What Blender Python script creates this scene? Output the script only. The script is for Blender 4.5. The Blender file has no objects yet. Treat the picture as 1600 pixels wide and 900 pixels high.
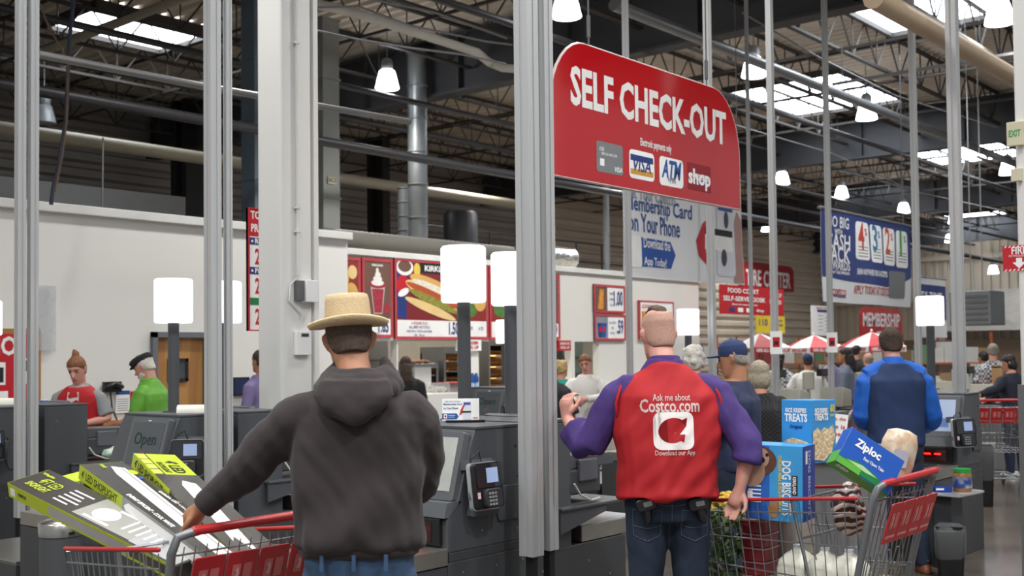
import bpy, bmesh, math, random
from mathutils import Vector as V, Matrix, Euler, noise
random.seed(7)
SC = bpy.context.scene
COL = SC.collection
# ---------------------------------------------------------------- camera
CAMZ = 1.62
TH = math.radians(40.2)          # heading of the lens from +X towards +Y
FPX = 1775.0
HF = V((math.cos(TH), math.sin(TH), 0)); HR = V((math.sin(TH), -math.cos(TH), 0))
pit = math.atan(55 / FPX); rol = math.radians(0.62)
_F = HF * math.cos(pit) + V((0, 0, 1)) * math.sin(pit)
_U = -HF * math.sin(pit) + V((0, 0, 1)) * math.cos(pit)
_R = HR.copy()
U_ = _U * math.cos(rol) + _R * math.sin(rol)
R_ = _R * math.cos(rol) - _U * math.sin(rol)
F_ = _F
O_ = V((0, 0, CAMZ))
cam = bpy.data.cameras.new('camera'); camo = bpy.data.objects.new('camera', cam); COL.objects.link(camo)
m = Matrix((R_, U_, -F_)).transposed().to_4x4(); m.translation = O_; camo.matrix_world = m
cam.sensor_width = 36; cam.lens = FPX / 1600 * 36; cam.shift_y = 51 / 1600
cam.clip_start = 0.05; cam.clip_end = 300
cam.dof.use_dof = True; cam.dof.focus_distance = 5.3; cam.dof.aperture_fstop = 4.0
SC.camera = camo
# ---------------------------------------------------------------- light and exposure
SC.view_settings.view_transform = 'Standard'; SC.view_settings.look = 'None'
SC.view_settings.gamma = 1; SC.view_settings.use_curve_mapping = False
SC.view_settings.exposure = -0.5
SKYLIGHT = 14.0
HALL_SPOT_W = 420.0
w = bpy.data.worlds.new('world'); SC.world = w; w.use_nodes = True
w.node_tree.nodes['Background'].inputs[0].default_value = (0.93, 0.96, 1.0, 1)
w.node_tree.nodes['Background'].inputs[1].default_value = 0.55  # weak even fill, added; enters where the hall is left open
# ---------------------------------------------------------------- pixel rays -> places in the hall
def ray(px, py):
    return F_ + R_ * ((px - 800) / FPX) + U_ * ((501 - py) / FPX)
def P(px, py, d):
    r = ray(px, py); return O_ + r * (d / r.dot(HF))
def PX(px, py, x):
    r = ray(px, py); return O_ + r * ((x - O_.x) / r.x)
def PY(px, py, y):
    r = ray(px, py); return O_ + r * ((y - O_.y) / r.y)
def PZ(px, py, z):
    r = ray(px, py); return O_ + r * ((z - O_.z) / r.z)
# ---------------------------------------------------------------- materials
def lin(c):
    if isinstance(c, str):
        c = tuple(int(c[i:i + 2], 16) / 255 for i in (0, 2, 4))
    return tuple((x / 12.92 if x <= .04045 else ((x + .055) / 1.055) ** 2.4) for x in c) + (1,)
MATS = {}
def mat(name, c, rough=.5, metal=0, var=None, bump=None, emit=0, alpha=1, trans=0, coat=0, sheen=0, spec=.5):
    if name in MATS: return MATS[name]
    m = bpy.data.materials.new(name); m.use_nodes = True; MATS[name] = m
    nt = m.node_tree; b = nt.nodes['Principled BSDF']; L = nt.links.new
    col = lin(c); b.inputs['Base Color'].default_value = col
    b.inputs['Roughness'].default_value = rough; b.inputs['Metallic'].default_value = metal
    b.inputs['Specular IOR Level'].default_value = spec
    if coat: b.inputs['Coat Weight'].default_value = coat; b.inputs['Coat Roughness'].default_value = .08
    if sheen: b.inputs['Sheen Weight'].default_value = sheen
    if alpha < 1: b.inputs['Alpha'].default_value = alpha
    if trans: b.inputs['Transmission Weight'].default_value = trans
    if emit:
        b.inputs['Emission Color'].default_value = col; b.inputs['Emission Strength'].default_value = emit
    tc = nt.nodes.new('ShaderNodeTexCoord')
    sc, am = var or (3.0, .06)
    if not emit:
        n = nt.nodes.new('ShaderNodeTexNoise'); n.inputs['Scale'].default_value = sc; n.inputs['Detail'].default_value = 4
        L(tc.outputs['Object'], n.inputs['Vector'])
        mr = nt.nodes.new('ShaderNodeMapRange'); mr.inputs[1].default_value = .3; mr.inputs[2].default_value = .7
        mr.inputs[3].default_value = 1 - am; mr.inputs[4].default_value = 1 + am; L(n.outputs['Fac'], mr.inputs[0])
        mx = nt.nodes.new('ShaderNodeMix'); mx.data_type = 'RGBA'; mx.blend_type = 'MULTIPLY'; mx.inputs[0].default_value = 1
        mx.inputs[6].default_value = col; L(mr.outputs[0], mx.inputs[7]); L(mx.outputs[2], b.inputs['Base Color'])
    if bump:
        n2 = nt.nodes.new('ShaderNodeTexNoise'); n2.inputs['Scale'].default_value = bump[0]; n2.inputs['Detail'].default_value = 3
        L(tc.outputs['Object'], n2.inputs['Vector'])
        bp = nt.nodes.new('ShaderNodeBump'); bp.inputs['Strength'].default_value = bump[1]; bp.inputs['Distance'].default_value = bump[2] if len(bump) > 2 else .01
        L(n2.outputs['Fac'], bp.inputs['Height']); L(bp.outputs[0], b.inputs['Normal'])
    return m
def mat2(name, c1, c2, rough=.5, metal=0, kind='wave', scale=10, axis='X', dist=0, bump=0, detail=2):
    """two-colour procedural pattern"""
    if name in MATS: return MATS[name]
    m = bpy.data.materials.new(name); m.use_nodes = True; MATS[name] = m
    nt = m.node_tree; b = nt.nodes['Principled BSDF']; L = nt.links.new
    b.inputs['Roughness'].default_value = rough; b.inputs['Metallic'].default_value = metal
    tc = nt.nodes.new('ShaderNodeTexCoord')
    if kind == 'wave':
        t = nt.nodes.new('ShaderNodeTexWave'); t.bands_direction = axis; t.inputs['Distortion'].default_value = dist
        t.inputs['Detail'].default_value = detail
    elif kind == 'checker':
        t = nt.nodes.new('ShaderNodeTexChecker')
    elif kind == 'voronoi':
        t = nt.nodes.new('ShaderNodeTexVoronoi')
    else:
        t = nt.nodes.new('ShaderNodeTexNoise'); t.inputs['Detail'].default_value = detail
    t.inputs['Scale'].default_value = scale
    L(tc.outputs['Object'], t.inputs['Vector'])
    out = t.outputs['Fac'] if 'Fac' in t.outputs else t.outputs[0]
    r = nt.nodes.new('ShaderNodeValToRGB'); r.color_ramp.elements[0].color = lin(c1); r.color_ramp.elements[1].color = lin(c2)
    r.color_ramp.elements[0].position = .4; r.color_ramp.elements[1].position = .6
    L(out, r.inputs[0]); L(r.outputs[0], b.inputs['Base Color'])
    if bump:
        bp = nt.nodes.new('ShaderNodeBump'); bp.inputs['Strength'].default_value = bump; bp.inputs['Distance'].default_value = .01
        L(out, bp.inputs['Height']); L(bp.outputs[0], b.inputs['Normal'])
    return m
# ---------------------------------------------------------------- mesh builder
def frame(o, right, up):
    r = V(right).normalized(); u = V(up); u = (u - r * u.dot(r)).normalized(); n = r.cross(u)
    m = Matrix((r, u, n)).transposed().to_4x4(); m.translation = V(o); return m
class B:
    def __init__(s): s.v = []; s.f = []; s.M = None
    def add(s, vs, fs):
        k = len(s.v)
        if s.M is not None: vs = [s.M @ V(p) for p in vs]
        s.v += [tuple(p) for p in vs]; s.f += [tuple(i + k for i in f) for f in fs]; return s
    def box(s, x0, x1, y0, y1, z0, z1):
        if x0 > x1: x0, x1 = x1, x0
        if y0 > y1: y0, y1 = y1, y0
        if z0 > z1: z0, z1 = z1, z0
        return s.add([(x0,y0,z0),(x1,y0,z0),(x1,y1,z0),(x0,y1,z0),(x0,y0,z1),(x1,y0,z1),(x1,y1,z1),(x0,y1,z1)],
                     [(0,3,2,1),(4,5,6,7),(0,1,5,4),(1,2,6,5),(2,3,7,6),(3,0,4,7)])
    def cbox(s, c, d):
        return s.box(c[0]-d[0]/2, c[0]+d[0]/2, c[1]-d[1]/2, c[1]+d[1]/2, c[2]-d[2]/2, c[2]+d[2]/2)
    def prism(s, pts, z0, z1, ax='z'):
        """2d outline (counterclockwise) pulled from z0 to z1 along ax"""
        n = len(pts)
        def c(p, z): return (p[0], p[1], z) if ax == 'z' else ((p[0], z, p[1]) if ax == 'y' else (z, p[0], p[1]))
        vs = [c(p, z0) for p in pts] + [c(p, z1) for p in pts]
        fs = [tuple(range(n))[::-1], tuple(range(n, 2*n))] + [(i, (i+1) % n, n+(i+1) % n, n+i) for i in range(n)]
        if ax == 'y': fs = [f[::-1] for f in fs]
        return s.add(vs, fs)
    def rings(s, rs, cap=True, close=False):
        n = len(rs[0]); vs = [p for r in rs for p in r]; fs = []
        m = len(rs)
        for i in range(m if close else m - 1):
            j = (i + 1) % m
            for k in range(n):
                fs.append((i*n+k, i*n+(k+1) % n, j*n+(k+1) % n, j*n+k))
        if cap and not close:
            fs.append(tuple(range(n))[::-1]); fs.append(tuple((m-1)*n + k for k in range(n)))
        return s.add(vs, fs)
    def tube(s, pts, r, n=8, cap=True, close=False, flat=None):
        pts = [V(p) for p in pts]; m = len(pts)
        if not hasattr(r, '__len__'): r = [r] * m
        up = None; rs = []
        for i, p in enumerate(pts):
            if close: t = (pts[(i+1) % m] - pts[i-1])
            else: t = (pts[min(i+1, m-1)] - pts[max(i-1, 0)])
            t = t.normalized() if t.length > 1e-9 else V((0, 0, 1))
            if up is None:
                up = V((0, 0, 1)) if abs(t.z) < .9 else V((0, 1, 0))
            a = t.cross(up)
            if a.length < 1e-6: a = t.cross(V((1, 0, 0)))
            a.normalize(); b = a.cross(t).normalized(); up = b
            fl = flat if flat else 1
            rs.append([p + a * math.cos(2*math.pi*k/n) * r[i] + b * math.sin(2*math.pi*k/n) * r[i] * fl for k in range(n)])
        return s.rings(rs, cap, close)
    def rtube(s, pts, r, n=8):
        """tube with rounded ends"""
        pts = [V(p) for p in pts]
        if not hasattr(r, '__len__'): r = [r] * len(pts)
        a = (pts[0] - pts[1]).normalized(); b = (pts[-1] - pts[-2]).normalized()
        P_ = [pts[0] + a * r[0] * .95, pts[0] + a * r[0] * .6] + pts + [pts[-1] + b * r[-1] * .6, pts[-1] + b * r[-1] * .95]
        return s.tube(P_, [r[0] * .3, r[0] * .8] + list(r) + [r[-1] * .8, r[-1] * .3], n)
    def lathe(s, prof, n=16, c=(0, 0, 0), cap=True):
        return s.rings([[(c[0] + q[0]*math.cos(2*math.pi*k/n), c[1] + q[0]*math.sin(2*math.pi*k/n), c[2] + q[1]) for k in range(n)] for q in prof], cap)
    def ell(s, c, r, n=12, m=8):
        if not hasattr(r, '__len__'): r = (r, r, r)
        rs = []
        for i in range(m + 1):
            a = -math.pi/2 + math.pi * (i if 0 < i < m else (.15 if i == 0 else m - .15)) / m
            rs.append([(c[0] + r[0]*math.cos(a)*math.cos(2*math.pi*k/n), c[1] + r[1]*math.cos(a)*math.sin(2*math.pi*k/n), c[2] + r[2]*math.sin(a)) for k in range(n)])
        return s.rings(rs)
    def mesh(s, name):
        me = bpy.data.meshes.new(name); me.from_pydata(s.v, [], s.f); me.update(); return me
def setp(o, label=None, cat=None, group=None, kind=None):
    if label: o['label'] = label
    if cat: o['category'] = cat
    if group: o['group'] = group
    if kind: o['kind'] = kind
    return o
def obj(name, b, m=None, parent=None, smooth=False, bev=0, M=None, label=None, kind=None, loc=None):
    me = b.mesh(name) if isinstance(b, B) else b
    o = bpy.data.objects.new(name, me); COL.objects.link(o)
    if m and not me.materials: me.materials.append(m)
    if parent: o.parent = parent
    if M is not None: o.matrix_basis = M
    if loc is not None: o.location = loc
    if smooth:
        me.polygons.foreach_set('use_smooth', [True] * len(me.polygons))
        if smooth != 'all':
            try: me.set_sharp_from_angle(angle=math.radians(50))
            except Exception: pass
    if bev:
        md = o.modifiers.new('bevel', 'BEVEL'); md.width = bev; md.segments = 2; md.limit_method = 'ANGLE'; md.angle_limit = math.radians(40)
    setp(o, label=label, kind=kind)
    return o
def thing(name, label, cat, loc=(0, 0, 0), rz=0, group=None, M=None):
    o = bpy.data.objects.new(name, None); COL.objects.link(o); o.empty_display_size = .1
    if M is not None: o.matrix_basis = M
    else: o.location = loc; o.rotation_euler = (0, 0, rz)
    return setp(o, label, cat, group)
def struct(name, b, m, **k):
    o = obj(name, b, m, **k); o['kind'] = 'structure'; return o
def dup(o, parent=None, M=None, label=None, group=None, loc=None, rz=None):
    c = o.copy(); COL.objects.link(c)
    if parent: c.parent = parent
    if M is not None: c.matrix_basis = M
    if loc is not None: c.location = loc
    if rz is not None: c.rotation_euler = (0, 0, rz)
    if label: c['label'] = label
    if group: c['group'] = group
    for ch in list(o.children):
        dup(ch, c)
    return c
# ---- flat print on a face: parent-local frame Fm has x right, y up, z out
def decal(name, pts, m, parent, Fm, dz=.001, t=.0006, label=None, kind=None):
    return obj(name, B().prism(pts, dz, dz + t), m, parent, M=Fm, label=label, kind=kind)
def rect(x0, y0, x1, y1): return [(x0, y0), (x1, y0), (x1, y1), (x0, y1)]
def rrect(x0, y0, x1, y1, r, n=4):
    o = []
    for cx, cy, a in ((x1-r, y0+r, -90), (x1-r, y1-r, 0), (x0+r, y1-r, 90), (x0+r, y0+r, 180)):
        for k in range(n+1):
            t = math.radians(a + 90*k/n); o.append((cx + r*math.cos(t), cy + r*math.sin(t)))
    return o
def oval(cx, cy, rx, ry, n=20, rot=0):
    o = []
    for k in range(n):
        a = 2*math.pi*k/n; x, y = rx*math.cos(a), ry*math.sin(a)
        o.append((cx + x*math.cos(rot) - y*math.sin(rot), cy + x*math.sin(rot) + y*math.cos(rot)))
    return o
TXT = []
def text(s, size, m, parent, Fm, x=0, y=0, sx=1, bold=0, align='CENTER', dz=.0022, name='lettering', shear=0, rot=0, res=2, sp=1):
    """solid lettering as a mesh; cap height = size"""
    cu = bpy.data.curves.new(name, 'FONT'); cu.body = s; cu.size = size / .69; cu.align_x = align; cu.align_y = 'CENTER'
    cu.offset = bold * size; cu.extrude = .0003; cu.resolution_u = res; cu.shear = shear; cu.space_character = sp
    o = bpy.data.objects.new('t', cu); COL.objects.link(o)
    me = bpy.data.meshes.new_from_object(o); me.name = name
    bpy.data.objects.remove(o); bpy.data.curves.remove(cu)
    me.materials.clear(); me.materials.append(m)
    M = Fm @ Matrix.Translation((x, y, dz)) @ Matrix.Rotation(rot, 4, 'Z') @ Matrix.Diagonal((sx, 1, 1, 1))
    q = bpy.data.objects.new(name, me); COL.objects.link(q); q.parent = parent; q.matrix_basis = M
    return q
ID4 = Matrix.Identity(4)
def faceM(o, r, u): return frame(o, r, u)
def remesh(b, vox, smooth=2, wr=None, fac=.5):
    me = b.mesh('tmp'); o = bpy.data.objects.new('tmp', me); COL.objects.link(o)
    md = o.modifiers.new('r', 'REMESH'); md.mode = 'VOXEL'; md.voxel_size = vox; md.use_smooth_shade = True
    if smooth:
        ms = o.modifiers.new('s', 'SMOOTH'); ms.iterations = smooth; ms.factor = fac
    dg = bpy.context.evaluated_depsgraph_get(); dg.update()
    nm = bpy.data.meshes.new_from_object(o.evaluated_get(dg)); bpy.data.objects.remove(o); bpy.data.meshes.remove(me)
    if wr:
        amp, fx, fz, seed = wr
        nor = [v.normal.copy() for v in nm.vertices]
        for v, n in zip(nm.vertices, nor):
            c = v.co
            t = noise.noise(V((c.x*fx, c.y*fx, c.z*fz + seed + c.x*2))) + .6*noise.noise(V((c.x*fx*2.1 + c.z*3, c.y*fx*2.1, c.z*fz*1.7 + seed)))
            v.co = c + n * (amp * t)
    return nm
# ================================================================= colours
WHITE = mat('painted_wall', 'e3e2de', .7, var=(.4, .03))
PAPER = mat('white_print', 'f1f1ef', .5)
REDP = mat('red_print', 'c0212e', .35)
BLUEP = mat('blue_print', '27539b', .4)
NAVYP = mat('navy_print', '24397a', .4)
BLACKP = mat('black_print', '1c1c1e', .5)
GREYP = mat('grey_print', '7b7d80', .4)
CREAM = mat('cream_paint', 'b9ac96', .6, var=(2, .08))
STEELD = mat('dark_primed_steel', '38332f', .65, var=(2, .12))
STEELM = mat('grey_steel', '6f7072', .45, .5)
GALV = mat('galvanised_sheet', '8b8f90', .42, .7, var=(1.5, .15), bump=(2, .25, .05))
ALU = mat('aluminium_extrusion', 'bcbdbe', .36, .3, var=(.7, .03))
DECK = mat('roof_deck_paint', 'c4b8a8', .8, var=(.8, .08))
ZR = 8.3; ZJ = 7.42; ZG = 7.0
# ================================================================= setting
def floor_mat():
    m = mat('polished_concrete', '625a52', .2, var=(.7, .14), spec=.5)
    nt = m.node_tree; L = nt.links.new; b = nt.nodes['Principled BSDF']
    tc = nt.nodes['Texture Coordinate']
    n = nt.nodes.new('ShaderNodeTexNoise'); n.inputs['Scale'].default_value = 1.3; n.inputs['Detail'].default_value = 6
    L(tc.outputs['Object'], n.inputs['Vector'])
    r = nt.nodes.new('ShaderNodeMapRange'); r.inputs[3].default_value = .07; r.inputs[4].default_value = .26
    L(n.outputs['Fac'], r.inputs[0]); L(r.outputs[0], b.inputs['Roughness'])
    return m
struct('floor', B().box(-4, 72, -8, 30, -.2, 0), floor_mat())
# control joints sawn in the slab
ceil = struct('ceiling', (lambda b: b)(B()), DECK) if False else None
b = B(); x = -4.0; prof = []
while x < 62:
    prof += [(x, ZR), (x+.1, ZR), (x+.14, ZR+.07), (x+.24, ZR+.07), (x+.28, ZR)]; x += .3
vs = []; fs = []
for (px_, pz_) in prof: vs += [(px_, -8, pz_), (px_, 30, pz_)]
for i in range(len(prof)-1): fs.append((2*i, 2*i+1, 2*i+3, 2*i+2))
b.add(vs, fs); b.box(-4, 62, -8, 30, ZR+.12, ZR+.2)
ceil = struct('ceiling', b, DECK)
# open-web joists: one mesh shared by every joist of the roof
def joist_mesh(L, h=.84, n=11):
    b = B(); w = .035
    for dy in (-.03, .03):
        b.box(0, L, dy-.018, dy+.018, h-.05, h); b.box(0, L, dy-.018, dy+.018, 0, .05)
    s = L / n
    for i in range(n):
        a = i*s
        b.tube([(a, 0, h-.03), (a+s/2, 0, .03)], .02, 4); b.tube([(a+s/2, 0, .03), (a+s, 0, h-.03)], .02, 4)
        b.tube([(a+s/2, 0, .03), (a+s/2, 0, h-.03)], .016, 4)
    return b
jm = joist_mesh(13.2)
j0 = obj('roof_joist', jm, STEELD, ceil)
j0.location = (3.7, 0, ZJ)
girx = [3.6, 17.0, 30.4, 43.8, 57.2]
first = True
for gi in range(4):
    y = -5.2
    while y < 27:
        if first: j0.location = (girx[gi]+.1, y, ZJ); first = False
        else:
            c = j0.copy(); COL.objects.link(c); c.location = (girx[gi]+.1, y, ZJ)
        y += 2.05
GIRD = mat('girder_paint', '3b3c3f', .6, var=(.6, .12))
for gx in girx:
    b = B(); b.box(gx-.02, gx+.02, -6, 28, ZG+.04, ZR-.1)
    b.box(gx-.18, gx+.18, -6, 28, ZG, ZG+.05); b.box(gx-.18, gx+.18, -6, 28, ZR-.14, ZR-.09)
    for k in range(12): b.box(gx-.15, gx+.15, -4+k*2.8, -3.98+k*2.8, ZG+.04, ZR-.12)
    obj('roof_girder', b, GIRD, ceil)
# bridging rods across the joists
for gi in range(4):
    for q in (.26, .5, .76):
        gx = girx[gi] + 13.4*q
        b = B(); b.box(gx-.025, gx+.025, -5.2, 27, ZJ-.06, ZJ-.01); b.box(gx-.025, gx+.025, -5.2, 27, ZJ+.78, ZJ+.83)
        obj('bridging_rod', b, STEELD, ceil)
# skylights
SKY = mat('skylight_lens', 'eef6ff', .6, emit=SKYLIGHT)
def skylight(px, py, lx, ly):
    c = PZ(px, py, ZR-.04)
    f = B()
    for (a, b_, c_, d_) in ((-lx, lx, -ly-.07, -ly), (-lx, lx, ly, ly+.07), (-lx-.07, -lx, -ly-.07, ly+.07), (lx, lx+.07, -ly-.07, ly+.07)):
        f.box(a, b_, c_, d_, -.12, .05)
    o = obj('skylight', f, STEELD, ceil); o.location = c
    obj('skylight_pane', B().box(-lx, lx, -ly, ly, -.02, .0), SKY, o)
for s in ((205, 42, 1.25, .95), (1275, 146, 2.0, 1.5), (1508, 236, 2.2, 1.5), (1388, 298, 2.4, 1.5), (1540, 339, 3, 1.5), (1440, 2, 1.6, 1.2), (1245, 372, 2.4, 1.5)):
    skylight(*s)
skylight_hidden = []
for (cx, cy) in ((1.0, 1.2), (0.5, -4.0), (8.0, -1.5)):
    o = obj('skylight', B().box(-1.5, 1.5, -.8, .8, -.06, 0), SKY, ceil); o.location = (cx, cy, ZR-.04)
# ---- walls
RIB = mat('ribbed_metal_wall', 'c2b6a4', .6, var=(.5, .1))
RIB_SHADED = mat('shaded_metal_wall', '98918a', .55, .2, var=(.5, .12))  # ribbed wall metal with the dimmer light at left put into its colour
def ribbed_y(x0, x1, y, z0, z1, pitch=.42, dep=.12):
    b = B(); prof = []; z = z0
    while z < z1:
        prof += [(0, z), (0, z+pitch*.45), (dep, z+pitch*.6), (dep, z+pitch*.85)]; z += pitch
    vs = []; fs = []
    for d, z in prof: vs += [(x0, y-dep+d, z), (x1, y-dep+d, z)]
    for i in range(len(prof)-1): fs.append((2*i, 2*i+1, 2*i+3, 2*i+2))
    b.add(vs, fs); b.box(x0, x1, y+.02, y+.2, z0, z1); return b
struct('wall_back', ribbed_y(-4, 34, 27, 0, ZR), RIB_SHADED)
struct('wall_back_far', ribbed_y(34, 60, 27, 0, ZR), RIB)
b = B(); y = -8.0
while y < 27:
    b.box(57.9, 58.0, y, y+.2, 0, ZR); y += .42
b.box(58, 58.2, -8, 27, 0, ZR)
b.box(57.75, 57.9, -8, 27, 4.1, 4.4); b.box(57.75, 57.9, -8, 27, 6.2, 6.45)
struct('wall_far', b, RIB)
b = B().box(57.6, 57.9, -8, 27, 0, 2.2)
struct('wainscot_far', b, mat('split_block', '6f5f50', .9, bump=(8, .6)))
# office partition with its cap, and the door
XE = PY(543, 400, 12.7).x
D0, D1 = PY(235, 540, 12.7).x, PY(325, 540, 12.7).x
DZ = PY(280, 519, 12.7).z
b = B(); b.box(-4, D0, 12.7, 12.9, 0, 3.36); b.box(D0, D1, 12.7, 12.9, DZ, 3.36); b.box(D1, XE, 12.7, 12.9, 0, 3.36)
wl = struct('wall_left', b, WHITE)
struct('trim_1', B().box(-4, XE+.04, 12.62, 12.94, 3.36, 3.47), mat('cap_trim', 'd9d9d6', .6), bev=.01)
fr = B(); fr.box(D0, D0+.07, 12.64, 12.92, 0, DZ); fr.box(D1-.07, D1, 12.64, 12.92, 0, DZ); fr.box(D0, D1, 12.64, 12.92, DZ-.07, DZ)
FRM = mat('door_frame_paint', '6b7178', .5)
WOOD = mat2('oak_veneer', 'ab7a48', 'b98850', .45, kind='wave', scale=1.2, axis='X', dist=3, detail=3)
dr = obj('door_1', B().box(D0+.07, D1-.07, 12.72, 12.77, .01, DZ-.07), WOOD, kind='structure')
obj('door_frame', fr, FRM, dr)
wx0, wx1, wz0, wz1 = PY(263, 560, 12.7).x, PY(294, 560, 12.7).x, PY(280, 596, 12.7).z, PY(280, 560, 12.7).z
g = B()
for q in ((wx0, wx1, wz0, wz0+.04), (wx0, wx1, wz1-.04, wz1), (wx0, wx0+.04, wz0, wz1), (wx1-.04, wx1, wz0, wz1)): g.box(q[0], q[1], 12.69, 12.74, q[2], q[3])
obj('door_window_frame', g, BLACKP, dr)
obj('door_pane', B().box(wx0+.04, wx1-.04, 12.7, 12.72, wz0+.04, wz1-.04), mat('dark_glass', '3c434a', .08, spec=.8), dr)
obj('door_handle', B().tube([(D1-.16, 12.72, .98), (D1-.16, 12.66, .98), (D1-.3, 12.66, .98)], .012, 6), STEELM, dr)
# chair-rail and notice board at the far left of the partition
nb = thing('notice_board', 'red NO sign in an oak frame on the white partition at the left edge', 'sign', M=frame((0, 12.68, 0), (1, 0, 0), (0, 0, 1)))
n0, n1 = PY(-60, 560, 12.7), PY(61, 514, 12.7)
zb = PY(30, 644, 12.7).z
obj('oak_frame', B().box(n0.x, n1.x, zb-.1, n1.z, 0, .03), mat('oak_trim', 'a8763f', .5), nb, bev=.004)
decal('red_sheet', rect(n0.x+.04, zb-.04, n1.x-.06, n1.z-.06), REDP, nb, ID4, dz=.031)
def pn(px, py): q = PY(px, py, 12.64); return q.x, q.z
def psheet(nm, a_, b_, m_, z_=.033): x0_, y0_ = pn(*a_); x1_, y1_ = pn(*b_); decal(nm, rect(x0_, y0_, x1_, y1_), m_, nb, ID4, dz=z_)
qx, qz = pn(2, 542)
text('NO', .2, PAPER, nb, ID4, x=qx, y=qz, bold=.04, sx=.8, dz=.034)
psheet('notice_sheet', (-14, 602), (9, 566), PAPER); psheet('notice_photo', (-10, 598), (6, 574), BLACKP, .035); psheet('notice_sheet', (-20, 640), (13, 611), PAPER)
psheet('notice_sheet', (30, 600), (50, 560), PAPER); psheet('notice_photo', (34, 580), (47, 563), BLACKP, .035)
# clear acrylic holder on the partition
c = PY(68, 497, 12.68)
t = obj('leaflet_holder', B().box(-.13, .13, -.04, 0, -.38, .38), mat('clear_acrylic', 'cfd3d8', .15, alpha=.35), bev=.004, loc=c)
setp(t, 'empty clear acrylic leaflet holder mounted on the white partition beside the post', 'holder')
# wooden rail behind the cashiers
struct('trim_2', B().box(PY(120, 600, 12.7).x, D0-.02, 12.6, 12.7, PY(200, 678, 12.7).z, PY(200, 655, 12.7).z), mat('oak_trim', 'a8763f', .5))
# ---- big square white columns
def column(name, x, y, s, extra=None):
    b = B(); h = s/2
    b.prism(rrect(x-h, y-h, x+h, y+h, .03, 3), 0, ZR)
    o = struct(name, b, mat('column_paint', 'dcdcd9', .5, var=(1, .03)), smooth=True); return o
cA = PY(446, 500, 7.17)
CXA, CYA = cA.x, 7.17
col1 = column('building_column', CXA, CYA, .31)
obj('column_plate', B().box(CXA+.155, CXA+.2, CYA-.17, CYA+.17, 0, ZR), mat('column_paint', 'dcdcd9', .5), col1)
cB = P(1646, 500, 8.0)
col2 = column('building_column', cB.x, cB.y, .36)
gd = struct('column_guard', B().box(cB.x-.195, cB.x+.195, cB.y-.195, cB.y+.195, 0, 1.38), mat2('diamond_mesh', '8f9091', '77787a', .4, .6, kind='checker', scale=110))
gd.parent = col2
# devices on the first column's face towards -y
yf = CYA-.155
def on_col(px, py): return PY(px, py, yf)
cd = B(); a = on_col(461, 40); e = on_col(463, 440)
cd.tube([(a.x, yf-.02, ZR-.1), (a.x, yf-.02, on_col(462, 430).z)], .012, 6)
t = obj('conduit', cd, mat('white_conduit', 'd5d5d2', .5), smooth=True); setp(t, 'white vertical conduit clipped to the near white column', 'conduit')
for q in (68, 325, 362): obj('clip', B().cbox((a.x, yf-.02, on_col(462, q).z), (.05, .03, .015)), mat('white_conduit', 'd5d5d2', .5), t)
p0, p1 = on_col(470, 438), on_col(489, 473)
t = thing('junction_box', 'white junction box with open grey knockout box on the near column', 'box')
obj('housing', B().box(p0.x, p1.x, yf-.07, yf, p1.z, p0.z), mat('box_white', 'e4e4e4', .4), t, bev=.004)
obj('knockout_box', B().box(p0.x-.07, p0.x-.004, yf-.05, yf, p1.z+.01, p0.z-.005), STEELM, t, bev=.003)
t = thing('thermostat', 'white wall thermostat with small display on the near column', 'thermostat')
p0, p1 = on_col(458, 517), on_col(482, 555)
obj('housing', B().box(p0.x, p1.x, yf-.04, yf, p1.z, p0.z), mat('box_white', 'e4e4e4', .4), t, bev=.006)
obj('display', B().box(p0.x+.05, p1.x-.03, yf-.043, yf-.04, p0.z-.045, p0.z-.02), mat('lcd', '2c3a2c', .3), t)
cw = [on_col(466, 430), on_col(452, 445), on_col(450, 470), on_col(470, 492), on_col(466, 518)]
t = obj('cable', B().tube([(p.x, yf-.015, p.z) for p in cw], .006, 5), mat('white_conduit', 'd5d5d2', .5), smooth=True); setp(t, 'thin white cable looping from junction box down to the thermostat', 'cable')
# EXIT sign, emergency light and fire sign on the right column (face towards -x)
xf = cB.x - .18
def on_c2(px, py): return PX(px, py, xf)
def sideM(p): return frame(p, (0, -1, 0), (0, 0, 1))
t = thing('exit_sign', 'small green on white exit sign high on the right column', 'sign', M=sideM(PX(1588, 210, xf)))
obj('housing', B().box(-.055, .055, -.085, .085, 0, .04), mat('aged_plastic', 'cfc8ae', .5), t, bev=.004)
text('EXIT', .045, mat('exit_green', '2f7d44', .4, emit=.6), t, ID4, bold=.03, sx=.6, dz=.042)
t = thing('emergency_light', 'beige emergency lamp box below the exit sign on right column', 'lamp', M=sideM(PX(1590, 274, xf)))
obj('housing', B().box(-.035, .035, -.045, .045, 0, .04), mat('aged_plastic', 'cfc8ae', .5), t, bev=.004)
t = thing('fire_sign', 'red fire extinguisher sign with arrow wrapped on the right column', 'sign', M=sideM(PX(1593, 403, xf)))
obj('plate', B().box(-.11, .13, -.09, .09, 0, .01), REDP, t)
text('FIRE', .05, PAPER, t, ID4, y=.05, bold=.03, sx=.8, dz=.012)
text('EXTINGUISHER', .014, PAPER, t, ID4, y=.015, dz=.012)
decal('arrow', [(-.02, .0), (-.02, -.03), (-.045, -.03), (0, -.075), (.045, -.03), (.02, -.03), (.02, 0)], PAPER, t, ID4, dz=.011)
for k in range(8):
    for yy in (.075, -.09): decal('stripe', [(-.1+.028*k, yy), (-.09+.028*k, yy), (-.08+.028*k, yy+.013), (-.09+.028*k, yy+.013)], PAPER, t, ID4, dz=.011)
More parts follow.
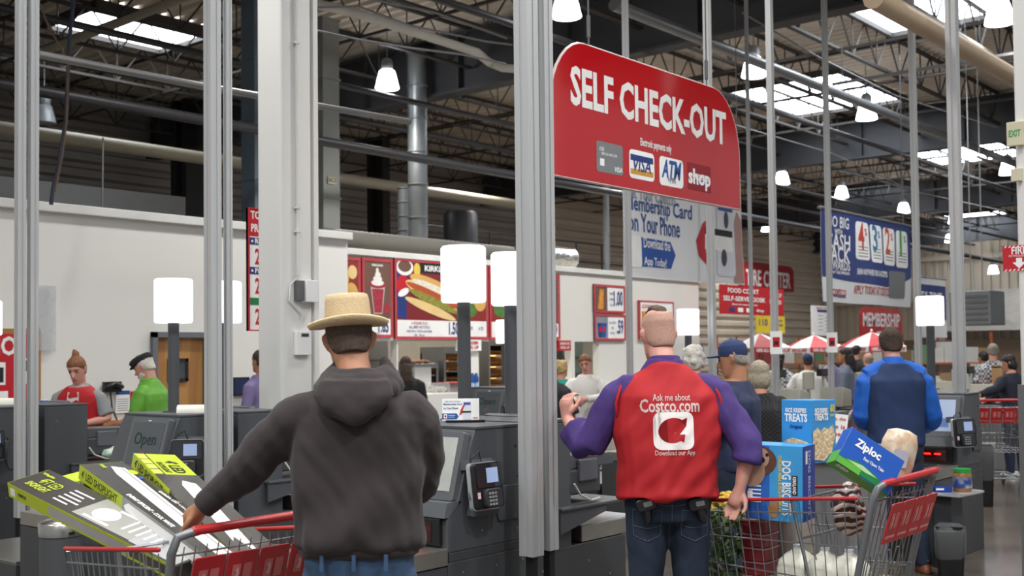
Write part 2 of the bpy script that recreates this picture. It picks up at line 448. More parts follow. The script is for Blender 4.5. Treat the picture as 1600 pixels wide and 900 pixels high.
# ================================================================= pipes and ducts under the roof
def pipe(label, cat, pts, r, m, name='pipe', n=10):
    o = obj(name, B().tube(pts, r, n), m, smooth=True); return setp(o, label, cat)
CREAMP = mat('cream_pipe', 'a59c88', .5); DARKP = mat('dark_pipe', '3d3c3f', .45, .2); LITEP = mat('grey_pipe', '8e8f90', .4, .4)
a = PY(-40, 188, 20); e = PY(470, 275, 20)
pipe('long cream duct pipe running in front of the shaded ribbed wall at left', 'pipe', [(a.x-3, 20, (a.z+e.z)/2), (e.x+8, 20, (a.z+e.z)/2)], .13, CREAMP)
p = PY(190, 165, 13.5)
pipe('thick dark pipe under the roof above the white partition', 'pipe', [(-3, 13.5, p.z), (45, 13.5, p.z)], .075, DARKP)
p = PY(170, 68, 9.0)
pipe('cream pipe sloping across the left skylight', 'pipe', [tuple(PZ(50, 86, 7.2)), tuple(PZ(170, 42, 7.2)), tuple(PZ(300, -8, 7.2))], .07, CREAMP)
p = PY(300, 118, 9.5)
pipe('slim silver pipe under the left skylight', 'pipe', [tuple(PY(60, 85, 9.5)), tuple(PY(325, 136, 9.5)), tuple(PY(640, 190, 9.5))], .035, LITEP)
pts = [PZ(478, 2, 6.9), PZ(560, 22, 6.9), PZ(640, 48, 6.9), PZ(715, 72, 6.9), PZ(745, 82, 6.8), PZ(765, 98, 6.9), PZ(785, 106, 6.8), PZ(850, 112, 6.8), PZ(980, 150, 6.8)]
pipe('white insulated pipe with a dip, crossing above the near white column', 'pipe', [tuple(p) for p in pts], .075, mat('white_insulation', 'c9c5ba', .6), n=12)
pipe('long cream pipe crossing under the roof at upper right', 'pipe', [tuple(PY(1365, -4, 3.5)), tuple(PY(1600, 130, 3.5))], .09, mat('tan_pipe', 'bca68c', .5))
a, e = PZ(800, 165, 6.6), PZ(1500, 352, 6.6)
pipe('grey main pipe running the length of the hall behind the self check-out sign', 'pipe', [(a.x-4, 9.2, 6.6), (57, 9.2, 6.6)], .09, LITEP)
pipe('cream pipe running the length of the hall above the cash rewards banner', 'pipe', [(6, 6.2, 6.7), (57, 6.2, 6.7)], .07, CREAMP)
for k, (py_, y_) in enumerate(((6.75, 11.2), (6.7, 16.0), (6.8, 18.5))):
    pipe(['dark pipe hung under the roof over the food court', 'dark pipe hung further back over the food court', 'dark pipe nearest the back wall above the food court'][k], 'pipe', [(4, y_, py_), (57, y_, py_)], .06, DARKP)
# strut channels hung across
for (x_, y0_, y1_, z_, lab) in ((9.0, 3.6, 7.4, 6.75, 'grey strut channel hung below the roof left of the self check-out sign'), (15, 2.0, 6.0, 6.7, 'grey strut channel hung below the roof at upper right'), (20, 4, 9, 6.6, 'grey strut channel hung beyond the first roof girder')):
    o = obj('strut_channel', B().box(x_-.03, x_+.03, y0_, y1_, z_, z_+.05), LITEP); setp(o, lab, 'strut')
    for q in (y0_+.2, y1_-.2): obj('hanger_rod', B().tube([(x_, q, z_), (x_, q, ZJ+.05)], .008, 4), LITEP, o)
# rectangular riser ducts
def duct(label, x0, x1, y0, y1, z0, z1, m=GALV):
    o = thing('riser_duct', label, 'duct')
    n = 4
    for k in range(n):
        a = z0 + (z1-z0)*k/n; c = z0 + (z1-z0)*(k+1)/n
        obj('duct_section', B().box(x0, x1, y0, y1, a+.012, c-.012), m, o, bev=.008)
        obj('flange', B().box(x0-.02, x1+.02, y0-.02, y1+.02, c-.015, c+.015), m, o)
    return o
p0, p1 = PY(505, 250, 14.6), PY(531, 250, 14.6)
duct('galvanised riser duct marked AC-5 right of the near white column', p0.x, p1.x, 14.6, 15.1, 3.3, 7.35, mat('galv_light', '9c9d97', .45, .5, var=(1, .15), bump=(1.5, .3, .05)))
tl = thing('duct_label', 'small paper label reading AC-5 on the galvanised riser duct', 'label', M=frame(PY(519, 282, 14.58), (1, 0, 0), (0, 0, 1)))
obj('plate', B().box(-.09, .09, -.06, .06, 0, .004), mat('aged_plastic', 'cfc8ae', .5), tl)
text('AC-5', .07, BLACKP, tl, ID4, sx=.7, bold=.02, dz=.006)
p0, p1 = PY(398, 250, 14.6), PY(420, 250, 14.6)
duct('blue-grey riser duct left of the near white column', p0.x, p1.x+.1, 14.6, 14.95, 3.5, 7.35, mat('blue_grey_duct', '6d7c88', .5, .3))
def rduct(label, px, r, y, z0, z1):
    p = PY(px, 300, y); o = thing('round_duct', label, 'duct')
    n = 7
    for k in range(n):
        a = z0 + (z1-z0)*k/n; c = z0 + (z1-z0)*(k+1)/n
        obj('duct_section', B().lathe([(r, a+.01), (r, c-.03), (r+.02, c-.02), (r+.02, c), (r, c+.01)], 16, (p.x, y, 0)), GALV, o, smooth=True)
SPIR = None
rduct('shiny round galvanised flue rising behind the hot dog sign', 653, .2, 16.5, 3.12, 7.9)
rduct('narrower round flue left of the shiny flue', 631, .13, 17.2, 3.12, 5.2)
# black steel column and plenum behind the partition
for (px_, w_, lab) in ((302, .55, 'dark steel column standing behind the white partition'), (600, .3, 'dark steel column behind the menu wall')):
    p = PY(px_, 260, 25); o = obj('steel_column', B().box(p.x-w_/2, p.x+w_/2, 24.9, 25.1, 0, ZR).box(p.x-w_/2, p.x+w_/2, 25.4, 25.6, 0, ZR).box(p.x-.03, p.x+.03, 25.1, 25.4, 0, ZR), mat('black_steel', '242322', .6), kind='structure')
# low pale panel behind the partition top
struct('wall_back_panel', B().box(-3, PY(290, 300, 24).x, 24, 24.1, 0, PY(150, 292, 24).z), mat('grey_panel', '8d8c8a', .7))
# horizontal flexible ducts on top of the menu wall
def hduct(label, pa, pb, y, r, m, name='flexible_duct', ringp=.12):
    a, e = PY(*pa, y), PY(*pb, y); z = (a.z+e.z)/2
    prof = []; x = a.x
    while x < e.x: prof += [(x, r), (x+ringp/2, r*1.06)]; x += ringp
    rs = [[(q[0], y + q[1]*math.cos(2*math.pi*k/14), z + q[1]*math.sin(2*math.pi*k/14)) for k in range(14)] for q in prof]
    return setp(obj(name, B().rings(rs), m, smooth=True), label, 'duct')
hduct('grey flexible duct lying along the top of the menu wall', (500, 374), (800, 394), 14.5, .15, mat('grey_duct', '77746d', .6))
hduct('silver foil wrapped duct end on the menu wall behind the tall posts', (812, 398), (893, 404), 15.2, .24, mat('foil', 'b5b6b4', .25, .9, bump=(9, .8, .05)), 'foil_duct')
p = PY(720, 365, 17)
o = setp(obj('roof_tank', B().lathe([(.001, 0), (.36, 0), (.38, .1), (.38, .85), (.34, .93), (.001, .95)], 16, (p.x, 17, p.z-.45)), mat('dark_tank', '4c4d50', .4, .5), smooth=True), 'dark cylindrical ventilator on top of the menu wall', 'ventilator')
# guard railing beyond the menu wall
rl = thing('guard_rail', 'black pipe railing on the platform above the menu wall', 'railing')
a, e = PY(660, 330, 18), PY(945, 350, 18)
for z in (3.6, 4.1, 4.6): obj('rail', B().tube([(a.x, 18, z), (e.x+1, 18, z)], .025, 6), BLACKP, rl)
x = a.x
while x < e.x+1: obj('rail_post', B().tube([(x, 18, 3.3), (x, 18, 4.6)], .025, 6), BLACKP, rl); x += 1.15
p = PY(946, 250, 17.5)
pipe('vertical grey pipe standing beside the black railing', 'pipe', [(p.x, 17.5, 0), (p.x, 17.5, 7.3)], .09, LITEP)
# hanging cable at the left, cables across
def wirepx(label, pts, y, r=.012, m=None):
    return setp(obj('cable', B().tube([PY(a, b_, y) for a, b_ in pts], r, 5), m or mat('blue_black_cable', '2c3446', .5), smooth=True), label, 'cable')
wirepx('loose blue and brown cable bundle hanging from the roof at left', [(115, -5), (109, 60), (106, 120), (103, 190), (95, 235), (92, 262), (84, 290), (80, 320)], 11.5, .022)
wirepx('brown cable hanging beside the blue bundle at left', [(60, 0), (75, 40), (106, 95), (104, 190), (98, 240), (86, 300)], 11.4, .01, mat('brown_cable', '6e5440', .6))
wirepx('thin vertical drop wire in front of the shaded ribbed wall', [(161, 215), (160, 330)], 14, .012, LITEP)
for k, (pts, y_) in enumerate((([(482, 12), (560, 10), (640, 40), (760, 65), (800, 70)], 9.5), ([(482, 45), (560, 62), (640, 75), (720, 85), (790, 100)], 9.7), ([(560, -5), (680, 20), (792, 60)], 8.6),
        ([(1160, 20), (1280, 90), (1400, 150), (1560, 200)], 7.5), ([(1130, 190), (1300, 240), (1430, 300), (1570, 330)], 9.2))):
    wirepx(['grey cable run above the near bell lamp', 'pair of grey cables sagging below the roof joists', 'grey cable rising to the top edge beside the centre posts', 'thin cable run crossing the roof at upper right', 'cable run beneath the roof pipe at right'][k], pts, y_, .014, LITEP)
# ================================================================= bell lamps
LENS = mat('lamp_prism', 'f4f8ff', .3, emit=22.0)
LENSOFF = mat('lamp_prism_off', '8d9092', .3)
HOUS = mat('lamp_housing', '8f9294', .45, .3)
def bay_base(lens):
    r = [(.001, .36), (.12, .36), (.15, .34), (.19, .2), (.22, .06), (.235, 0), (.22, -.01), (.19, -.015), (.001, -.03)]
    r = [(.001, -.03), (.19, -.015), (.225, -.01), (.237, .0), (.222, .06), (.19, .2), (.15, .34), (.12, .36), (.001, .36)]
    t = thing('bell_lamp', 'x', 'ceiling lamp')
    obj('reflector', B().lathe(r, 20), lens, t, smooth=True)
    obj('housing', B().lathe([(.001, .36), (.11, .36), (.12, .4), (.12, .52), (.08, .58), (.001, .6)], 12), HOUS, t, smooth=True)
    obj('hook_rod', B().tube([(0, 0, .58), (0, 0, 1.38)], .012, 5), HOUS, t)
    return t
LB = bay_base(LENS); first = True
def hall_spot(loc, w=HALL_SPOT_W, parent=None):
    l = bpy.data.lights.new('bell_or_fill_light', 'SPOT'); l.energy = w * 2.2; l.shadow_soft_size = .22; l.color = (1, .985, .95)
    l.spot_size = math.radians(150); l.spot_blend = .8
    o = bpy.data.objects.new('bell_or_fill_light', l); COL.objects.link(o)
    o.location = loc
    return o
LP = [((885, 20), 6.9, 'bell lamp nearest the self check-out sign at the top edge'),
      ((605, 132), 6.9, 'bell lamp against the black girder right of the near white column'),
      ((1178, 113), 6.9, 'bell lamp just right of the self check-out sign top'),
      ((1354, 180), 6.9, 'bell lamp below the right-hand skylight'),
      ((845, 190), 6.9, 'bell lamp half hidden behind the centre posts'),
      ((1222, 281), 6.9, 'bell lamp above left of the cash rewards banner'),
      ((1315, 302), 6.9, 'bell lamp just above the cash rewards banner'),
      ((1412, 326), 6.9, 'bell lamp above the right corner of the cash rewards banner'),
      ((1198, 355), 6.9, 'small far bell lamp left of the cash rewards banner'),
      ((1490, 345), 6.9, 'far bell lamp touching the tall right post'),
      ((1536, 381), 6.9, 'far bell lamp between the right post and right column'),
      ((1454, 406), 6.9, 'far bell lamp above the small navy banner'),
      ((1552, 421), 5.2, 'farthest bell lamp low at the far wall on the right'),
      ((1484, 372), 6.9, 'small far bell lamp left of the tall right post'),
      ((1562, 30), 6.98, 'large bell lamp at the upper right corner'),
      ((1512, 238), 6.9, 'bell lamp in front of the far skylight right of the tall post'),
      ((1574, 266), 6.9, 'bell lamp beside the exit sign')]
for (pp, z, lab) in LP:
    p = PZ(pp[0], pp[1]+6, z)
    t = LB if first else dup(LB)
    first = False; t.location = p; t['label'] = lab; t['group'] = 'bell lamps hung from the roof'
    if p.length < 45: hall_spot((p.x, p.y, p.z-.1))
p = P(69, 192, 23)
t = bay_base(LENSOFF); t.location = p; t['label'] = 'unlit glass bell lamp behind the left pair of posts'; t['group'] = 'bell lamps hung from the roof'
for (x_, y_) in ((0.5, 2.6), (2.5, -1.5), (6.0, 1.0), (-1.5, 6.5), (3.5, 7.6), (8.5, 5.0), (10, -1.5), (9, 10.5), (14, 2), (14, 10), (-3, 1), (22, 20), (30, 8), (40, 22), (22, 14), (36, 16), (46, 12), (50, 20), (52, 6), (44, 4), (54, 14), (30, 22), (48, 25)):
    hall_spot((x_, y_, 6.9))  # extra spots without fixtures; the far ones are added to brighten the far wall
# ================================================================= signs
def board(name, label, cat, M, w, h, m, t=.03, frame_m=None, ft=.03, group=None):
    """board with its lower left corner at M: x right, y up, z towards the reader"""
    r = thing(name, label, cat, M=M, group=group)
    obj('plate', B().box(0, w, 0, h, -t, 0), m, r)
    if frame_m:
        f = B(); f.box(0, w, 0, ft, -t, .012); f.box(0, w, h-ft, h, -t, .012); f.box(0, ft, ft, h-ft, -t, .012); f.box(w-ft, w, ft, h-ft, -t, .012)
        obj('rim', f, frame_m, r)
    return r
def ymount(p0, p1, y):
    """frame and size of a board in the plane y between two pixels (left-bottom px, right-top px)"""
    a = PY(p0[0], p0[1], y); b_ = PY(p1[0], p1[1], y)
    return frame((a.x, y, a.z), (1, 0, 0), (0, 0, 1)), b_.x - a.x, b_.z - a.z
SIGNRED = mat('glossy_red_acrylic', 'b30d17', .12, var=(1, .02), coat=.6)
# ---- SELF CHECK-OUT sign
Y0 = 4.6
a = PY(860, 270, Y0); e = PY(1157, 328, Y0)
L_ = e.x - a.x; z0 = (a.z + e.z)/2
zt = (PY(905, 66, Y0).z + PY(1108, 136, Y0).z)/2
H_ = zt - z0
t = thing('hanging_sign', 'large glossy red SELF CHECK-OUT sign with rounded upper corners hanging from wires', 'sign', M=frame((a.x, Y0, z0), (1, 0, 0), (0, 0, 1)))
rx, ry = .40, .55
out = [(0, 0), (L_, 0)]
for k in range(10):
    q = math.radians(90*k/9); out.append((L_-rx+rx*math.cos(q), H_-ry+ry*math.sin(q)))
for k in range(10):
    q = math.radians(90+90*k/9); out.append((rx+rx*math.cos(q), H_-ry+ry*math.sin(q)))
obj('panel', B().prism(out, -.025, 0), SIGNRED, t)
obj('pale_edge', B().tube([(p[0], p[1], -.012) for p in out], .014, 5, close=True, cap=False), mat('sign_edge', 'd8c6c4', .4), t)
LETW = mat('sign_letter_white', 'e6e4e2', .5)
def sx_(px, py): p = PY(px, py, Y0); return p.x - a.x, p.z - z0
x0, y0 = sx_(891, 136); x1, y1 = sx_(1134, 193)
def fit_text(s, cx, cy, wid, hei, m, par, F=ID4, bold=.03, dz=.002, name='lettering', shear=0):
    q = text(s, hei, m, par, F, x=0, y=0, bold=bold, dz=dz, name=name, shear=shear)
    xs = [v.co.x for v in q.data.vertices]; ys = [v.co.y for v in q.data.vertices]
    w0 = max(xs)-min(xs); h0 = max(ys)-min(ys); mx = (max(xs)+min(xs))/2; my = (max(ys)+min(ys))/2
    k = wid/w0
    q.matrix_basis = F @ Matrix.Translation((cx, cy, dz)) @ Matrix.Diagonal((k, hei/h0 if h0 > 0 and hei > 0 else 1, 1, 1)) @ Matrix.Translation((-mx, -my, 0))
    return q
cy = (sx_(905, 134)[1] + sx_(1118, 199)[1])/2
fit_text('SELF CHECK-OUT', (x0+x1)/2, cy, x1-x0, .275, LETW, t, bold=.045)
p = sx_(1025, 229); fit_text('Electronic payments only', p[0], p[1], .42, .075, LETW, t, bold=.03)
def card(p0, p1, m, r=.03):
    a_, b_ = sx_(*p0), sx_(*p1); return rrect(a_[0], a_[1], b_[0], b_[1], r)
def cbox_(pl, pr, ptop_l, pbot_l):
    xl, xr = sx_(pl, 250)[0], sx_(pr, 260)[0]; return xl, xr, sx_(pl, pbot_l)[1], sx_(pl, ptop_l)[1]
xl, xr, yb, yt = cbox_(932, 973, 219, 267)
decal('payment_card', rrect(xl, yb, xr, yt, .02), GREYP, t, ID4, dz=.001)
text('citi', .035, PAPER, t, ID4, x=xl+.06, y=yt-.05, dz=.003); text('0000 2562 0045 6789', .02, PAPER, t, ID4, x=(xl+xr)/2-.01, y=yb+.13, sx=.75, dz=.003)
text('VISA', .035, PAPER, t, ID4, x=xr-.06, y=yb+.035, dz=.003, shear=.2, bold=.02); decal('card_chip', rect(xl+.04, yt-.17, xl+.09, yt-.12), PAPER, t, ID4, dz=.002)
xl, xr, yb, yt = cbox_(983, 1022, 232, 277)
decal('visa_badge', rrect(xl, yb, xr, yt, .035), PAPER, t, ID4)
decal('blue_band', rect(xl+.015, yt-.08, xr-.015, yt-.035), NAVYP, t, ID4, dz=.002); decal('gold_band', rect(xl+.015, yb+.03, xr-.015, yb+.07), mat('gold_print', 'c99434', .4), t, ID4, dz=.002)
fit_text('VISA', (xl+xr)/2, (yb+yt)/2, (xr-xl)*.72, .1, NAVYP, t, bold=.03, dz=.003, shear=.2)
xl, xr, yb, yt = cbox_(1030, 1067, 243, 288)
decal('atm_badge', rrect(xl, yb, xr, yt, .035), PAPER, t, ID4)
fit_text('ATM', (xl+xr)/2, (yb+yt)/2+.02, (xr-xl)*.84, .14, BLUEP, t, bold=.05, dz=.003, shear=.25)
text('+PIN', .045, BLACKP, t, ID4, x=(xl+xr)/2, y=yb+.045, sx=.8, dz=.003)
xl, xr, yb, yt = cbox_(1074, 1110, 253, 295)
decal('shop_badge', rect(xl, yb, xr, yt), mat('dark_red_print', '8f1f28', .4), t, ID4)
fit_text('COSTCO', (xl+xr)/2+.04, yt-.1, (xr-xl)*.6, .05, PAPER, t, dz=.0035, bold=.04, shear=.15)
decal('logo_bar', rect(xl+.12, yt-.16, xr-.02, yt-.135), NAVYP, t, ID4, dz=.002)
fit_text('shop', (xl+xr)/2, yb+.09, (xr-xl)*.96, .16, PAPER, t, dz=.003, bold=.05)
for px_ in (922, 1106):
    hp = sx_(px_, 75 if px_ < 1000 else 138)
    obj('hanging_wire', B().tube([(hp[0], hp[1]-.05, -.012), (hp[0], ZJ-z0, -.012)], .006, 5), STEELM, t)
    obj('turnbuckle', B().rtube([(hp[0], hp[1]+.08, -.012), (hp[0], hp[1]+.22, -.012)], .014, 6), STEELM, t)
# ---- cloth banners
def cloth(label, M, w, h, m, amp=.02, nx=28, ny=16, name='banner', cat='banner', seed=0):
    r = thing(name, label, cat, M=M)
    def zf(x, y): return amp*(math.sin(x/w*9+y*1.3+seed)*.6 + noise.noise(V((x*1.1+seed, y*.5, 0)))*1.6) * (1-.6*y/h)
    vs = []; fs = []
    for s_ in (0, 1):
        for j in range(ny+1):
            for i in range(nx+1):
                x, y = w*i/nx, h*j/ny; vs.append((x, y, zf(x, y) - .004*s_))
    n1 = (nx+1)*(ny+1)
    for j in range(ny):
        for i in range(nx):
            q = j*(nx+1)+i; fs.append((q, q+1, q+nx+2, q+nx+1)); fs.append((n1+q, n1+q+nx+1, n1+q+nx+2, n1+q+1))
    obj('cloth', B().add(vs, fs), m, r, smooth='all')
    return r, zf
def drape(o, zf):
    """lay a flat print onto the wavy cloth"""
    me = o.data; M = o.matrix_basis.copy(); bm = bmesh.new(); bm.from_mesh(me); bm.transform(M)
    bmesh.ops.triangulate(bm, faces=bm.faces[:])
    for _ in range(3):
        es = [e for e in bm.edges if e.calc_length() > .2]
        if not es: break
        bmesh.ops.subdivide_edges(bm, edges=es, cuts=1)
        bmesh.ops.triangulate(bm, faces=bm.faces[:])
    for v in bm.verts: v.co.z += zf(v.co.x, v.co.y) + .004
    bm.to_mesh(me); bm.free(); o.matrix_basis = ID4
VINYL = mat('white_vinyl', 'e4e6ea', .35, var=(1, .02)); VBLUE = mat('blue_vinyl', '2c55a4', .35)
Yb = 8.0
A = PY(974, 430, Yb); E = PY(1161, 445, Yb); W_ = E.x-A.x; H_ = 3.75 - A.z + .35
r, zf = cloth('white membership card on your phone banner hanging behind the red sign', frame((A.x, Yb, A.z), (1, 0, 0), (0, 0, 1)), W_, H_, VINYL, .03)
def bp(px, py): p = PY(px, py, Yb); return p.x-A.x, p.z-A.z
def dr(o): drape(o, zf); return o
c0 = bp(1000, 330)
TB = mat('banner_blue_text', '2a4c8e', .4)
p = bp(1034, 328); dr(fit_text('Membership Card', p[0]-.05, p[1], bp(1086, 330)[0]-bp(982, 320)[0], .26, TB, r, bold=.02, dz=.003))
p = bp(1025, 352); dr(fit_text('on Your Phone', p[0]-.02, p[1], bp(1067, 355)[0]-bp(982, 345)[0], .24, TB, r, bold=.02, dz=.003))
p = bp(1020, 306); dr(fit_text('Get Your Costco', p[0]-.05, p[1], 1.25, .17, mat('banner_grey_text', '9a9ea6', .5), r, dz=.003))
b0, b1 = bp(975, 415), bp(1050, 378); tip = bp(1059, 398)
dr(decal('blue_arrow_band', [(0.02, b0[1]), (b1[0], b0[1]+.02), (tip[0], (b0[1]+b1[1])/2+.02), (b1[0], b1[1]), (.02, b1[1])], VBLUE, r, ID4, dz=.002))
m_ = (b0[1]+b1[1])/2
dr(fit_text('Download the', bp(1026, 396)[0], m_+.13, .72, .14, PAPER, r, bold=.02, dz=.005)); dr(fit_text('App Today!', bp(1022, 407)[0], m_-.12, .6, .14, PAPER, r, bold=.02, dz=.005))
q = bp(992, 397); dr(decal('app_icon', rrect(q[0]-.13, m_-.2, q[0]+.09, m_+.2, .05), PAPER, r, ID4, dz=.004))
# phone with card and hand
q0, q1 = bp(1119, 438), bp(1146, 325)
dr(decal('hand_print', [(q1[0]-.05, .02), (W_-.02, .02), (W_-.02, H_*.62), (q1[0]+.1, H_*.7), (q1[0]-.02, H_*.55)], mat('skin_print', 'b08a84', .5), r, ID4, dz=.001))
dr(decal('phone_body', rrect(q0[0], .1, q1[0], H_*.82, .08), mat('phone_print', 'd9dce3', .4), r, ID4, dz=.003))
dr(decal('phone_header', rect(q0[0]+.04, H_*.68, q1[0]-.04, H_*.77), VBLUE, r, ID4, dz=.005))
dr(decal('membership_card', rect(bp(1100, 400)[0], H_*.3, q1[0]-.06, H_*.48), PAPER, r, ID4, dz=.005)); dr(decal('card_stripe', rect(bp(1100, 400)[0], H_*.44, q1[0]-.06, H_*.5), BLACKP, r, ID4, dz=.006))
dr(decal('portrait_print', oval(q0[0]+.28, H_*.6, .07, .12), mat('portrait', '4a4650', .5), r, ID4, dz=.006)); dr(decal('portrait_print', oval(q0[0]+.2, H_*.24, .08, .12), mat('portrait', '4a4650', .5), r, ID4, dz=.006))
s0 = bp(1092, 365)
dr(decal('red_swoosh', [(s0[0]-.02, s0[1]-.3), (s0[0]+.18, s0[1]-.42), (s0[0]+.14, s0[1]-.15), (s0[0]+.22, s0[1]+.05), (s0[0]+.3, s0[1]+.28), (s0[0]+.08, s0[1]+.15), (s0[0]-.08, s0[1]-.1)], REDP, r, ID4, dz=.004))
obj('banner_rod', B().tube([(-.1, H_, 0), (W_+.1, H_, 0)], .02, 6), STEELM, r)
for q in (.1, W_-.1): obj('hanging_wire', B().tube([(q, H_, 0), (q, ZJ-A.z, 0)], .008, 4), STEELM, r)
# ---- cash rewards banner
Yc = 8.4
A = PY(1286, 469, Yc); E = PY(1423, 482, Yc); W_ = E.x-A.x; A.z = (A.z+E.z)/2
H_ = (PY(1287, 327, Yc).z + PY(1421, 352, Yc).z)/2 - A.z
r, zf = cloth('navy and white cash back rewards banner with four numbered cards', frame((A.x, Yc, A.z), (1, 0, 0), (0, 0, 1)), W_, H_, VINYL, .04, seed=3)
def bp(px, py): p = PY(px, py, Yc); return p.x-A.x, p.z-A.z
VN = mat('navy_vinyl', '33437f', .35)
dr(decal('navy_field', [(0.01, H_*.27), (W_*.35, H_*.24), (W_*.7, H_*.22), (W_*.86, H_*.26), (W_-.01, H_*.36), (W_-.01, H_-.01), (.01, H_-.01)], VN, r, ID4, dz=.001))
for s, cy_, hh, ww in (('GO BIG', .88, .2, .85), ('WITH', .775, .09, .3), ('CASH', .665, .28, .95), ('BACK', .53, .28, .95), ('REWARDS', .41, .17, .95), ('from our Costco Members', .335, .07, .9)):
    dr(fit_text(s, W_*.17, H_*cy_, ww*W_/3.9, hh, PAPER, r, bold=.02, dz=.004))
cc = ['c8483c', '2f7fb0', 'c8563c', '3f9a48']
for k in range(4):
    x = W_*(.345 + .157*k); dr(decal('rewards_card', rrect(x, H_*(.5-.01*k), x+W_*.14, H_*(.93-.005*k), .08), PAPER, r, ID4, dz=.003))
    dr(fit_text('4321'[k], x+W_*.055, H_*(.77), W_*(.06 if k < 3 else .025), .5, mat('card_digit_%d' % k, cc[k], .4), r, bold=.03, dz=.006)); dr(fit_text('%', x+W_*.105, H_*.82, W_*.028, .14, MATS['card_digit_%d' % k], r, dz=.006))
    for i in range(4): dr(decal('small_print', rect(x+.1, H_*(.64-.035*i), x+W_*.12, H_*(.65-.035*i)), GREYP, r, ID4, dz=.005))
dr(fit_text('EARN ANYWHERE VISA IS ACCEPTED', W_*.53, H_*.365, W_*.34, .11, PAPER, r, dz=.004)); dr(fit_text('APPLY TODAY AT COSTCO', W_*.53, H_*.16, W_*.4, .16, mat('dull_red_print', 'b8605c', .5), r, dz=.003))
dr(fit_text('COSTCO', W_*.17, H_*.11, W_*.16, .12, REDP, r, dz=.003, shear=.1, bold=.03)); dr(fit_text('WHOLESALE', W_*.17, H_*.07, W_*.15, .05, NAVYP, r, dz=.003))
dr(decal('credit_card', rrect(W_*.72, H_*.1, W_*.925, H_*.42, .06), GREYP, r, ID4, dz=.005))
obj('banner_rod', B().tube([(-.1, H_, 0), (W_+.1, H_, 0)], .03, 6), STEELM, r)
for q in (.3, W_-.3): obj('hanging_wire', B().tube([(q, H_, 0), (q, ZJ-A.z, 0)], .012, 4), STEELM, r)
# ---- red and other signs in the depth of the hall
def hall_sign(name, label, p0, p1, y, m, lines, rnd=0, cat='sign', tm=PAPER, hang=True, group=None):
    """lines: (text, centre x, centre y, width, height) in fractions of the sign"""
    A = PY(p0[0], p0[1], y); E = PY(p1[0], p1[1], y); w = E.x-A.x; h = E.z-A.z
    r = thing(name, label, cat, M=frame((A.x, y, A.z), (1, 0, 0), (0, 0, 1)), group=group)
    pts = rect(0, 0, w, h) if not rnd else [(0, 0), (w, 0)] + [(w-rnd*w+rnd*w*math.cos(math.radians(q)), h-rnd*h*2+rnd*h*2*math.sin(math.radians(q))) for q in range(0, 91, 15)] + [(rnd*w+rnd*w*math.cos(math.radians(q)), h-rnd*h*2+rnd*h*2*math.sin(math.radians(q))) for q in range(90, 181, 15)]
    obj('plate', B().prism(pts, -.05, 0), m, r)
    for (s, cx, cy, ww, hh) in lines: fit_text(s, w*cx, h*cy, w*ww, h*hh, tm, r, bold=.03, dz=.006)
    if hang:
        for q in (.1*w, .9*w): obj('hanging_wire', B().tube([(q, h*.9, -.03), (q, ZJ-A.z, -.03)], .012, 4), STEELM, r)
    return r, w, h
RED2 = mat('red_sign_paint', 'b8232b', .35)
r, w_, h_ = hall_sign('hall_sign', 'red FOOD COURT SELF-SERVE KIOSK sign below the white phone banner', (1127, 490), (1224, 452), 12.5, RED2,
    [('FOOD COURT', .34, .82, .48, .17), ('SELF-SERVE KIOSK', .36, .54, .66, .17), ('Electronic payments only', .36, .34, .4, .08)])
for k, c in enumerate((NAVYP, PAPER, PAPER, RED2)):
    decal('payment_badge', rect(w_*(.12+.13*k), h_*.08, w_*(.2+.13*k), h_*.23), c, r, ID4, dz=.004)
fit_text('shop', w_*.6, h_*.15, w_*.12, h_*.14, PAPER, r, dz=.006); fit_text('TO PICK UP', w_*.86, h_*.75, w_*.2, h_*.16, PAPER, r, dz=.006); fit_text('FOOD ORDER', w_*.86, h_*.5, w_*.2, h_*.16, PAPER, r, dz=.006)
hall_sign('hall_sign', 'dark red TIRE CENTER sign on the far wall behind the thin post', (1160, 450), (1240, 417), 26.7, mat('deep_red_paint', 'a01f2b', .4), [('TIRE CENTER', .5, .42, .86, .62)], .12, hang=False)
r, w_, h_ = hall_sign('hall_sign', 'red MEMBERSHIP sign with rounded top beyond the man in blue', (1345, 545), (1409, 483), 19.5, RED2, [('MEMBERSHIP', .5, .7, .88, .34)], .12)
for k in range(3): decal('small_badge', rect(w_*(.12+.25*k), h_*.12, w_*(.27+.25*k), h_*.42), PAPER if k else REDP, r, ID4, dz=.004)
hall_sign('hall_sign', 'yellow sign reading 110 below the kiosk sign', (1183, 520), (1226, 494), 15.0, mat('yellow_sign', 'e0c22c', .5), [('110', .22, .6, .3, .4), ('POINT QUALITY', .72, .7, .4, .14), ('GUARANTEE', .72, .45, .4, .14)], tm=NAVYP, hang=False)
r, w_, h_ = hall_sign('hall_sign', 'white notice board with blue heading behind the umbrellas', (1269, 524), (1302, 479), 24.0, PAPER, [('MEMBER SERVICES', .55, .92, .7, .05)], tm=REDP, hang=False)
decal('blue_heading', rect(w_*.25, h_*.78, w_*.95, h_*.87), NAVYP, r, ID4, dz=.003)
for k in range(10): decal('text_line', rect(w_*(.28 if k % 2 else .6), h_*(.12+.06*k), w_*(.5 if k % 2 else .9), h_*(.14+.06*k)), GREYP, r, ID4, dz=.003)
r, zf = cloth('small navy and white banner behind the white lamp of the far check-out', *ymount((1430, 527), (1477, 437), 16.0), VINYL, .03, seed=5)
(M_, w_, h_) = ymount((1430, 527), (1477, 437), 16.0)
dr(decal('navy_field', rect(.01, h_*.3, w_-.01, h_*.88), VN, r, ID4, dz=.001)); dr(fit_text("IT'S TIME", w_*.5, h_*.7, w_*.72, h_*.13, PAPER, r, bold=.03, dz=.004))
obj('banner_rod', B().tube([(-.1, h_, 0), (w_+.1, h_, 0)], .03, 6), STEELM, r)
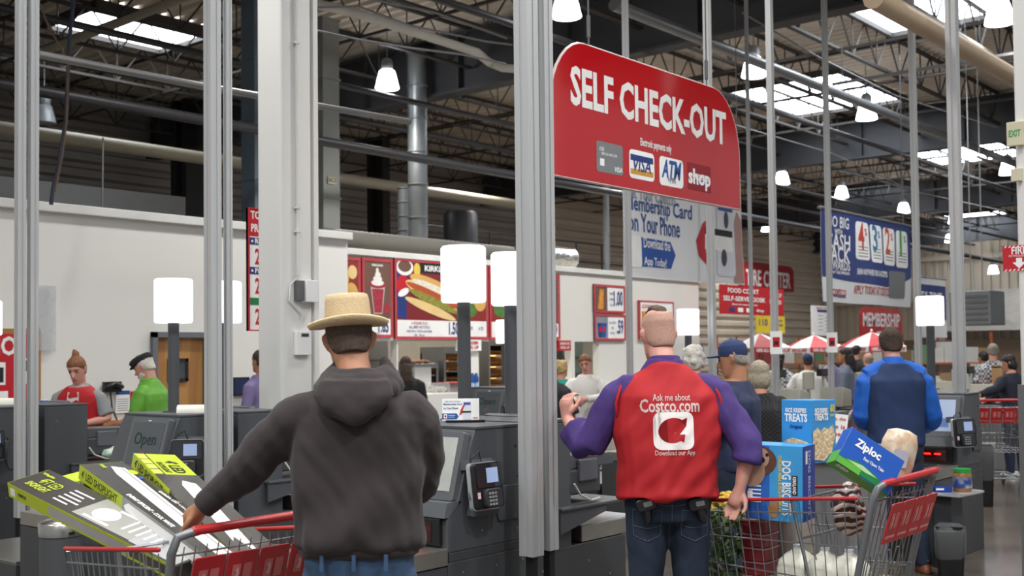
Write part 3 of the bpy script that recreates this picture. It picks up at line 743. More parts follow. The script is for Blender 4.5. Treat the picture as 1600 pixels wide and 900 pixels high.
hall_sign('hall_sign', 'narrow red and white RETURNS sign at the far wall', (1460, 532), (1495, 524), 20.0, mat('pale_sign', 'c9c0bc', .5), [('RETURNS', .5, .5, .7, .6)], tm=REDP, hang=False)
hall_sign('hall_sign', 'white and red tell us sign on the far block wall', (1518, 578), (1553, 549), 14.5, PAPER, [('Tell us what', .5, .75, .8, .2), ('you think', .45, .5, .6, .2)], tm=REDP, hang=False)
# ---- price pylon behind the first column
A = PY(388, 517, 8.6); E = PY(440, 330, 8.6); w_ = .52; h_ = E.z-A.z
r = board('price_sign', 'tall tobacco price board in red, blue and white left of the near column', 'sign', frame((A.x, 8.6, A.z), (1, 0, 0), (0, 0, 1)), w_, h_, PAPER, frame_m=REDP, ft=.012)
decal('red_heading', rect(.012, h_*.77, w_-.012, h_-.012), REDP, r, ID4)
text('TODAY', .07, PAPER, r, ID4, x=.03, y=h_*.94, align='LEFT', bold=.04, sx=.75, dz=.003); text('PRICES', .07, PAPER, r, ID4, x=.03, y=h_*.835, align='LEFT', bold=.04, sx=.75, dz=.003)
for y_, c_, s in ((.7, NAVYP, 'Regular'), (.46, NAVYP, 'Premium'), (.21, mat('green_print', '1f7a4d', .5), '')):
    decal('colour_band', rect(.012, h_*y_, w_-.012, h_*(y_+.06)), c_, r, ID4)
    if s: text(s, .045, PAPER, r, ID4, x=.075, y=h_*(y_+.03), align='LEFT', bold=.04, dz=.003); decal('star', oval(.045, h_*(y_+.03), .013, .013, 6), PAPER, r, ID4, dz=.003)
for y_, s in ((.6, '2.49'), (.36, '2.69'), (.11, '2.59')): text(s, .14, REDP, r, ID4, x=.075, y=h_*y_, align='LEFT', sx=.6, bold=.03, dz=.003)
# ================================================================= food court
YF = 13.3
XF = PY(1092, 480, YF).x
OP = [(565, 620), (622, 735), (748, 850), (858, 892), (898, 936)]       # openings, in columns of the photograph
zs, zh = 1.0, PY(700, 533, YF).z
b = B()
b.box(XE-.6, XF, YF, YF+.15, zh, 3.22); b.box(XE-.6, XF, YF, YF+.15, 0, zs)
xs = [XE-.6]
for (q0, q1) in OP:
    xs += [PY(q0, 560, YF).x, PY(q1, 560, YF).x]
xs.append(XF)
for i in range(0, len(xs), 2): b.box(xs[i], xs[i+1], YF, YF+.15, zs, zh)
b.box(XF-.15, XF, YF+.15, YF+5, 0, 3.22); b.box(XE-.16, XE, 12.9, YF, 0, 3.36)
mw = struct('wall_menu', b, mat('menu_wall_paint', 'dcdad4', .65, var=(.5, .03)))
struct('trim_3', B().box(XE-.1, XF+.05, YF-.06, YF+.2, 3.22, 3.32), mat('cap_trim', 'd9d9d6', .6), bev=.01)
struct('wall_kitchen', B().box(XE-.6, XF, YF+3.6, YF+3.7, 0, 3.1).box(XE-.6, XF, YF+.15, YF+3.6, 3.0, 3.1), mat('kitchen_wall', 'b9b2a6', .6))
struct('trim_4', B().box(XE-.1, XF, YF-.35, YF, zs-.06, zs), mat('steel_counter', 'a9acae', .3, .8), bev=.005)
for k in range(3):
    l = bpy.data.lights.new('kitchen_light', 'AREA'); l.energy = 70; l.shape = 'RECTANGLE'; l.size = 1.2; l.size_y = .3; l.color = (1, .93, .82)
    o = bpy.data.objects.new('kitchen_light', l); COL.objects.link(o); o.location = (xs[1]+1.5+2.6*k, YF+1.6, 2.95)
# kitchen units seen through the hatches
SS = mat('brushed_steel', '9a9b9c', .35, .85, var=(3, .08)); DKS = mat('dark_oven', '2e2a28', .35, .3)
def fx(px): return PY(px, 560, YF+.8).x
def oven(label, q0, q1, py0, py1, rows=3, warm=True):
    y = YF+.8; a, e = PY(q0, py1, y), PY(q1, py0, y)
    r = thing('warming_cabinet', label, 'oven')
    b = B(); b.box(a.x, e.x, y, y+.6, 0, a.z); b.box(a.x, a.x+.05, y, y+.6, a.z, e.z); b.box(e.x-.05, e.x, y, y+.6, a.z, e.z); b.box(a.x, e.x, y, y+.6, e.z, e.z+.12); b.box(a.x, e.x, y+.55, y+.6, a.z, e.z)
    obj('cabinet', b, SS, r)
    for k in range(rows):
        z = a.z + (e.z-a.z)*(k+.15)/rows
        obj('shelf', B().box(a.x+.05, e.x-.05, y+.03, y+.55, z, z+.02), SS, r)
        g = B(); x = a.x+.12
        while x < e.x-.1: g.ell((x, y+.2, z+.06), (.055, .12, .04), 8, 5); x += .12
        obj('baked_food', g, mat('baked_crust', 'b87a3c', .6, var=(14, .3)), r, smooth=True, kind='stuff')
        if warm: obj('heat_strip', B().box(a.x+.08, e.x-.08, y+.35, y+.4, z+.2, z+.215), mat('heat_glow', 'ffb060', .5, emit=6), r)
oven('dark open pastry oven behind the first serving hatch', 656, 685, 575, 605, 2)
oven('glass fronted pizza oven behind the second serving hatch', 694, 730, 552, 600, 3)
oven('lit rotisserie cabinet with orange shelves behind the third hatch', 764, 800, 540, 612, 4)
oven('lit food cabinet hidden partly by the centre posts', 802, 846, 540, 612, 4)
p = PY(651, 568, YF+.5)
r = thing('food_tray', 'steel tray heaped with pastries on the hatch shelf', 'tray')
obj('tray', B().box(p.x-.28, p.x+.3, YF+.3, YF+.7, p.z-.06, p.z), SS, r, bev=.005); obj('tray_stand', B().box(p.x-.2, p.x+.2, YF+.35, YF+.65, zs, p.z-.06), WHITE, r)
g = B()
for k in range(26): g.ell((p.x+random.uniform(-.24, .26), YF+random.uniform(.36, .64), p.z+.02+.02*random.random()), (.05, .04, .03), 7, 5)
obj('pastries', g, mat('pastry', 'b98464', .6, var=(20, .3)), r, smooth=True, kind='stuff')
for k, (q, lab) in enumerate(((612, 'steel prep cupboard behind the first hatch'), (870, 'shelf rack seen through the hatch right of the posts'), (918, 'glass drinks cooler behind the rightmost hatch'))):
    x = fx(q); r = thing('kitchen_unit', lab, 'cupboard'); wd = .3 if k != 2 else .36
    obj('cabinet', B().box(x-wd, x+wd, YF+1.2, YF+1.8, 0, 2.2), SS if k != 1 else DKS, r)
    if k == 2: obj('glass_door', B().box(x-wd+.04, x+wd-.04, YF+1.18, YF+1.2, .2, 1.9), mat('cooler_glass', '8fa3a0', .1, spec=.8), r)
    for i in range(4): obj('shelf', B().box(x-wd+.02, x+wd-.02, YF+1.1, YF+1.2, .5+.35*i, .53+.35*i), STEELM, r)
r = thing('serving_counter', 'white food court counter with a clear tub and red baskets', 'counter')
# menu boards
def menu(label, p0, p1, price, pic, y=YF-.035, texts=(), strip=.24):
    A = PY(p0[0], p0[1], y); E = PY(p1[0], p1[1], y); w, h = E.x-A.x, E.z-A.z
    r = board('menu_board', label, 'sign', frame((A.x, y, A.z), (1, 0, 0), (0, 0, 1)), w, h, PAPER, .02, mat('menu_rim', 'b9434a', .4), .045, group='food court menu boards')
    pic(r, .05, h*strip, w-.05, h-.05)
    if price: text(price, h*strip*.62, NAVYP, r, ID4, x=w-.09, y=h*strip*.56, align='RIGHT', sx=.55, bold=.04, dz=.004)
    for (s, cx, cy, hh, m) in texts: text(s, h*hh, m, r, ID4, x=w*cx, y=h*cy, sx=.8, dz=.004)
    return r, w, h
BRN = mat('photo_brown', '6f5145', .5); MAR = mat('photo_maroon', '7c2228', .5); BUN = mat('bun_print', 'd6a95e', .5); BUN2 = mat('bun_light', 'e3c489', .5)
SAU = mat('sausage_print', 'b4502c', .5); REL = mat('relish_print', '8b8a3a', .5, var=(25, .35)); ONI = mat('onion_print', 'e0dac6', .5, var=(30, .2)); ICE = mat('ice_cream_print', 'eeeae4', .5)
BER = mat('berry_print', 'a13142', .5, var=(20, .3)); CHE = mat('cheese_print', 'd8923e', .5, var=(15, .3)); GRN = mat('salad_print', '4f7a38', .5, var=(15, .3))
def pic_hotdog(r, x0, y0, x1, y1):
    w, h = x1-x0, y1-y0; D = lambda n, p, m, z: decal(n, [(x0+a*w, y0+b_*h) for a, b_ in p], m, r, ID4, dz=z)
    D('photo', rect(0, 0, 1, 1), MAR, .001); D('cup', [(0, .05), (.14, 0), (.17, .95), (0, 1)], NAVYP, .002)
    decal('cup_badge', oval(x0+.09*w, y0+.6*h, .09*w, .17*h), REDP, r, ID4, dz=.003); decal('cup_wave', oval(x0+.1*w, y0+.47*h, .09*w, .06*h, rot=.4), PAPER, r, ID4, dz=.004)
    decal('bowl', oval(x0+.12*w, y0+.9*h, .13*w, .14*h), PAPER, r, ID4, dz=.0035); decal('chili', oval(x0+.12*w, y0+.92*h, .1*w, .1*h), BRN, r, ID4, dz=.0045)
    decal('lemon', oval(x0+.31*w, y0+.87*h, .05*w, .12*h), mat('lemon_print', 'dfc14e', .5), r, ID4, dz=.0035)
    D('brand_plate', rect(.36, .82, 1, 1), BLACKP, .002); fit_text('KIRKLAND', x0+.68*w, y0+.91*h, .5*w, .1*h, PAPER, r, bold=.04, dz=.004)
    decal('bun', oval(x0+.58*w, y0+.44*h, .47*w, .14*h, rot=-.3), BUN2, r, ID4, dz=.005)
    decal('bun', oval(x0+.6*w, y0+.58*h, .42*w, .13*h, rot=-.28), BUN, r, ID4, dz=.0055)
    decal('onion', oval(x0+.62*w, y0+.52*h, .4*w, .09*h, rot=-.28), ONI, r, ID4, dz=.0062)
    decal('sausage', oval(x0+.58*w, y0+.43*h, .46*w, .075*h, rot=-.3), SAU, r, ID4, dz=.0068)
    decal('relish', oval(x0+.57*w, y0+.33*h, .42*w, .075*h, rot=-.3), REL, r, ID4, dz=.0074)
    decal('bun', oval(x0+.52*w, y0+.2*h, .42*w, .08*h, rot=-.28), BUN2, r, ID4, dz=.008)
def pic_sundae(top):
    def f(r, x0, y0, x1, y1):
        w, h = x1-x0, y1-y0
        decal('photo', rect(x0, y0, x1, y1), BRN, r, ID4); fit_text('KIRKLAND', x0+.5*w, y0+.94*h, .42*w, .04*h, PAPER, r, bold=.04, dz=.003)
        decal('cup', [(x0+.36*w, y0+.08*h), (x0+.68*w, y0+.08*h), (x0+.8*w, y0+.62*h), (x0+.22*w, y0+.62*h)], mat('cup_print', 'c9b6ae', .5), r, ID4, dz=.002)
        decal('berries', [(x0+.38*w, y0+.1*h), (x0+.66*w, y0+.1*h), (x0+.74*w, y0+.52*h), (x0+.28*w, y0+.52*h)], BER, r, ID4, dz=.003)
        decal('berries', oval(x0+.5*w, y0+.6*h, .33*w, .07*h), BER, r, ID4, dz=.0035)
        for cx, cy, rr in ((.5, .63, .24), (.5, .7, .17), (.51, .77, .11), (.49, .84, .05)): decal('swirl', oval(x0+cx*w, y0+cy*h, rr*w, .055*h), top, r, ID4, dz=.004+cy*.002)
        decal('berries', oval(x0+.86*w, y0+.18*h, .12*w, .09*h), BER, r, ID4, dz=.003)
    return f
def pic_pizza(r, x0, y0, x1, y1):
    w, h = x1-x0, y1-y0
    decal('photo', rect(x0, y0, x1, y1), mat('photo_red', '8a2a26', .5), r, ID4)
    for cx, cy, rx_, ry_, m in ((.3, .7, .3, .2, BUN), (.3, .72, .25, .16, CHE), (.7, .4, .3, .22, BUN), (.7, .42, .26, .18, CHE), (.3, .22, .25, .15, GRN), (.75, .8, .2, .12, BUN2)):
        decal('slice', oval(x0+cx*w, y0+cy*h, rx_*w, ry_*h), m, r, ID4, dz=.002+cy*.002+rx_*.002)
def pic_churro(r, x0, y0, x1, y1):
    x1 = x0 + (x1-x0)*.42; w, h = x1-x0, y1-y0
    decal('photo', rect(x0, y0, x1, y1), BRN, r, ID4)
    for k in range(4): decal('churro', [(x0+w*(.2+.1*k), y0+.05*h), (x0+w*(.3+.12*k), y0+.05*h), (x0+w*(.45+.08*k), y0+.9*h), (x0+w*(.38+.07*k), y0+.9*h)], CHE, r, ID4, dz=.002+k*.0005)
def pic_soda(r, x0, y0, x1, y1):
    x1 = x0 + (x1-x0)*.42; w, h = x1-x0, y1-y0
    decal('photo', rect(x0, y0, x1, y1), mat('photo_grey', '8b8f99', .5), r, ID4)
    for k, c in enumerate((NAVYP, BLUEP)):
        decal('cup', [(x0+w*(.2+.3*k), y0+.05*h), (x0+w*(.5+.3*k), y0+.05*h), (x0+w*(.6+.3*k), y0+.7*h), (x0+w*(.12+.3*k), y0+.7*h)], c, r, ID4, dz=.002+k*.0005); decal('cup_badge', oval(x0+w*(.36+.3*k), y0+.42*h, .12*w, .13*h), REDP, r, ID4, dz=.004)
menu('menu board with salad photo cut off by the partition end', (520, 528), (563, 403), None, pic_pizza)
menu('menu board showing a strawberry sundae priced 1.65', (566, 527), (613, 406), '1.65', pic_sundae(ICE), texts=(('340 cal.', .5, .05, .02, NAVYP),))
menu('wide menu board with a hot dog photo priced 1.50', (617, 530), (721, 411), '1.50', pic_hotdog, texts=(('¼-POUND PLUS', .35, .2, .035, REDP), ('ALL BEEF HOT DOG', .35, .15, .035, NAVYP), ('AND 20 oz. SODA (with Refill)', .35, .1, .03, NAVYP), ('540 - 790 cal.', .35, .05, .03, NAVYP)))
menu('menu board with a sandwich photo partly behind the lamp post', (724, 530), (762, 414), None, pic_pizza, texts=(('.99', .3, .14, .05, NAVYP), ('6.95', .7, .14, .05, NAVYP)))
menu('menu board with pizza slices left of the centre posts', (765, 531), (838, 419), '9.95', pic_pizza, texts=(('COMBO', .3, .1, .05, REDP),))
menu('menu board with a berry yogurt cup priced 4.99', (840, 530), (874, 429), '4.99', pic_sundae(BER), texts=(('250 cal.', .5, .04, .02, NAVYP),))
for lab, p0, p1, pr, pf in (('small menu board with churros priced 1.00', (928, 488), (976, 447), '1.00', pic_churro), ('small menu board with soda cups priced .59', (929, 532), (977, 492), '.59', pic_soda)):
    r, w_, h_ = menu(lab, p0, p1, None, pf, strip=.08)
    text(pr, h_*.5, NAVYP, r, ID4, x=w_-.08, y=h_*.5, align='RIGHT', sx=.5, bold=.04, dz=.004)
    for k, s in enumerate(('TWISTED', 'CHURRO', '510 cal.') if pr == '1.00' else ('20 oz. SODA', 'refill', '0-270 cal.')): text(s, h_*.09, NAVYP, r, ID4, x=w_*.57, y=h_*(.68-.2*k), sx=.6, dz=.004)
r, w_, h_ = hall_sign('menu_board', 'white bakery board with red COSTCO heading behind the vest worker', (1001, 530), (1051, 474), YF-.06, PAPER, [('COSTCO', .3, .88, .5, .1)], tm=REDP, hang=False)
obj('rim', B().box(-.03, w_+.03, h_, h_+.03, -.05, .01).box(-.03, 0, 0, h_, -.05, .01).box(w_, w_+.03, 0, h_, -.05, .01), MATS['menu_rim'], r)
decal('photo', rect(.05, h_*.2, w_-.05, h_*.75), CHE, r, ID4, dz=.002)
hall_sign('hall_sign', 'small ORDER PICK UP sign under the hot dog board', (715, 548), (752, 531), YF-.06, PAPER, [('ORDER', .6, .72, .55, .3), ('PICK UP', .6, .3, .55, .3)], tm=REDP, hang=False)
hall_sign('hall_sign', 'small red ORDER PICK UP sign right of the centre posts', (873, 548), (892, 532), YF-.06, RED2, [('ORDER FOOD', .5, .7, .8, .25), ('PICK UP', .5, .3, .7, .25)], hang=False)
# counter and clutter in front of the hatch
yy = YF-.9
a, e = PY(668, 640, yy), PY(756, 640, yy); zc = PY(700, 614, yy).z
obj('counter_body', B().box(XE+.05, e.x+2, yy, yy+.5, 0, zc), WHITE, r := [o for o in COL.objects if o.name == 'serving_counter'][0], bev=.01)
p = PY(683, 608, yy+.2)
t = thing('clear_tub', 'clear plastic tub of pale food on the food court counter', 'tub')
obj('tub', B().box(p.x-.18, p.x+.18, yy+.08, yy+.34, zc, zc+.16), mat('clear_acrylic', 'cfd3d8', .15, alpha=.35), t, bev=.01)
g = B()
for k in range(30): g.ell((p.x+random.uniform(-.15, .15), yy+random.uniform(.11, .3), zc+.03+.06*random.random()), .028, 6, 4)
obj('pale_rolls', g, mat('dough', 'd9d2c0', .7), t, smooth=True, kind='stuff')
p = PY(704, 612, yy+.2)
t = thing('wire_basket', 'red rimmed basket beside the clear tub on the counter', 'basket')
obj('basket', B().box(p.x-.13, p.x+.15, yy+.1, yy+.35, zc, zc+.14), mat('basket_grey', '9b8f8c', .5, alpha=.6), t); obj('rim', B().box(p.x-.15, p.x+.17, yy+.08, yy+.37, zc+.14, zc+.16), REDP, t)
for k, q in enumerate((738, 744)):
    p = PY(q, 610, yy+.15)
    t = thing('spray_bottle', ['blue capped bottle left of the pair on the food counter', 'blue capped bottle right of the pair on the food counter'][k], 'bottle', group='blue bottles on the food counter')
    obj('bottle', B().lathe([(.001, 0), (.04, 0), (.04, .16), (.02, .2)], 10, (p.x, yy+.15, zc)), mat('pale_blue_liquid', '9fb6d8', .3), t, smooth=True)
    obj('cap', B().lathe([(.045, .15), (.045, .22), (.02, .3), (.001, .3)], 10, (p.x, yy+.15, zc)), BLUEP, t, smooth=True)
# ================================================================= tall posts
def post(label, x, y, z0=.65, rod=True, a=.07, group=None):
    """grooved aluminium post from z0 up to the roof, on a thin black stem"""
    r = thing('tall_post', label, 'post', (x, y, 0), group=group)
    h = a/2; g = .006; q = .008
    pts = [(-h, -h), (-q, -h), (-q, -h+g), (q, -h+g), (q, -h), (h, -h), (h, -q), (h-g, -q), (h-g, q), (h, q), (h, h), (q, h), (q, h-g), (-q, h-g), (-q, h), (-h, h), (-h, q), (-h+g, q), (-h+g, -q), (-h, -q)]
    obj('extrusion', B().prism(pts, z0, ZR-.02), ALU, r, smooth=False)
    obj('stem', B().box(-.02, .02, -.02, .02, 0, z0), BLACKP, r)
    return r
post('left post of the thick pair standing at the middle of the photo', 4.27, 3.50, .655, a=.085)
post('right post of the thick pair standing at the middle of the photo', 4.43, 3.52, .66, a=.07)
p = PY(333, 600, 5.8); post('left post of the pair left of the near white column', p.x, 5.8, .5, a=.075)
p = PY(357, 600, 5.86); post('right post of the pair left of the near white column', p.x, 5.86, .5, a=.04)
p = PY(31, 600, 8.0); post('left post of the leftmost pair near the photo edge', p.x, 8.0, .5, a=.06)
p = PY(51, 600, 8.0); post('right post of the leftmost pair near the photo edge', p.x, 8.0, .5, a=.06)
p = P(1500, 600, 9.35); post('thick post beside the right check-out with the man in blue', p.x, p.y, .65, a=.085)
for k, (px_, d_, a_) in enumerate(((984, 12.4, .055), (1113, 11.8, .065), (1211, 11.6, .06), (1298, 13.2, .055), (1435, 12.8, .065), (1175, 15, .04))):
    p = P(px_, 545, d_)
    t = post(['thin post rising behind the left part of the phone banner', 'thin post rising behind the right end of the self check-out sign', 'thin post right of the self check-out sign carrying a paper notice', 'thin post in front of the cash rewards banner carrying a paper notice', 'thin post behind the white lamp at the right', 'slimmest post just right of the red kiosk sign'][k], p.x, p.y, .3, a=a_)
    if k in (2, 3):
        q = P(px_+2, 533, d_-.15)
        n = thing('paper_notice', ['white paper notice with red square on the post left of the umbrellas', 'white paper notice with red square on the post before the rewards banner'][k-2], 'notice', M=frame(q, (HR*.94 - HF*.34), (0, 0, 1)))
        obj('sheet', B().box(-.06, .06, -.13, .1, 0, .006), PAPER, n); decal('red_square', rect(-.035, -.06, .035, .04), REDP, n, ID4, dz=.007); decal('photo', rect(-.02, -.04, .02, .0), BLACKP, n, ID4, dz=.008)
# ================================================================= check-outs
CAB = mat('charcoal_cabinet', '4a4d51', .45, var=(1, .04)); CABD = mat('dark_cabinet', '3e4043', .5, var=(1, .04)); BLK = mat('black_plastic', '1b1b1d', .35); SCRW = mat('screw', 'a9abad', .3, .8)
STS = mat('satin_steel', 'a5a29b', .3, .85, var=(5, .1)); LED_R = mat('red_scanner_glow', 'ff1c14', .5, emit=7)
BEZ = mat('bezel_grey', '5b5e62', .4)
SCR = mat2('screen_lit', 'a9aeaa', 'b7b9b2', .2, kind='noise', scale=6); SCR_OPEN = mat('screen_dark', '4b5054', .15, spec=.6); SCR_BLUE = mat('screen_blue', 'a8b8d6', .2)
def terminal(par, M):
    """card reader: x right, y up, z out"""
    k = lambda n, b, m, **q: obj(n, b, m, par, M=M, **q)
    b = B().prism(rrect(-.095, -.1, .095, .115, .02), -.045, 0)
    k('reader_body', b, BLK, smooth=True)
    k('reader_shell', B().prism(rrect(-.1, -.108, .1, .12, .024), -.05, -.028), mat('reader_shell', 'b9bcc0', .25, .5), smooth=True)
    k('reader_face', B().prism(rrect(-.088, .0, .088, .108, .012), 0, .004), mat('reader_glass', '2a2b2e', .06, spec=.8), smooth=True)
    k('reader_screen', B().prism(rect(-.02, .02, .06, .09), .004, .006), mat('reader_lcd', '8fa0c4', .2, emit=.5))
    k('keypad_hood', B().prism(rrect(-.06, -.095, .055, -.008, .02), 0, .03), mat('hood', '2e2e31', .4), bev=.006)
    g = B()
    for i in range(3):
        for j in range(4): g.box(-.045+.02*i, -.032+.02*i, -.085+.017*j, -.075+.017*j, .03, .034)
    k('key', g, mat('key_grey', '8b8e91', .4), kind='stuff')
    k('sticker', B().prism(rect(-.09, -.05, -.07, -.02), 0, .002), mat('pink_sticker', 'd9b3c0', .5))
def checkout(name, label, x0, y0, scr=SCR, openx=False, face=1, term=None, lit=True):
    """tower faces -x (face=1); near side panel lies in the plane y0"""
    r = thing(name, label, 'checkout', (x0, y0, 0), 0 if face == 1 else 0)
    prof = [(0, .70), (.56, .70), (.56, 1.265), (.2, 1.265), (.17, 1.2), (.07, .92), (.01, .87), (0, .85)]
    obj('tower', B().prism([(a, z) for a, z in prof], 0, .62, ax='y'), CAB, r, bev=.006)
    obj('side_panel', B().prism([(.30, .98), (.56, .98), (.56, .81), (.36, .81)], -.012, 0, ax='y'), CAB, r, bev=.003)
    obj('base', B().box(-.0, .58, -.004, .63, .0, .655).box(.01, .57, .0, .62, .655, .70), CABD, r, bev=.004)
    obj('scanner_base', B().box(-.5, 0, 0, .6, 0, .64), CABD, r, bev=.004)
    obj('scale_deck', B().box(-.5, -.002, -.006, .6, .645, .725), STS, r, bev=.004)
    obj('scale_glass', B().box(-.36, -.1, .12, .48, .725, .729), mat('dark_glass', '3c434a', .08, spec=.8), r)
    obj('top_cap', B().box(.2, .565, -.004, .624, 1.265, 1.28), CAB, r, bev=.003)
    # scanner window
    obj('scanner_window', B().box(-.025, .0, .03, .57, .735, .86), BLK, r, bev=.004)
    obj('scanner_glass', B().box(-.028, -.025, .08, .5, .75, .84), mat('red_glass', '3a0c0c', .08, spec=.8), r)
    if lit:
        for q in (.12, .2, .33): obj('scanner_light', B().box(-.031, -.028, q, q+.05, .8, .812), LED_R, r)
    obj('under_shelf', B().prism([(-.02, .865), (.015, .865), (.1, .935), (.0, .935)], .0, .6, ax='y'), BEZ, r)
    for (sx2, sz) in ((.50, 1.17), (.50, .76), (.24, .78), (.5, 1.02), (.1, .6), (.34, .6), (.54, .6)):
        obj('screw', B().lathe([(.001, 0), (.006, 0), (.006, .003), (.001, .004)], 8), SCRW if sz < .8 else BLK, r, M=frame((sx2, -.013 if (sz, sx2) == (1.02, .5) else -.001 if sz > .7 else -.005, sz), (1, 0, 0), (0, 0, 1)))
    # tilted touch screen; x right is -y
    up = V((.075, 0, .27)).normalized()
    Ms = frame((.075, .42, .93), (0, -1, 0), up)
    sc_ = obj('touch_screen', B().prism(rrect(0, 0, .405, .335, .012), -.02, .025), BEZ, r, M=Ms, bev=.003)
    obj('screen_glass', B().prism(rect(.03, .045, .375, .305), .025, .027), scr, sc_)
    obj('maker_plate', B().prism(rect(.19, .314, .22, .32), .025, .028), PAPER, sc_)
    if openx:
        text('Open', .075, mat('screen_text', '16302c', .4), sc_, ID4, x=.2, y=.2, dz=.029, name='screen_lettering')
        decal('card_icon', rect(.18, .1, .225, .125), mat('icon_red', '7a4a4a', .5), sc_, ID4, dz=.028)
    elif scr is SCR:
        for k in range(4): decal('screen_line', rect(.09, .24-.04*k, .2+.03*(k % 2), .247-.04*k), mat('faint_print', '96989a', .4), sc_, ID4, dz=.028)
        decal('screen_key', rect(.24, .07, .3, .1), mat('tan_key', 'b5a98a', .4), sc_, ID4, dz=.028)
    else:
        for k in range(3): decal('screen_key', rect(.05+.1*k, .08, .13+.1*k, .15), mat('blue_key', '5f7fb5', .4), sc_, ID4, dz=.028)
    # bracket and card reader
    kw = term or dict(o=(.19, -.1, 1.0), yaw=0)
    fr_ = V((math.cos(math.radians(kw['yaw'])), math.sin(math.radians(kw['yaw'])), 0))
    Mt = frame(kw['o'], fr_, (0, .12, 1))
    obj('reader_bracket', B().prism([(.13, .86), (.3, .86), (.34, 1.03), (.3, 1.03), (.27, .92), (.15, .92)], -.06, 0, ax='y'), CAB, r, bev=.004)
    obj('reader_arm', B().box(-.08, .09, .09, .135, -.12, -.05), BEZ, r, M=Mt)
    terminal(r, Mt)
    obj('reader_cable', B().tube([Mt @ V((0, .12, -.04)), Mt @ V((-.02, .17, -.03)), Mt @ V((-.07, .14, -.04)), Mt @ V((-.09, .05, -.05)), Mt @ V((-.1, -.05, -.04))], .004, 5), BLK, r, smooth=True)
    obj('reader_cable', B().tube([Mt @ V((.1, .07, -.04)), Mt @ V((.14, .06, -.05)), Mt @ V((.15, 0, -.06)), Mt @ V((.12, -.04, -.06))], .004, 5), BLK, r, smooth=True)
    # bagging platform beyond the tower
    obj('bagging_platform', B().box(-.5, .5, .66, 1.62, 0, .40), CABD, r, bev=.006)
    obj('bagging_plate', B().box(-.49, .49, .67, 1.6, .40, .415), STS, r, bev=.003)
    obj('vent_slot', B().box(-.507, -.5, .8, 1.3, .22, .28), BLK, r)
    return r
checkout('self_checkout', 'grey self check-out with lit screen and card reader right of the man in the hat', 3.87, 3.68)
checkout('self_checkout', 'grey self check-out with dark Open screen behind the shop light boxes', 3.80, 6.05, SCR_OPEN, True, term=dict(o=(.17, -.12, 1.02), yaw=-42))
checkout('self_checkout', 'grey self check-out cut off by the left photo edge', 3.72, 8.4, SCR_OPEN, True)
checkout('self_checkout', 'grey self check-out with blue screen in front of the man in blue', 9.1, 3.12, SCR_BLUE, term=dict(o=(-.08, -.1, .98), yaw=-30))
checkout('self_checkout', 'far self check-out with Open screen behind the centre posts', 9.1, 7.92, SCR_OPEN, True, lit=False)
checkout('self_checkout', 'grey self check-out behind the man in the navy cap', 9.1, 5.6, SCR_OPEN, True, lit=False)
def backunit(label, x0, y0, bag=True):
    """the unit that stands back to back and faces +x: cabinet, printer on a shelf, steel deck"""
    r = thing('printer_checkout', label, 'checkout', (x0, y0, 0))
    obj('tower', B().box(0, .36, 0, .62, .0, 1.265), CAB, r, bev=.008)
    obj('top_cap', B().box(-.0, .365, -.003, .624, 1.265, 1.28), CAB, r, bev=.003)
    obj('printer', B().box(.36, .66, .02, .3, .86, 1.0), CABD, r, bev=.012)
    obj('printer_lid', B().prism([(.36, 1.0), (.80, 1.0), (.80, 1.05), (.74, 1.07), (.38, 1.08), (.36, 1.06)], .03, .32, ax='y'), mat('printer_grey', '4e5155', .4), r, bev=.006)
    obj('printer_flap', B().box(.45, .62, .008, .03, .93, 1.05), mat('printer_flap', '5a5d62', .3), r, bev=.008)
    obj('shelf', B().box(.2, .82, -.06, .4, .80, .815), CAB, r, bev=.003)
    obj('shelf_bracket', B().prism([(.2, .8), (.62, .8), (.6, .76), (.2, .68)], -.05, -.035, ax='y'), CAB, r)
    obj('base', B().box(0, .86, -.004, .63, 0, .6), CABD, r, bev=.005)
    obj('scale_deck', B().box(.45, 1.0, -.0, .6, .605, .69), STS, r, bev=.004); obj('deck_plate', B().box(.46, .99, .01, .59, .69, .695), mat('pale_plate', 'c9cdd2', .2, .3), r)
    obj('white_cable', B().tube([(.36, -.02, .93), (.4, -.03, .87), (.5, -.03, .83), (.62, 0, .83)], .006, 6), mat('cable_white', 'd3d1c8', .5), r, smooth=True)
    if bag: obj('bagging_platform', B().box(.0, .95, .66, 1.5, 0, .42), CABD, r, bev=.006)
    for (a_, z_) in ((.1, 1.15), (.1, .5), (.5, .5), (.7, .4)): obj('screw', B().lathe([(.001, 0), (.006, 0), (.006, .003), (.001, .004)], 8), SCRW, r, M=frame((a_, -.005, z_), (1, 0, 0), (0, 0, 1)))
    # its own screen seen edge on
    Ms = frame((.40, .05, .96), (0, 1, 0), (-.1, 0, .3)) if False else frame((.42, .3, 1.0), (0, 1, 0), V((-.08, 0, .3)))
    s = obj('touch_screen', B().prism(rrect(0, 0, .3, .3, .012), -.02, .02), BEZ, r, M=Ms)
    obj('screen_glass', B().prism(rect(.03, .03, .27, .27), .02, .022), SCR_OPEN, s)
    return r
backunit('grey printer side of check-out just right of the centre posts', 4.52, 3.72)
backunit('grey printer side of check-out hidden behind the man in the hat', 4.46, 6.09)
u = backunit('grey printer side of check-out with a cloth, in front of the cashier in red', 4.38, 8.44, False)
backunit('printer side of the far check-out behind the navy capped man', 9.72, 5.64)
backunit('printer side of the farthest check-out behind the centre posts', 9.72, 7.96)
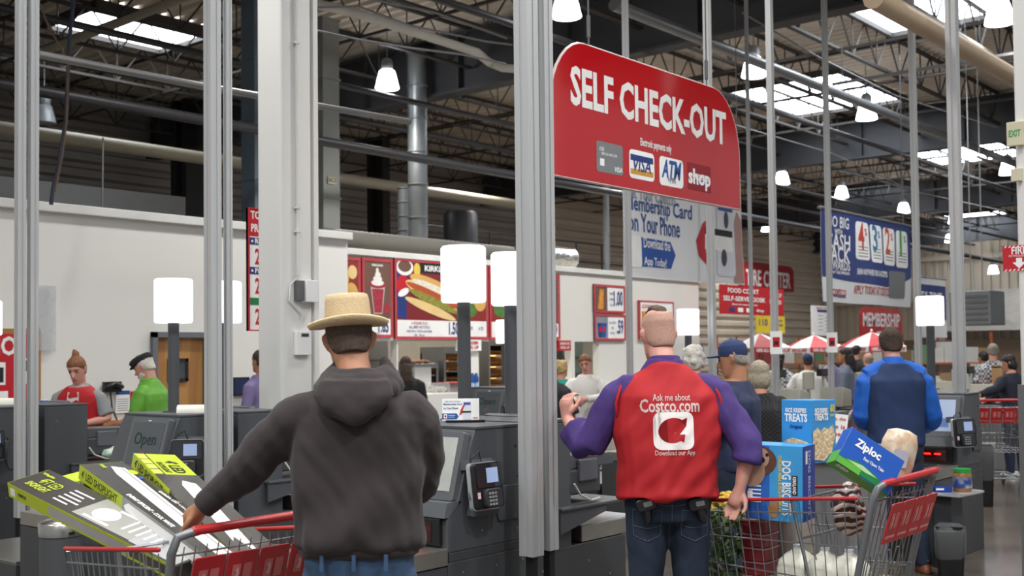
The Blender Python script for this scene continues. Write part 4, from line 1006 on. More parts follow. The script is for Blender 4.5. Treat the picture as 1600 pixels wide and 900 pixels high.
# crumpled cloth on the printer shelf
g = B(); g.ell((0, 0, .05), (.12, .09, .05), 18, 12)
o = obj('cleaning_cloth', g, mat2('patterned_cloth', 'd8d8cf', '9dbfae', .9, kind='noise', scale=14), smooth='all', loc=P(97, 722, 8.6))
for v in o.data.vertices:
    n = noise.noise(v.co*14)*.035 + noise.noise(v.co*31)*.015; v.co += v.co.normalized()*n
o.location = (4.38+.62, 8.44+.06-.04, .815)
setp(o, 'crumpled white cleaning cloth on the printer shelf near the cashier', 'cloth')
# ---- drum lamps on poles
SHADE = mat('drum_shade_light', 'fbfcff', .5, emit=1.6); POLE = mat('pole_charcoal', '4b4d51', .45)
def lamp(label, x, y, zb=1.28, top=2.2, h=.32, r_=.125, k=1.0):
    t = thing('pole_lamp', label, 'lamp', (x, y, zb), group='white drum lamps of the check-outs')
    obj('pole', B().lathe([(.001, 0), (.036, 0), (.036, top-h-zb+.01), (.001, top-h-zb+.01)], 14), POLE, t, smooth=True)
    obj('shade', B().lathe([(.001, top-h-zb), (r_-.01, top-h-zb), (r_, top-h-zb+.012), (r_, top-zb-.012), (r_-.01, top-zb), (.001, top-zb)], 28), SHADE, t, smooth=True)
    obj('foot', B().lathe([(.001, 0), (.07, 0), (.07, .008), (.001, .008)], 14), POLE, t)
    return t
def lamp_px(label, px, d, ytop, ybot, wpx, zb=1.28):
    p = P(px, (ytop+ybot)/2, d); a = P(px, ytop, d); e = P(px, ybot, d)
    return lamp(label, p.x, p.y, zb, a.z, a.z-e.z, wpx/2*d/FPX)
lamp_px('large white drum lamp right of the hot dog board, pole on the near check-out', 724, 6.1, 385, 473, 71)
lamp_px('white drum lamp half hidden behind the centre posts', 797, 6.45, 395, 478, 60)
lamp_px('white drum lamp in front of the wooden door', 271, 7.4, 436, 505, 59)
lamp_px('white drum lamp half hidden behind the posts left of the near column', 349, 7.9, 440, 505, 56)
lamp_px('white drum lamp mostly cut off at the left photo edge', -27, 9.3, 470, 524, 56)
lamp_px('white drum lamp in front of the small navy banner at right', 1453, 10.2, 463, 509, 42)
lamp_px('white drum lamp behind the vest worker and the phone banner', 1075, 11.6, 483, 524, 35)
lamp_px('small white drum lamp low beside the centre posts', 788, 13.5, 500, 537, 27)
# ---- small items standing on the check-outs
p = P(720, 665, 5.75)
t = thing('counter_card', 'small membership card on your phone sign standing on the near check-out', 'sign', M=frame((4.02, 4.12, 1.285), (HR*1 + HF*.05), (0, -.12, 1)))
q0 = P(691, 664, 5.9); t.matrix_basis = frame((q0.x, q0.y, 1.287), (HR + HF*.02), HF*.12 + V((0, 0, 1)))
W_, H_ = .192, .115
obj('card', B().box(0, W_, 0, H_, -.004, 0), PAPER, t); obj('base_plate', B().box(.02, W_+.03, -.008, 0, -.06, .05), BLK, t)
fit_text('Get Your Costco', .055, H_*.88, .08, .008, mat('banner_grey_text', '9a9ea6', .5), t); fit_text('Membership Card', .055, H_*.74, .095, .012, TB, t, bold=.02); fit_text('on Your Phone', .045, H_*.57, .075, .011, TB, t, bold=.02)
decal('blue_arrow_band', [(0, .008), (.075, .008), (.085, .022), (.075, .038), (0, .038)], VBLUE, t, ID4); fit_text('Download the', .05, .028, .035, .006, PAPER, t, dz=.003); fit_text('App Today', .048, .018, .03, .006, PAPER, t, dz=.003)
decal('app_icon', rrect(.008, .012, .026, .034, .003), PAPER, t, ID4, dz=.002); decal('app_mark', oval(.017, .023, .005, .006), REDP, t, ID4, dz=.003)
decal('phone_print', rect(.108, .005, .15, .1), mat('phone_print', 'd9dce3', .4), t, ID4, dz=.001); decal('phone_header', rect(.112, .082, .147, .094), VBLUE, t, ID4, dz=.002); decal('card_stripe', rect(.1, .042, .15, .05), BLACKP, t, ID4, dz=.003)
decal('red_swoosh', [(.09, .03), (.1, .035), (.112, .07), (.122, .085), (.108, .078), (.096, .055)], REDP, t, ID4, dz=.004); fit_text('COSTCO', .172, .014, .026, .007, REDP, t, bold=.03)
# ---- steel topped round bin
p = P(95, 815, 6.2)
t = thing('sensor_bin', 'grey round bin with brushed steel lid at lower left behind the cart', 'bin', (p.x, p.y, 0))
zt_ = PZ(95, 815, 0).z
zt_ = P(95, 836, 6.2).z
obj('body', B().lathe([(.001, 0), (.105, 0), (.11, zt_), (.001, zt_)], 24), CAB, t, smooth=True)
obj('lid', B().lathe([(.001, zt_), (.115, zt_), (.117, zt_+.065), (.108, zt_+.075), (.07, zt_+.09), (.001, zt_+.095)], 24), mat('brushed_lid', 'b3b1ac', .28, .95), t, smooth=True)
obj('sensor', B().cbox((0, -.116, zt_+.02), (.03, .01, .015)), BLK, t)
# ---- paper rolls on the counters
for lab, px_, py_, d_, L in (('white paper roll lying on the check-out behind the lamp pole', 305, 646, 7.3, .2), ('pale paper roll lying on the check-out at the left edge', 8, 643, 9.0, .25)):
    p = P(px_, py_, d_)
    b = B().rings([[(xx, .05*math.cos(k*math.pi/8)*(rr), .05 + .05*math.sin(k*math.pi/8)*rr) for k in range(16)] for xx, rr in ((-L/2, 1), (L/2, 1))])
    t = obj('paper_roll', b, mat('paper_warm', 'dedbd2', .8), smooth=True, M=frame((p.x, p.y, 1.281), (HR*.95+HF*.1), (0, 0, 1)) @ Matrix.Rotation(math.pi/2, 4, 'X') @ Matrix.Rotation(-math.pi/2, 4, 'X')); setp(t, lab, 'paper roll')
    for s_ in (-1, 1):
        t2 = obj('roll_core', B().rings([[(s_*(L/2)+q, .02*math.cos(k*math.pi/6), .05+.02*math.sin(k*math.pi/6)) for k in range(12)] for q in (-.001*s_, .002*s_)]), mat('cardboard', '9b7b56', .8), t)
# ---- wall phone and notices behind the cashiers
def wallthing(name, label, cat, px0, py0, px1, py1, m, dep=.03):
    A = PY(px0, py1, 12.6); E = PY(px1, py0, 12.6); t = thing(name, label, cat, M=frame((A.x, 12.68, A.z), (1, 0, 0), (0, 0, 1)))
    w, h = E.x-A.x, E.z-A.z; obj('plate', B().box(0, w, 0, h, 0, dep), m, t, bev=.003 if dep > .02 else 0); return t, w, h
t, w_, h_ = wallthing('wall_phone', 'black wall phone with coiled cord behind the cashiers', 'phone', 165, 596, 192, 613, BLK, .06)
obj('handset', B().rtube([(.02, h_*.5, .09), (w_*.5, h_*.8, .11), (w_-.02, h_*.5, .09)], .03, 8), BLK, t, smooth=True)
obj('cord', B().tube([(w_*.4, 0, .03), (w_*.5, -.2, .03), (w_*.9, -.4, .03), (w_*1.1, -.35, .03)], .01, 5), BLK, t, smooth=True)
t, w_, h_ = wallthing('wall_notice', 'white notice with blue band on the wall behind the cashiers', 'notice', 186, 610, 208, 646, PAPER, .005)
decal('blue_band', rect(0, h_*.82, w_, h_), BLUEP, t, ID4, dz=.006)
for k in range(6): decal('text_line', rect(w_*.1, h_*(.1+.1*k), w_*.9, h_*(.13+.1*k)), GREYP, t, ID4, dz=.006)
t, w_, h_ = wallthing('wall_notice', 'red and yellow notice beside the green shirted man', 'notice', 209, 611, 226, 650, REDP, .005)
decal('yellow_square', rect(w_*.15, h_*.5, w_*.75, h_*.8), mat('yellow_sign', 'e0c22c', .5), t, ID4, dz=.006); decal('white_square', rect(w_*.15, h_*.1, w_*.75, h_*.4), PAPER, t, ID4, dz=.006)
t, w_, h_ = wallthing('wall_monitor', 'small dark monitor on the wall left of the near white column', 'monitor', 368, 589, 393, 619, BLK, .04)
decal('monitor_screen', rect(w_*.06, h_*.1, w_*.94, h_*.92), mat('monitor_navy', '242c4a', .2, emit=.25), t, ID4, dz=.041)
p = P(69, 636, 9.4)
t = thing('blue_jar', 'small blue label jar on the counter left of the cashier', 'jar', (p.x, p.y, p.z-.045)); t.name = 'labelled_jar'
obj('jar', B().lathe([(.001, 0), (.035, 0), (.035, .09), (.03, .1), (.001, .1)], 12), BLUEP, t, smooth=True); obj('lid', B().lathe([(.031, .1), (.031, .11), (.001, .11)], 12), PAPER, t)
# ================================================================= shopping carts
CH = mat('cart_zinc', '8c8e90', .35, .75); REDC = mat('red_cart_plastic', 'b3242a', .38); GRF = mat('grey_cart_frame', '7d8084', .4, .45)
def cart(label, x, y, letters=True, rz=0, W=.62, L=.82, group=None):
    t = thing('shopping_cart', label, 'cart', (x, y, 0), rz, group=group)
    ti = .07; zr0, zr1, zb0, zb1 = .975, .895, .44, .50
    def S(s, v, z):     # a point on side s (0 near, 1 far) at fraction v of the length and height fraction z
        xi = ti*v + .04*(1-z); y_ = .06 + L*v - .05*(1-z)*v
        zz = (zr0+(zr1-zr0)*v)*z + (zb0+(zb1-zb0)*v)*(1-z)
        return V((xi if s == 0 else W-xi, y_, zz))
    for s in (0, 1):
        b = B(); n = 17
        for i in range(n): b.tube([S(s, i/(n-1), 1), S(s, i/(n-1), 0)], .0026, 4)
        for z in (0, .3, .62, .9): b.tube([S(s, 0, z), S(s, 1, z)], .0036, 5)
        obj('side_wires', b, CH, t)
        obj('red_rim', B().rtube([S(s, 0, 1)+V((0, 0, .012)), S(s, 1, 1)+V((0, 0, .012))], .0085, 8), REDC, t, smooth=True)
    b = B()
    for i in range(10):
        f_ = i/9; b.tube([S(0, 1, 1).lerp(S(1, 1, 1), f_), S(0, 1, 0).lerp(S(1, 1, 0), f_)], .0026, 4); b.tube([S(0, 0, 0).lerp(S(1, 0, 0), f_), S(0, 1, 0).lerp(S(1, 1, 0), f_)], .0026, 4)
    for z in (0, .3, .62, 1): b.tube([S(0, 1, z), S(1, 1, z)], .0036, 5)
    for v in (.1, .3, .5, .7, .9): b.tube([S(0, v, 0), S(1, v, 0)], .0036, 5)
    obj('front_and_floor_wires', b, CH, t)
    # hooped grey uprights and the handle
    for s, xx in ((0, .0), (1, W)):
        d_ = .035 if s == 0 else -.035
        obj('upright', B().tube([(xx+d_*1.2, .22, .27), (xx+d_*.8, .1, .5), (xx+d_*.3, .02, .85), (xx, -.015, .98), (xx+d_*.3, -.035, 1.035), (xx+d_*2.2, -.04, 1.05)], .0155, 10), GRF, t, smooth=True)
    obj('handle', B().rtube([(.07, -.04, 1.05), (W-.0, -.04, 1.055)], .0165, 12), REDC, t, smooth=True)
    b = B()
    for i in range(13):
        xx = .04+(W-.08)*i/12; b.tube([(xx, -.03, 1.0), (xx, .02, .82), (xx, .1, .48)], .0026, 4)
    b.tube([(.03, -.0, .97), (W-.03, 0, .97)], .004, 5); b.tube([(.03, .1, .5), (W-.03, .1, .5)], .004, 5)
    for k in range(4):
        x_ = .08+.11*k; b.tube([(x_, .1, .5), (x_, .06, .68), (x_+.02, .055, .72), (x_+.05, .055, .72), (x_+.07, .06, .68), (x_+.07, .1, .5)], .0035, 5)
    obj('gate_wires', b, CH, t)
    Mp = frame((.04, -.036, .79), (1, 0, 0), V((0, -.06, .19)))
    for k in range(4):
        pl = obj('red_plate', B().prism(rrect(.0+.118*k, 0, .108+.118*k, .185, .008), -.006, 0), REDC, t, M=Mp @ Matrix.Diagonal((1.14, 1, 1, 1)))
        fit_text('COSTCO WHOLESALE', .054+.118*k, .03, .09, .014, mat('pale_red_print', 'd9a3a0', .5), pl, bold=.02)
        decal('warning_picture', rect(.02+.118*k, .07, .05+.118*k, .14), mat('faded_red', 'c96a68', .5), pl, ID4); decal('warning_picture', rect(.06+.118*k, .07, .09+.118*k, .14), mat('faded_red', 'c96a68', .5), pl, ID4)
        decal('figure_mark', [(.03+.118*k, .085), (.036+.118*k, .11), (.03+.118*k, .12), (.04+.118*k, .13), (.045+.118*k, .11), (.042+.118*k, .085)], mat('pale_red_print', 'd9a3a0', .5), pl, ID4, dz=.003)
    # folded out child seat
    b = B()
    for i in range(7):
        xx = .05+(W-.1)*i/6; b.tube([(xx, .06, .62), (xx, .3, .60)], .003, 4); b.tube([(xx, .3, .60), (xx, .38, .95)], .003, 4)
    for q in ((.3, .6), (.34, .78), (.38, .95)): b.tube([(.04, q[0], q[1]), (W-.04, q[0], q[1])], .006, 6)
    for xx in (.04, W-.04): b.tube([(xx, .3, .6), (xx, .38, .95)], .008, 6)
    obj('child_seat', b, CH, t)
    # chassis and wheels
    b = B()
    for s, xx in ((0, .05), (1, W-.05)): b.tube([(xx, .22, .27), (xx, .1, .14), (xx+(.03 if s == 0 else -.03), .95, .14)], .013, 8); b.tube([(xx, .1, .5), (xx, .22, .27)], .012, 8)
    for q in (.15, .5, .9): b.tube([(.05, q, .14), (W-.05, q, .14)], .01, 6)
    obj('chassis', b, GRF, t, smooth=True)
    for (xx, yy_) in ((.06, .12), (W-.06, .12), (.1, .92), (W-.1, .92)):
        b = B().rings([[(xx+q, yy_+.062*math.cos(k*math.pi/8)*r2, .062+.062*math.sin(k*math.pi/8)*r2) for k in range(16)] for q, r2 in ((-.014, .9), (-.01, 1), (.01, 1), (.014, .9))])
        obj('wheel', b, mat('wheel_grey', '4c4c4e', .6), t, smooth=True)
    return t
pc1 = (2.14, 3.3); pc2 = (4.73, 2.0)
cart('shopping cart holding the shop light boxes, pushed by the man in the hat', *pc1, L=.74)
cart('full shopping cart with groceries right of the vest worker', *pc2, W=.68, L=.88)
q = P(1522, 690, 13.1); cart('empty shopping cart standing beside the navy jacket woman', q.x, q.y, rz=math.radians(-60))
q = P(1322, 690, 10.6); cart('empty shopping cart with red rims left of the man in blue', q.x, q.y, rz=math.radians(20))
# ================================================================= boxes of goods
def gbox(name, label, cat, M, w, h, dp, m, group=None, bev=.003):
    """M: centre of the front face, x right, y up, z out; dp behind the face"""
    t = thing(name, label, cat, M=M, group=group)
    obj('carton', B().box(-w/2, w/2, -h/2, h/2, -dp, 0), m, t, bev=bev)
    return t
LIME = mat('lime_print', 'b4c526', .4); LEDK = mat('led_black', '45423f', .22, coat=.3); SILV = mat('silver_print', 'b9bbbd', .25, .3)
def led(label, A, dA, Bp, dB, Wp, dW, style, L=1.24, wd=.185, th=.062, zoff=0):
    a = P(*A, dA); b_ = P(*Bp, dB); w2 = P(*Wp, dW)
    X = (b_-a).normalized(); Y = (w2-a); Y = (Y - X*Y.dot(X)).normalized(); N = X.cross(Y)
    M = Matrix((X, Y, N)).transposed().to_4x4(); M.translation = a + N*zoff
    t = thing('shoplight_box', label, 'box', M=M, group='LED shop light cartons in the cart')
    obj('carton', B().box(0, L, 0, wd, -th, 0), LEDK if style != 2 else LIME, t, bev=.002)
    D = lambda n, pts, m, z=.0008: decal(n, pts, m, t, ID4, dz=z)
    Ms = frame((0, 0, -th), (1, 0, 0), (0, 0, 1)); Me = frame((0, wd, -th), (0, -1, 0), (0, 0, 1))
    if style == 0:      # black top with small print and a bench picture, lime side
        fit_text("4FT LED", .17, .105, .15, .045, LIME, t, bold=.015); fit_text('SHOPLIGHT', .15, .055, .17, .034, LIME, t, bold=.04); fit_text('Winplus', .07, .145, .1, .02, LIME, t, bold=.06)
        for k in range(5): D('bullet_line', rect(.31+.0*k, .035+.024*k, .42+.02*((k*2) % 3), .043+.024*k), PAPER)
        D('bench_photo', rect(.5, .015, .92, .17), mat('photo_silver', '9b9a94', .3)); D('glow_print', oval(.64, .085, .08, .045), mat('pale_print', 'dfe3ea', .3), .0016); D('tube_print', rect(.56, .025, .74, .037), PAPER, .0022); D('tube_print', rect(.66, .13, .86, .142), PAPER, .0022)
        for k in range(6): D('tool_print', rect(.8+.05*k, .05, .815+.05*k, .15), PAPER, .0016)
        D('silver_area', rect(.92, .01, L-.01, wd-.01), SILV)
        decal('lime_side', rect(0, 0, .34, th), LIME, t, Ms); decal('photo_strip', rect(.34, .01, L-.3, th-.012), SILV, t, Ms); decal('lime_side', rect(.34, 0, L, .01), LIME, t, Ms); decal('lime_side', rect(.34, th-.012, L, th), LIME, t, Ms)
        decal('barcode', rect(.02, .012, .06, .045), PAPER, t, Ms, dz=.002); fit_text('WINPLUS', .12, th*.5, .07, .016, BLACKP, t, Ms, bold=.04)
        decal('lime_end', rect(0, 0, wd, th), LIME, t, Me)
    elif style == 1:    # lamp picture on black
        D('lamp_print', [(.06, .11), (.1, .155), (.14, .155), (L-.05, .1), (L-.05, .04), (.17, .09)], PAPER); D('lamp_edge', [(.1, .145), (L-.05, .088), (L-.05, .082), (.1, .137)], SILV, .0016)
        D('badge', oval(.115, .172 if wd > .18 else .16, .022, .012), LIME, .0016) if False else D('badge', oval(.17, .162, .034, .017), LIME, .0018)
        fit_text('WINPLUS', .05, .08, .06, .018, LIME, t, bold=.06); D('blue_mark', rect(.24, .15, .27, .17), BLUEP, .0018)
        fit_text('Linkable LED Utility Light', .62, .155, .34, .018, PAPER, t, bold=.04); fit_text('ENERGY EFFICIENT - COOL WHITE', .66, .025, .42, .018, PAPER, t, bold=.04)
        decal('lime_side', rect(0, 0, .46, th), LIME, t, Ms); fit_text("4' LED SHOPLIGHT", .22, th*.52, .38, .034, BLACKP, t, Ms, bold=.01, dz=.002); decal('lamp_print', [(.48, .03), (.52, .05), (L-.02, .05), (L-.02, .012), (.5, .012)], PAPER, t, Ms, dz=.002); decal('side_band', rect(.46, 0, L, th), mat('led_side_grey', '8f9290', .3), t, Ms)
        decal('lime_end', rect(0, 0, wd, th), LIME, t, Me)
    else:
        D('black_panel', rect(.3, 0, L, wd), LEDK); fit_text("4' LED", .19, .125, .17, .055, BLACKP, t, bold=.015); fit_text('SHOPLIGHT', .2, .07, .15, .026, BLACKP, t, bold=.01)
        for k in range(4): D('grid_cell', rect(.02+.07*k, .004, .08+.07*k, .04), mat('pale_lime', 'c8d45a', .4)); D('grid_line', rect(.084+.07*k, .0, .088+.07*k, .045), BLACKP, .0016)
        D('grid_line', rect(0, .043, .3, .046), BLACKP, .0016)
        D('lamp_print', [(.38, .09), (.42, .135), (.46, .135), (L-.05, .1), (L-.05, .04), (.44, .07)], PAPER, .0016)
        decal('lime_side', rect(0, 0, .5, th), LIME, t, Ms, dz=.0004); fit_text("4' LED SHOPLIGHT", .23, th*.52, .38, .034, BLACKP, t, Ms, bold=.01, dz=.002); decal('side_band', rect(.5, 0, L, th), LEDK, t, Ms)
    return t
led('shop light box with bench photo, front left of the pile in the cart', (12, 754), 4.8, (288, 893), 3.98, (62, 736), 4.92, 0)
led('shop light box with lime top, tucked between the two left boxes', (80, 760), 4.95, (330, 905), 4.0, (118, 743), 5.08, 2, zoff=.035)
led('shop light box with long white lamp picture, middle of the pile', (125, 726), 4.85, (330, 875), 3.95, (173, 717), 4.99, 1)
led('topmost shop light box leaning at the right of the pile', (209, 708), 5.0, (370, 870), 4.02, (257, 703), 5.15, 2)
led('shop light box directly under the topmost right one', (213, 712), 5.0, (373, 874), 4.03, (261, 707), 5.15, 2, zoff=-.066)
# dog biscuit carton
BXB = mat('carton_blue', '2a62b8', .35); BXS = mat('carton_sky', '3f9ad6', .35); BXD = mat('carton_dark_blue', '1d3f98', .35); YEL = mat('yellow_print', 'e8c93c', .4)
def cM(px, py, d, yaw, pitch=0, roll=0):
    """face frame at a pixel: yaw turns the face to the right of the lens, roll turns it clockwise"""
    p = P(px, py, d); r = HR.copy(); u = V((0, 0, 1)); n = -HF
    R1 = Matrix.Rotation(math.radians(yaw), 3, 'Z'); r = R1 @ r; n = R1 @ n
    R2 = Matrix.Rotation(math.radians(-pitch), 3, r); u = R2 @ u; n = R2 @ n
    R3 = Matrix.Rotation(math.radians(-roll), 3, n); r = R3 @ r; u = R3 @ u
    return frame(p, r, u)
w_, h_, dp_ = .27, .345, .2
t = gbox('biscuit_carton', 'blue dog biscuit carton with a brown puppy picture in the right cart', 'box', cM(1209, 755, 5.28, -30, roll=1), w_, h_, dp_, BXB)
decal('sky_panel', rect(-.02, -h_/2, w_/2, h_/2), BXS, t, ID4)
Mr = frame((w_/2, 0, -dp_/2), (0, 0, -1), (0, 1, 0)); Mu = frame((0, h_/2, 0), (1, 0, 0), (0, 0, -1))
decal('dark_side', rect(-dp_/2, -h_/2, dp_/2, h_/2), BXD, t, Mr)
fit_text('DOG BISCUITS', 0, 0, .25, .042, PAPER, t, Matrix.Translation((.06, -.02, 0)) @ Matrix.Rotation(-math.pi/2, 4, 'Z'), dz=.003)
q = fit_text('CHICKEN MEAL & RICE FORMULA', 0, 0, .26, .016, YEL, t, Matrix.Translation((.03, -.0, 0)) @ Matrix.Rotation(-math.pi/2, 4, 'Z'), dz=.003)
decal('brand_plate', rect(.085, -.05, .112, .04), BLACKP, t, ID4, dz=.003); fit_text('KIRKLAND', 0, 0, .08, .016, PAPER, t, Matrix.Translation((.098, -.005, 0)) @ Matrix.Rotation(-math.pi/2, 4, 'Z'), dz=.005)
PUP = mat('puppy_brown', '5e3a2c', .6, var=(20, .2)); PUPL = mat('puppy_light', 'b58f7c', .6)
decal('puppy_ears', oval(-.07, .1, .085, .07), PUP, t, ID4, dz=.002); decal('puppy_muzzle', oval(-.1, .05, .06, .07), PUPL, t, ID4, dz=.003); decal('puppy_face', oval(-.055, .115, .035, .045), PUPL, t, ID4, dz=.0035); decal('puppy_nose', oval(-.06, .105, .02, .015), BLACKP, t, ID4, dz=.005)
for k in (-.095, -.03): decal('puppy_eye', oval(k, .13, .008, .008, 10), BLACKP, t, ID4, dz=.005)
for k in range(5): decal('small_print', rect(-.12+.0*k, -.02-.018*k, -.06, -.014-.018*k), PAPER, t, ID4, dz=.002)
decal('white_label', rrect(-.125, -.09, -.1, -.04, .006), PAPER, t, ID4, dz=.0025); decal('biscuit', oval(-.0, -.12, .025, .04), mat('biscuit_tan', 'a8794f', .6), t, ID4, dz=.003)
fit_text('DOG BISCUITS', 0, 0, .3, .04, mat('pale_blue_print', 'a9bce6', .4), t, Mr @ Matrix.Translation((0, 0, 0)) @ Matrix.Rotation(-math.pi/2, 4, 'Z'), dz=.003)
decal('barcode', rect(-.06, .09, -.03, .15), PAPER, t, Mr, dz=.002)
decal('dark_side', rect(-w_/2, 0, w_/2, dp_), BXS, t, Mu, dz=.0004)
# rice treat carton
w_, h_, dp_ = .2, .3, .17
t = gbox('treats_carton', 'pale blue snack bar carton standing on the dog biscuit carton', 'box', cM(1287, 674, 5.45, 40, roll=1), w_, h_, dp_, mat('carton_pale_blue', '3a93d3', .35))
Ml = frame((-w_/2, 0, -dp_/2), (0, 0, 1), (0, 1, 0))
RI = mat('rice_bar', 'd9c39a', .7, var=(60, .35), bump=(60, .6, .01)); DB = mat('deep_blue_print', '17397e', .4)
fit_text('RICE KRISPIES', -.02, .1, .1, .022, PAPER, t, bold=.05); fit_text('TREATS', -.02, .07, .11, .035, PAPER, t, bold=.06); fit_text('60', .07, .11, .035, .04, YEL, t, bold=.05); text('BARS', .012, YEL, t, ID4, x=.07, y=.075)
decal('rice_bar_print', [(-.09, -.13), (-.09, 0), (-.05, .02), (-.03, -.0), (.0, .02), (.03, .01), (.07, .03), (.09, -.02), (.06, -.1), (.0, -.14)], RI, t, ID4, dz=.003)
fit_text('RICE KRISPIES', 0, .1, .12, .022, PAPER, t, Ml, bold=.05); fit_text('TREATS', 0, .065, .13, .04, PAPER, t, Ml, bold=.06); fit_text('Original', 0, .02, .07, .022, DB, t, Ml, bold=.03)
decal('rice_bar_print', [(-.07, -.11), (-.07, -.05), (-.02, -.03), (.03, -.04), (.07, -.05), (.07, -.1), (.02, -.12)], RI, t, Ml, dz=.003)
# freezer bag carton
w_, h_, dp_ = .28, .18, .085
t = gbox('bag_carton', 'blue and green zip bag carton tilted on top of the right cart', 'box', cM(1360, 720, 5.0, 12, 14, 35), w_, h_, dp_, mat('carton_zip_blue', '2257b5', .3))
ZG = mat('zip_green', '5fae3c', .35)
fit_text('Ziploc', -.03, .035, .13, .05, PAPER, t, bold=.05); text('Easy Open Tabs', .014, PAPER, t, ID4, x=.02, y=-.008, sx=.8, bold=.02)
decal('green_swirl', [(-.13, -.06), (-.05, -.035), (.05, -.045), (.12, -.075), (.08, -.085), (-.1, -.085)], mat('zip_dark_green', '1f7a3d', .35), t, ID4, dz=.001); decal('pale_swirl', [(-.1, -.055), (-.02, -.04), (.06, -.055), (0, -.062)], mat('zip_pale', 'a9cf9a', .35), t, ID4, dz=.002)
Mb = frame((0, -h_/2, -dp_/2), (1, 0, 0), (0, 0, 1))
decal('green_side', rect(-w_/2, -dp_/2, w_/2, dp_/2), ZG, t, Mb); fit_text('580', -.09, .02, .06, .03, PAPER, t, Mb, bold=.05, dz=.003)
Ml = frame((-w_/2, 0, -dp_/2), (0, 0, 1), (0, 1, 0)); decal('green_side', rect(-dp_/2, -h_/2, dp_/2, -h_/2+.06), ZG, t, Ml)
decal('green_band', rect(-w_/2, -h_/2, -w_/2+.12, -h_/2+.03), ZG, t, ID4, dz=.003)
Mt_ = frame((0, h_/2, -dp_/2), (1, 0, 0), (0, 0, -1)); decal('pale_band', rect(-.1, -.03, .13, .03), mat('zip_pale', 'a9cf9a', .35), t, Mt_)
# bread bag
b = B().rings([[(sxx*math.cos(k*math.pi/8)*(.8+.2*abs(math.cos(k*math.pi/4))), syy*math.sin(k*math.pi/8), zz) for k in range(16)] for zz, sxx, syy in ((-.12, .04, .03), (-.115, .075, .05), (-.03, .085, .06), (.06, .085, .055), (.11, .07, .045), (.125, .03, .03))])
t = obj('bread_bag', b, mat2('bread_bag', 'c9a98a', 'd9cbb5', .3, kind='noise', scale=18, bump=.6), smooth=True, M=cM(1400, 705, 5.35, 0, 0, 14) @ Matrix.Rotation(-math.pi/2, 4, 'X')); setp(t, 'tan wrapped loaf standing behind the zip bag carton', 'bread')
t.matrix_basis = cM(1402, 712, 5.3, 0, 0, 0) @ Matrix.Rotation(math.radians(-90), 4, 'X') @ Matrix.Rotation(math.radians(14), 4, 'Y')
decal('bag_label', rrect(-.04, -.05, .03, .03, .01), mat('label_grey', 'b9b6c4', .5), t, Matrix.Translation((0, -.06, 0)) @ Matrix.Rotation(math.pi/2, 4, 'X'), dz=.0)
# brown and cream striped snack bag
g = B().ell((0, 0, 0), (.105, .07, .12), 28, 18)
o = obj('striped_bag', g, mat2('brown_swirl_bag', '3b2620', 'cdb6ab', .3, kind='wave', scale=9, axis='Z', dist=9, bump=.5), smooth='all', loc=P(1327, 795, 5.22))
for v in o.data.vertices: v.co += v.co.normalized()*(noise.noise(v.co*12)*.03)
setp(o, 'shiny brown and cream swirled bag sagging in the cart seat', 'bag')
# milk jugs
MILK = mat('milk_plastic', 'dfdfcf', .35, var=(3, .04))
for k, (px_, d_, lab) in enumerate(((1247, 5.35, 'left milk jug at the bottom of the right cart'), (1290, 5.25, 'middle milk jug at the bottom of the right cart'), (1328, 5.2, 'milk jug nearest the cart gate'))):
    p = P(px_, 900, d_); t = thing('milk_jug', lab, 'jug', (p.x, p.y, .505), group='milk jugs in the right cart')
    obj('bottle', B().rings([[(a_*x_, a_*y_, z_) for (x_, y_) in rrect(-.075, -.075, .075, .075, .03, 3)] for z_, a_ in ((0, .9), (.01, 1.05), (.11, 1.07), (.15, .95), (.18, .6), (.195, .3), (.205, .25))]), MILK, t, smooth=True)
    obj('cap', B().lathe([(.001, .205), (.021, .205), (.021, .218), (.001, .218)], 12), mat('cap_pale', 'c9cdd2', .4), t)
# stacked red cans/clamshells
for k in range(5):
    p = P(1188, 880, 5.5)
    t = setp(obj('berry_box', B().prism(rrect(-.075, -.06, .075, .06, .015), 0, .055), mat('berry_red', '7d2428', .3, var=(30, .4)), smooth=True, loc=(p.x, p.y, .50+.066*k)), ['bottom red berry box of the stack at the cart nose', 'second red berry box from the bottom at the cart nose', 'middle red berry box of the stack at the cart nose', 'second red berry box from the top at the cart nose', 'topmost red berry box of the stack at the cart nose'][k], 'box', 'red berry boxes')
    obj('lid', B().prism(rrect(-.08, -.065, .08, .065, .015), .055, .062), mat('clam_lid', 'a8777a', .15), t)
# egg / produce tray in the bottom right
p = P(1385, 880, 5.25)
t = thing('clear_tray', 'clear lidded tray with yellow edge low in the cart by the gate', 'tray', (p.x, p.y, .52), 0)
obj('tray', B().prism(rrect(-.1, -.09, .1, .09, .02), 0, .05), mat('clear_acrylic', 'cfd3d8', .15, alpha=.35), t); obj('rim', B().tube([(a_, b_, .05) for a_, b_ in rrect(-.1, -.09, .1, .09, .02)], .004, 5, close=True, cap=False), YEL, t)
obj('content', B().ell((0, 0, .025), (.085, .075, .02), 12, 6), mat('pale_food', 'b9b09a', .6, var=(30, .4)), t, smooth=True)
# tan paper sack behind
p = P(1240, 850, 5.75)
t = obj('paper_sack', B().prism(rrect(-.11, -.07, .11, .07, .02), 0, .3), mat('pale_sack', 'a39a92', .5, var=(6, .1), bump=(12, .5)), smooth=True, loc=(p.x, p.y, .5)); setp(t, 'pale bag standing behind the milk in the right cart', 'bag')
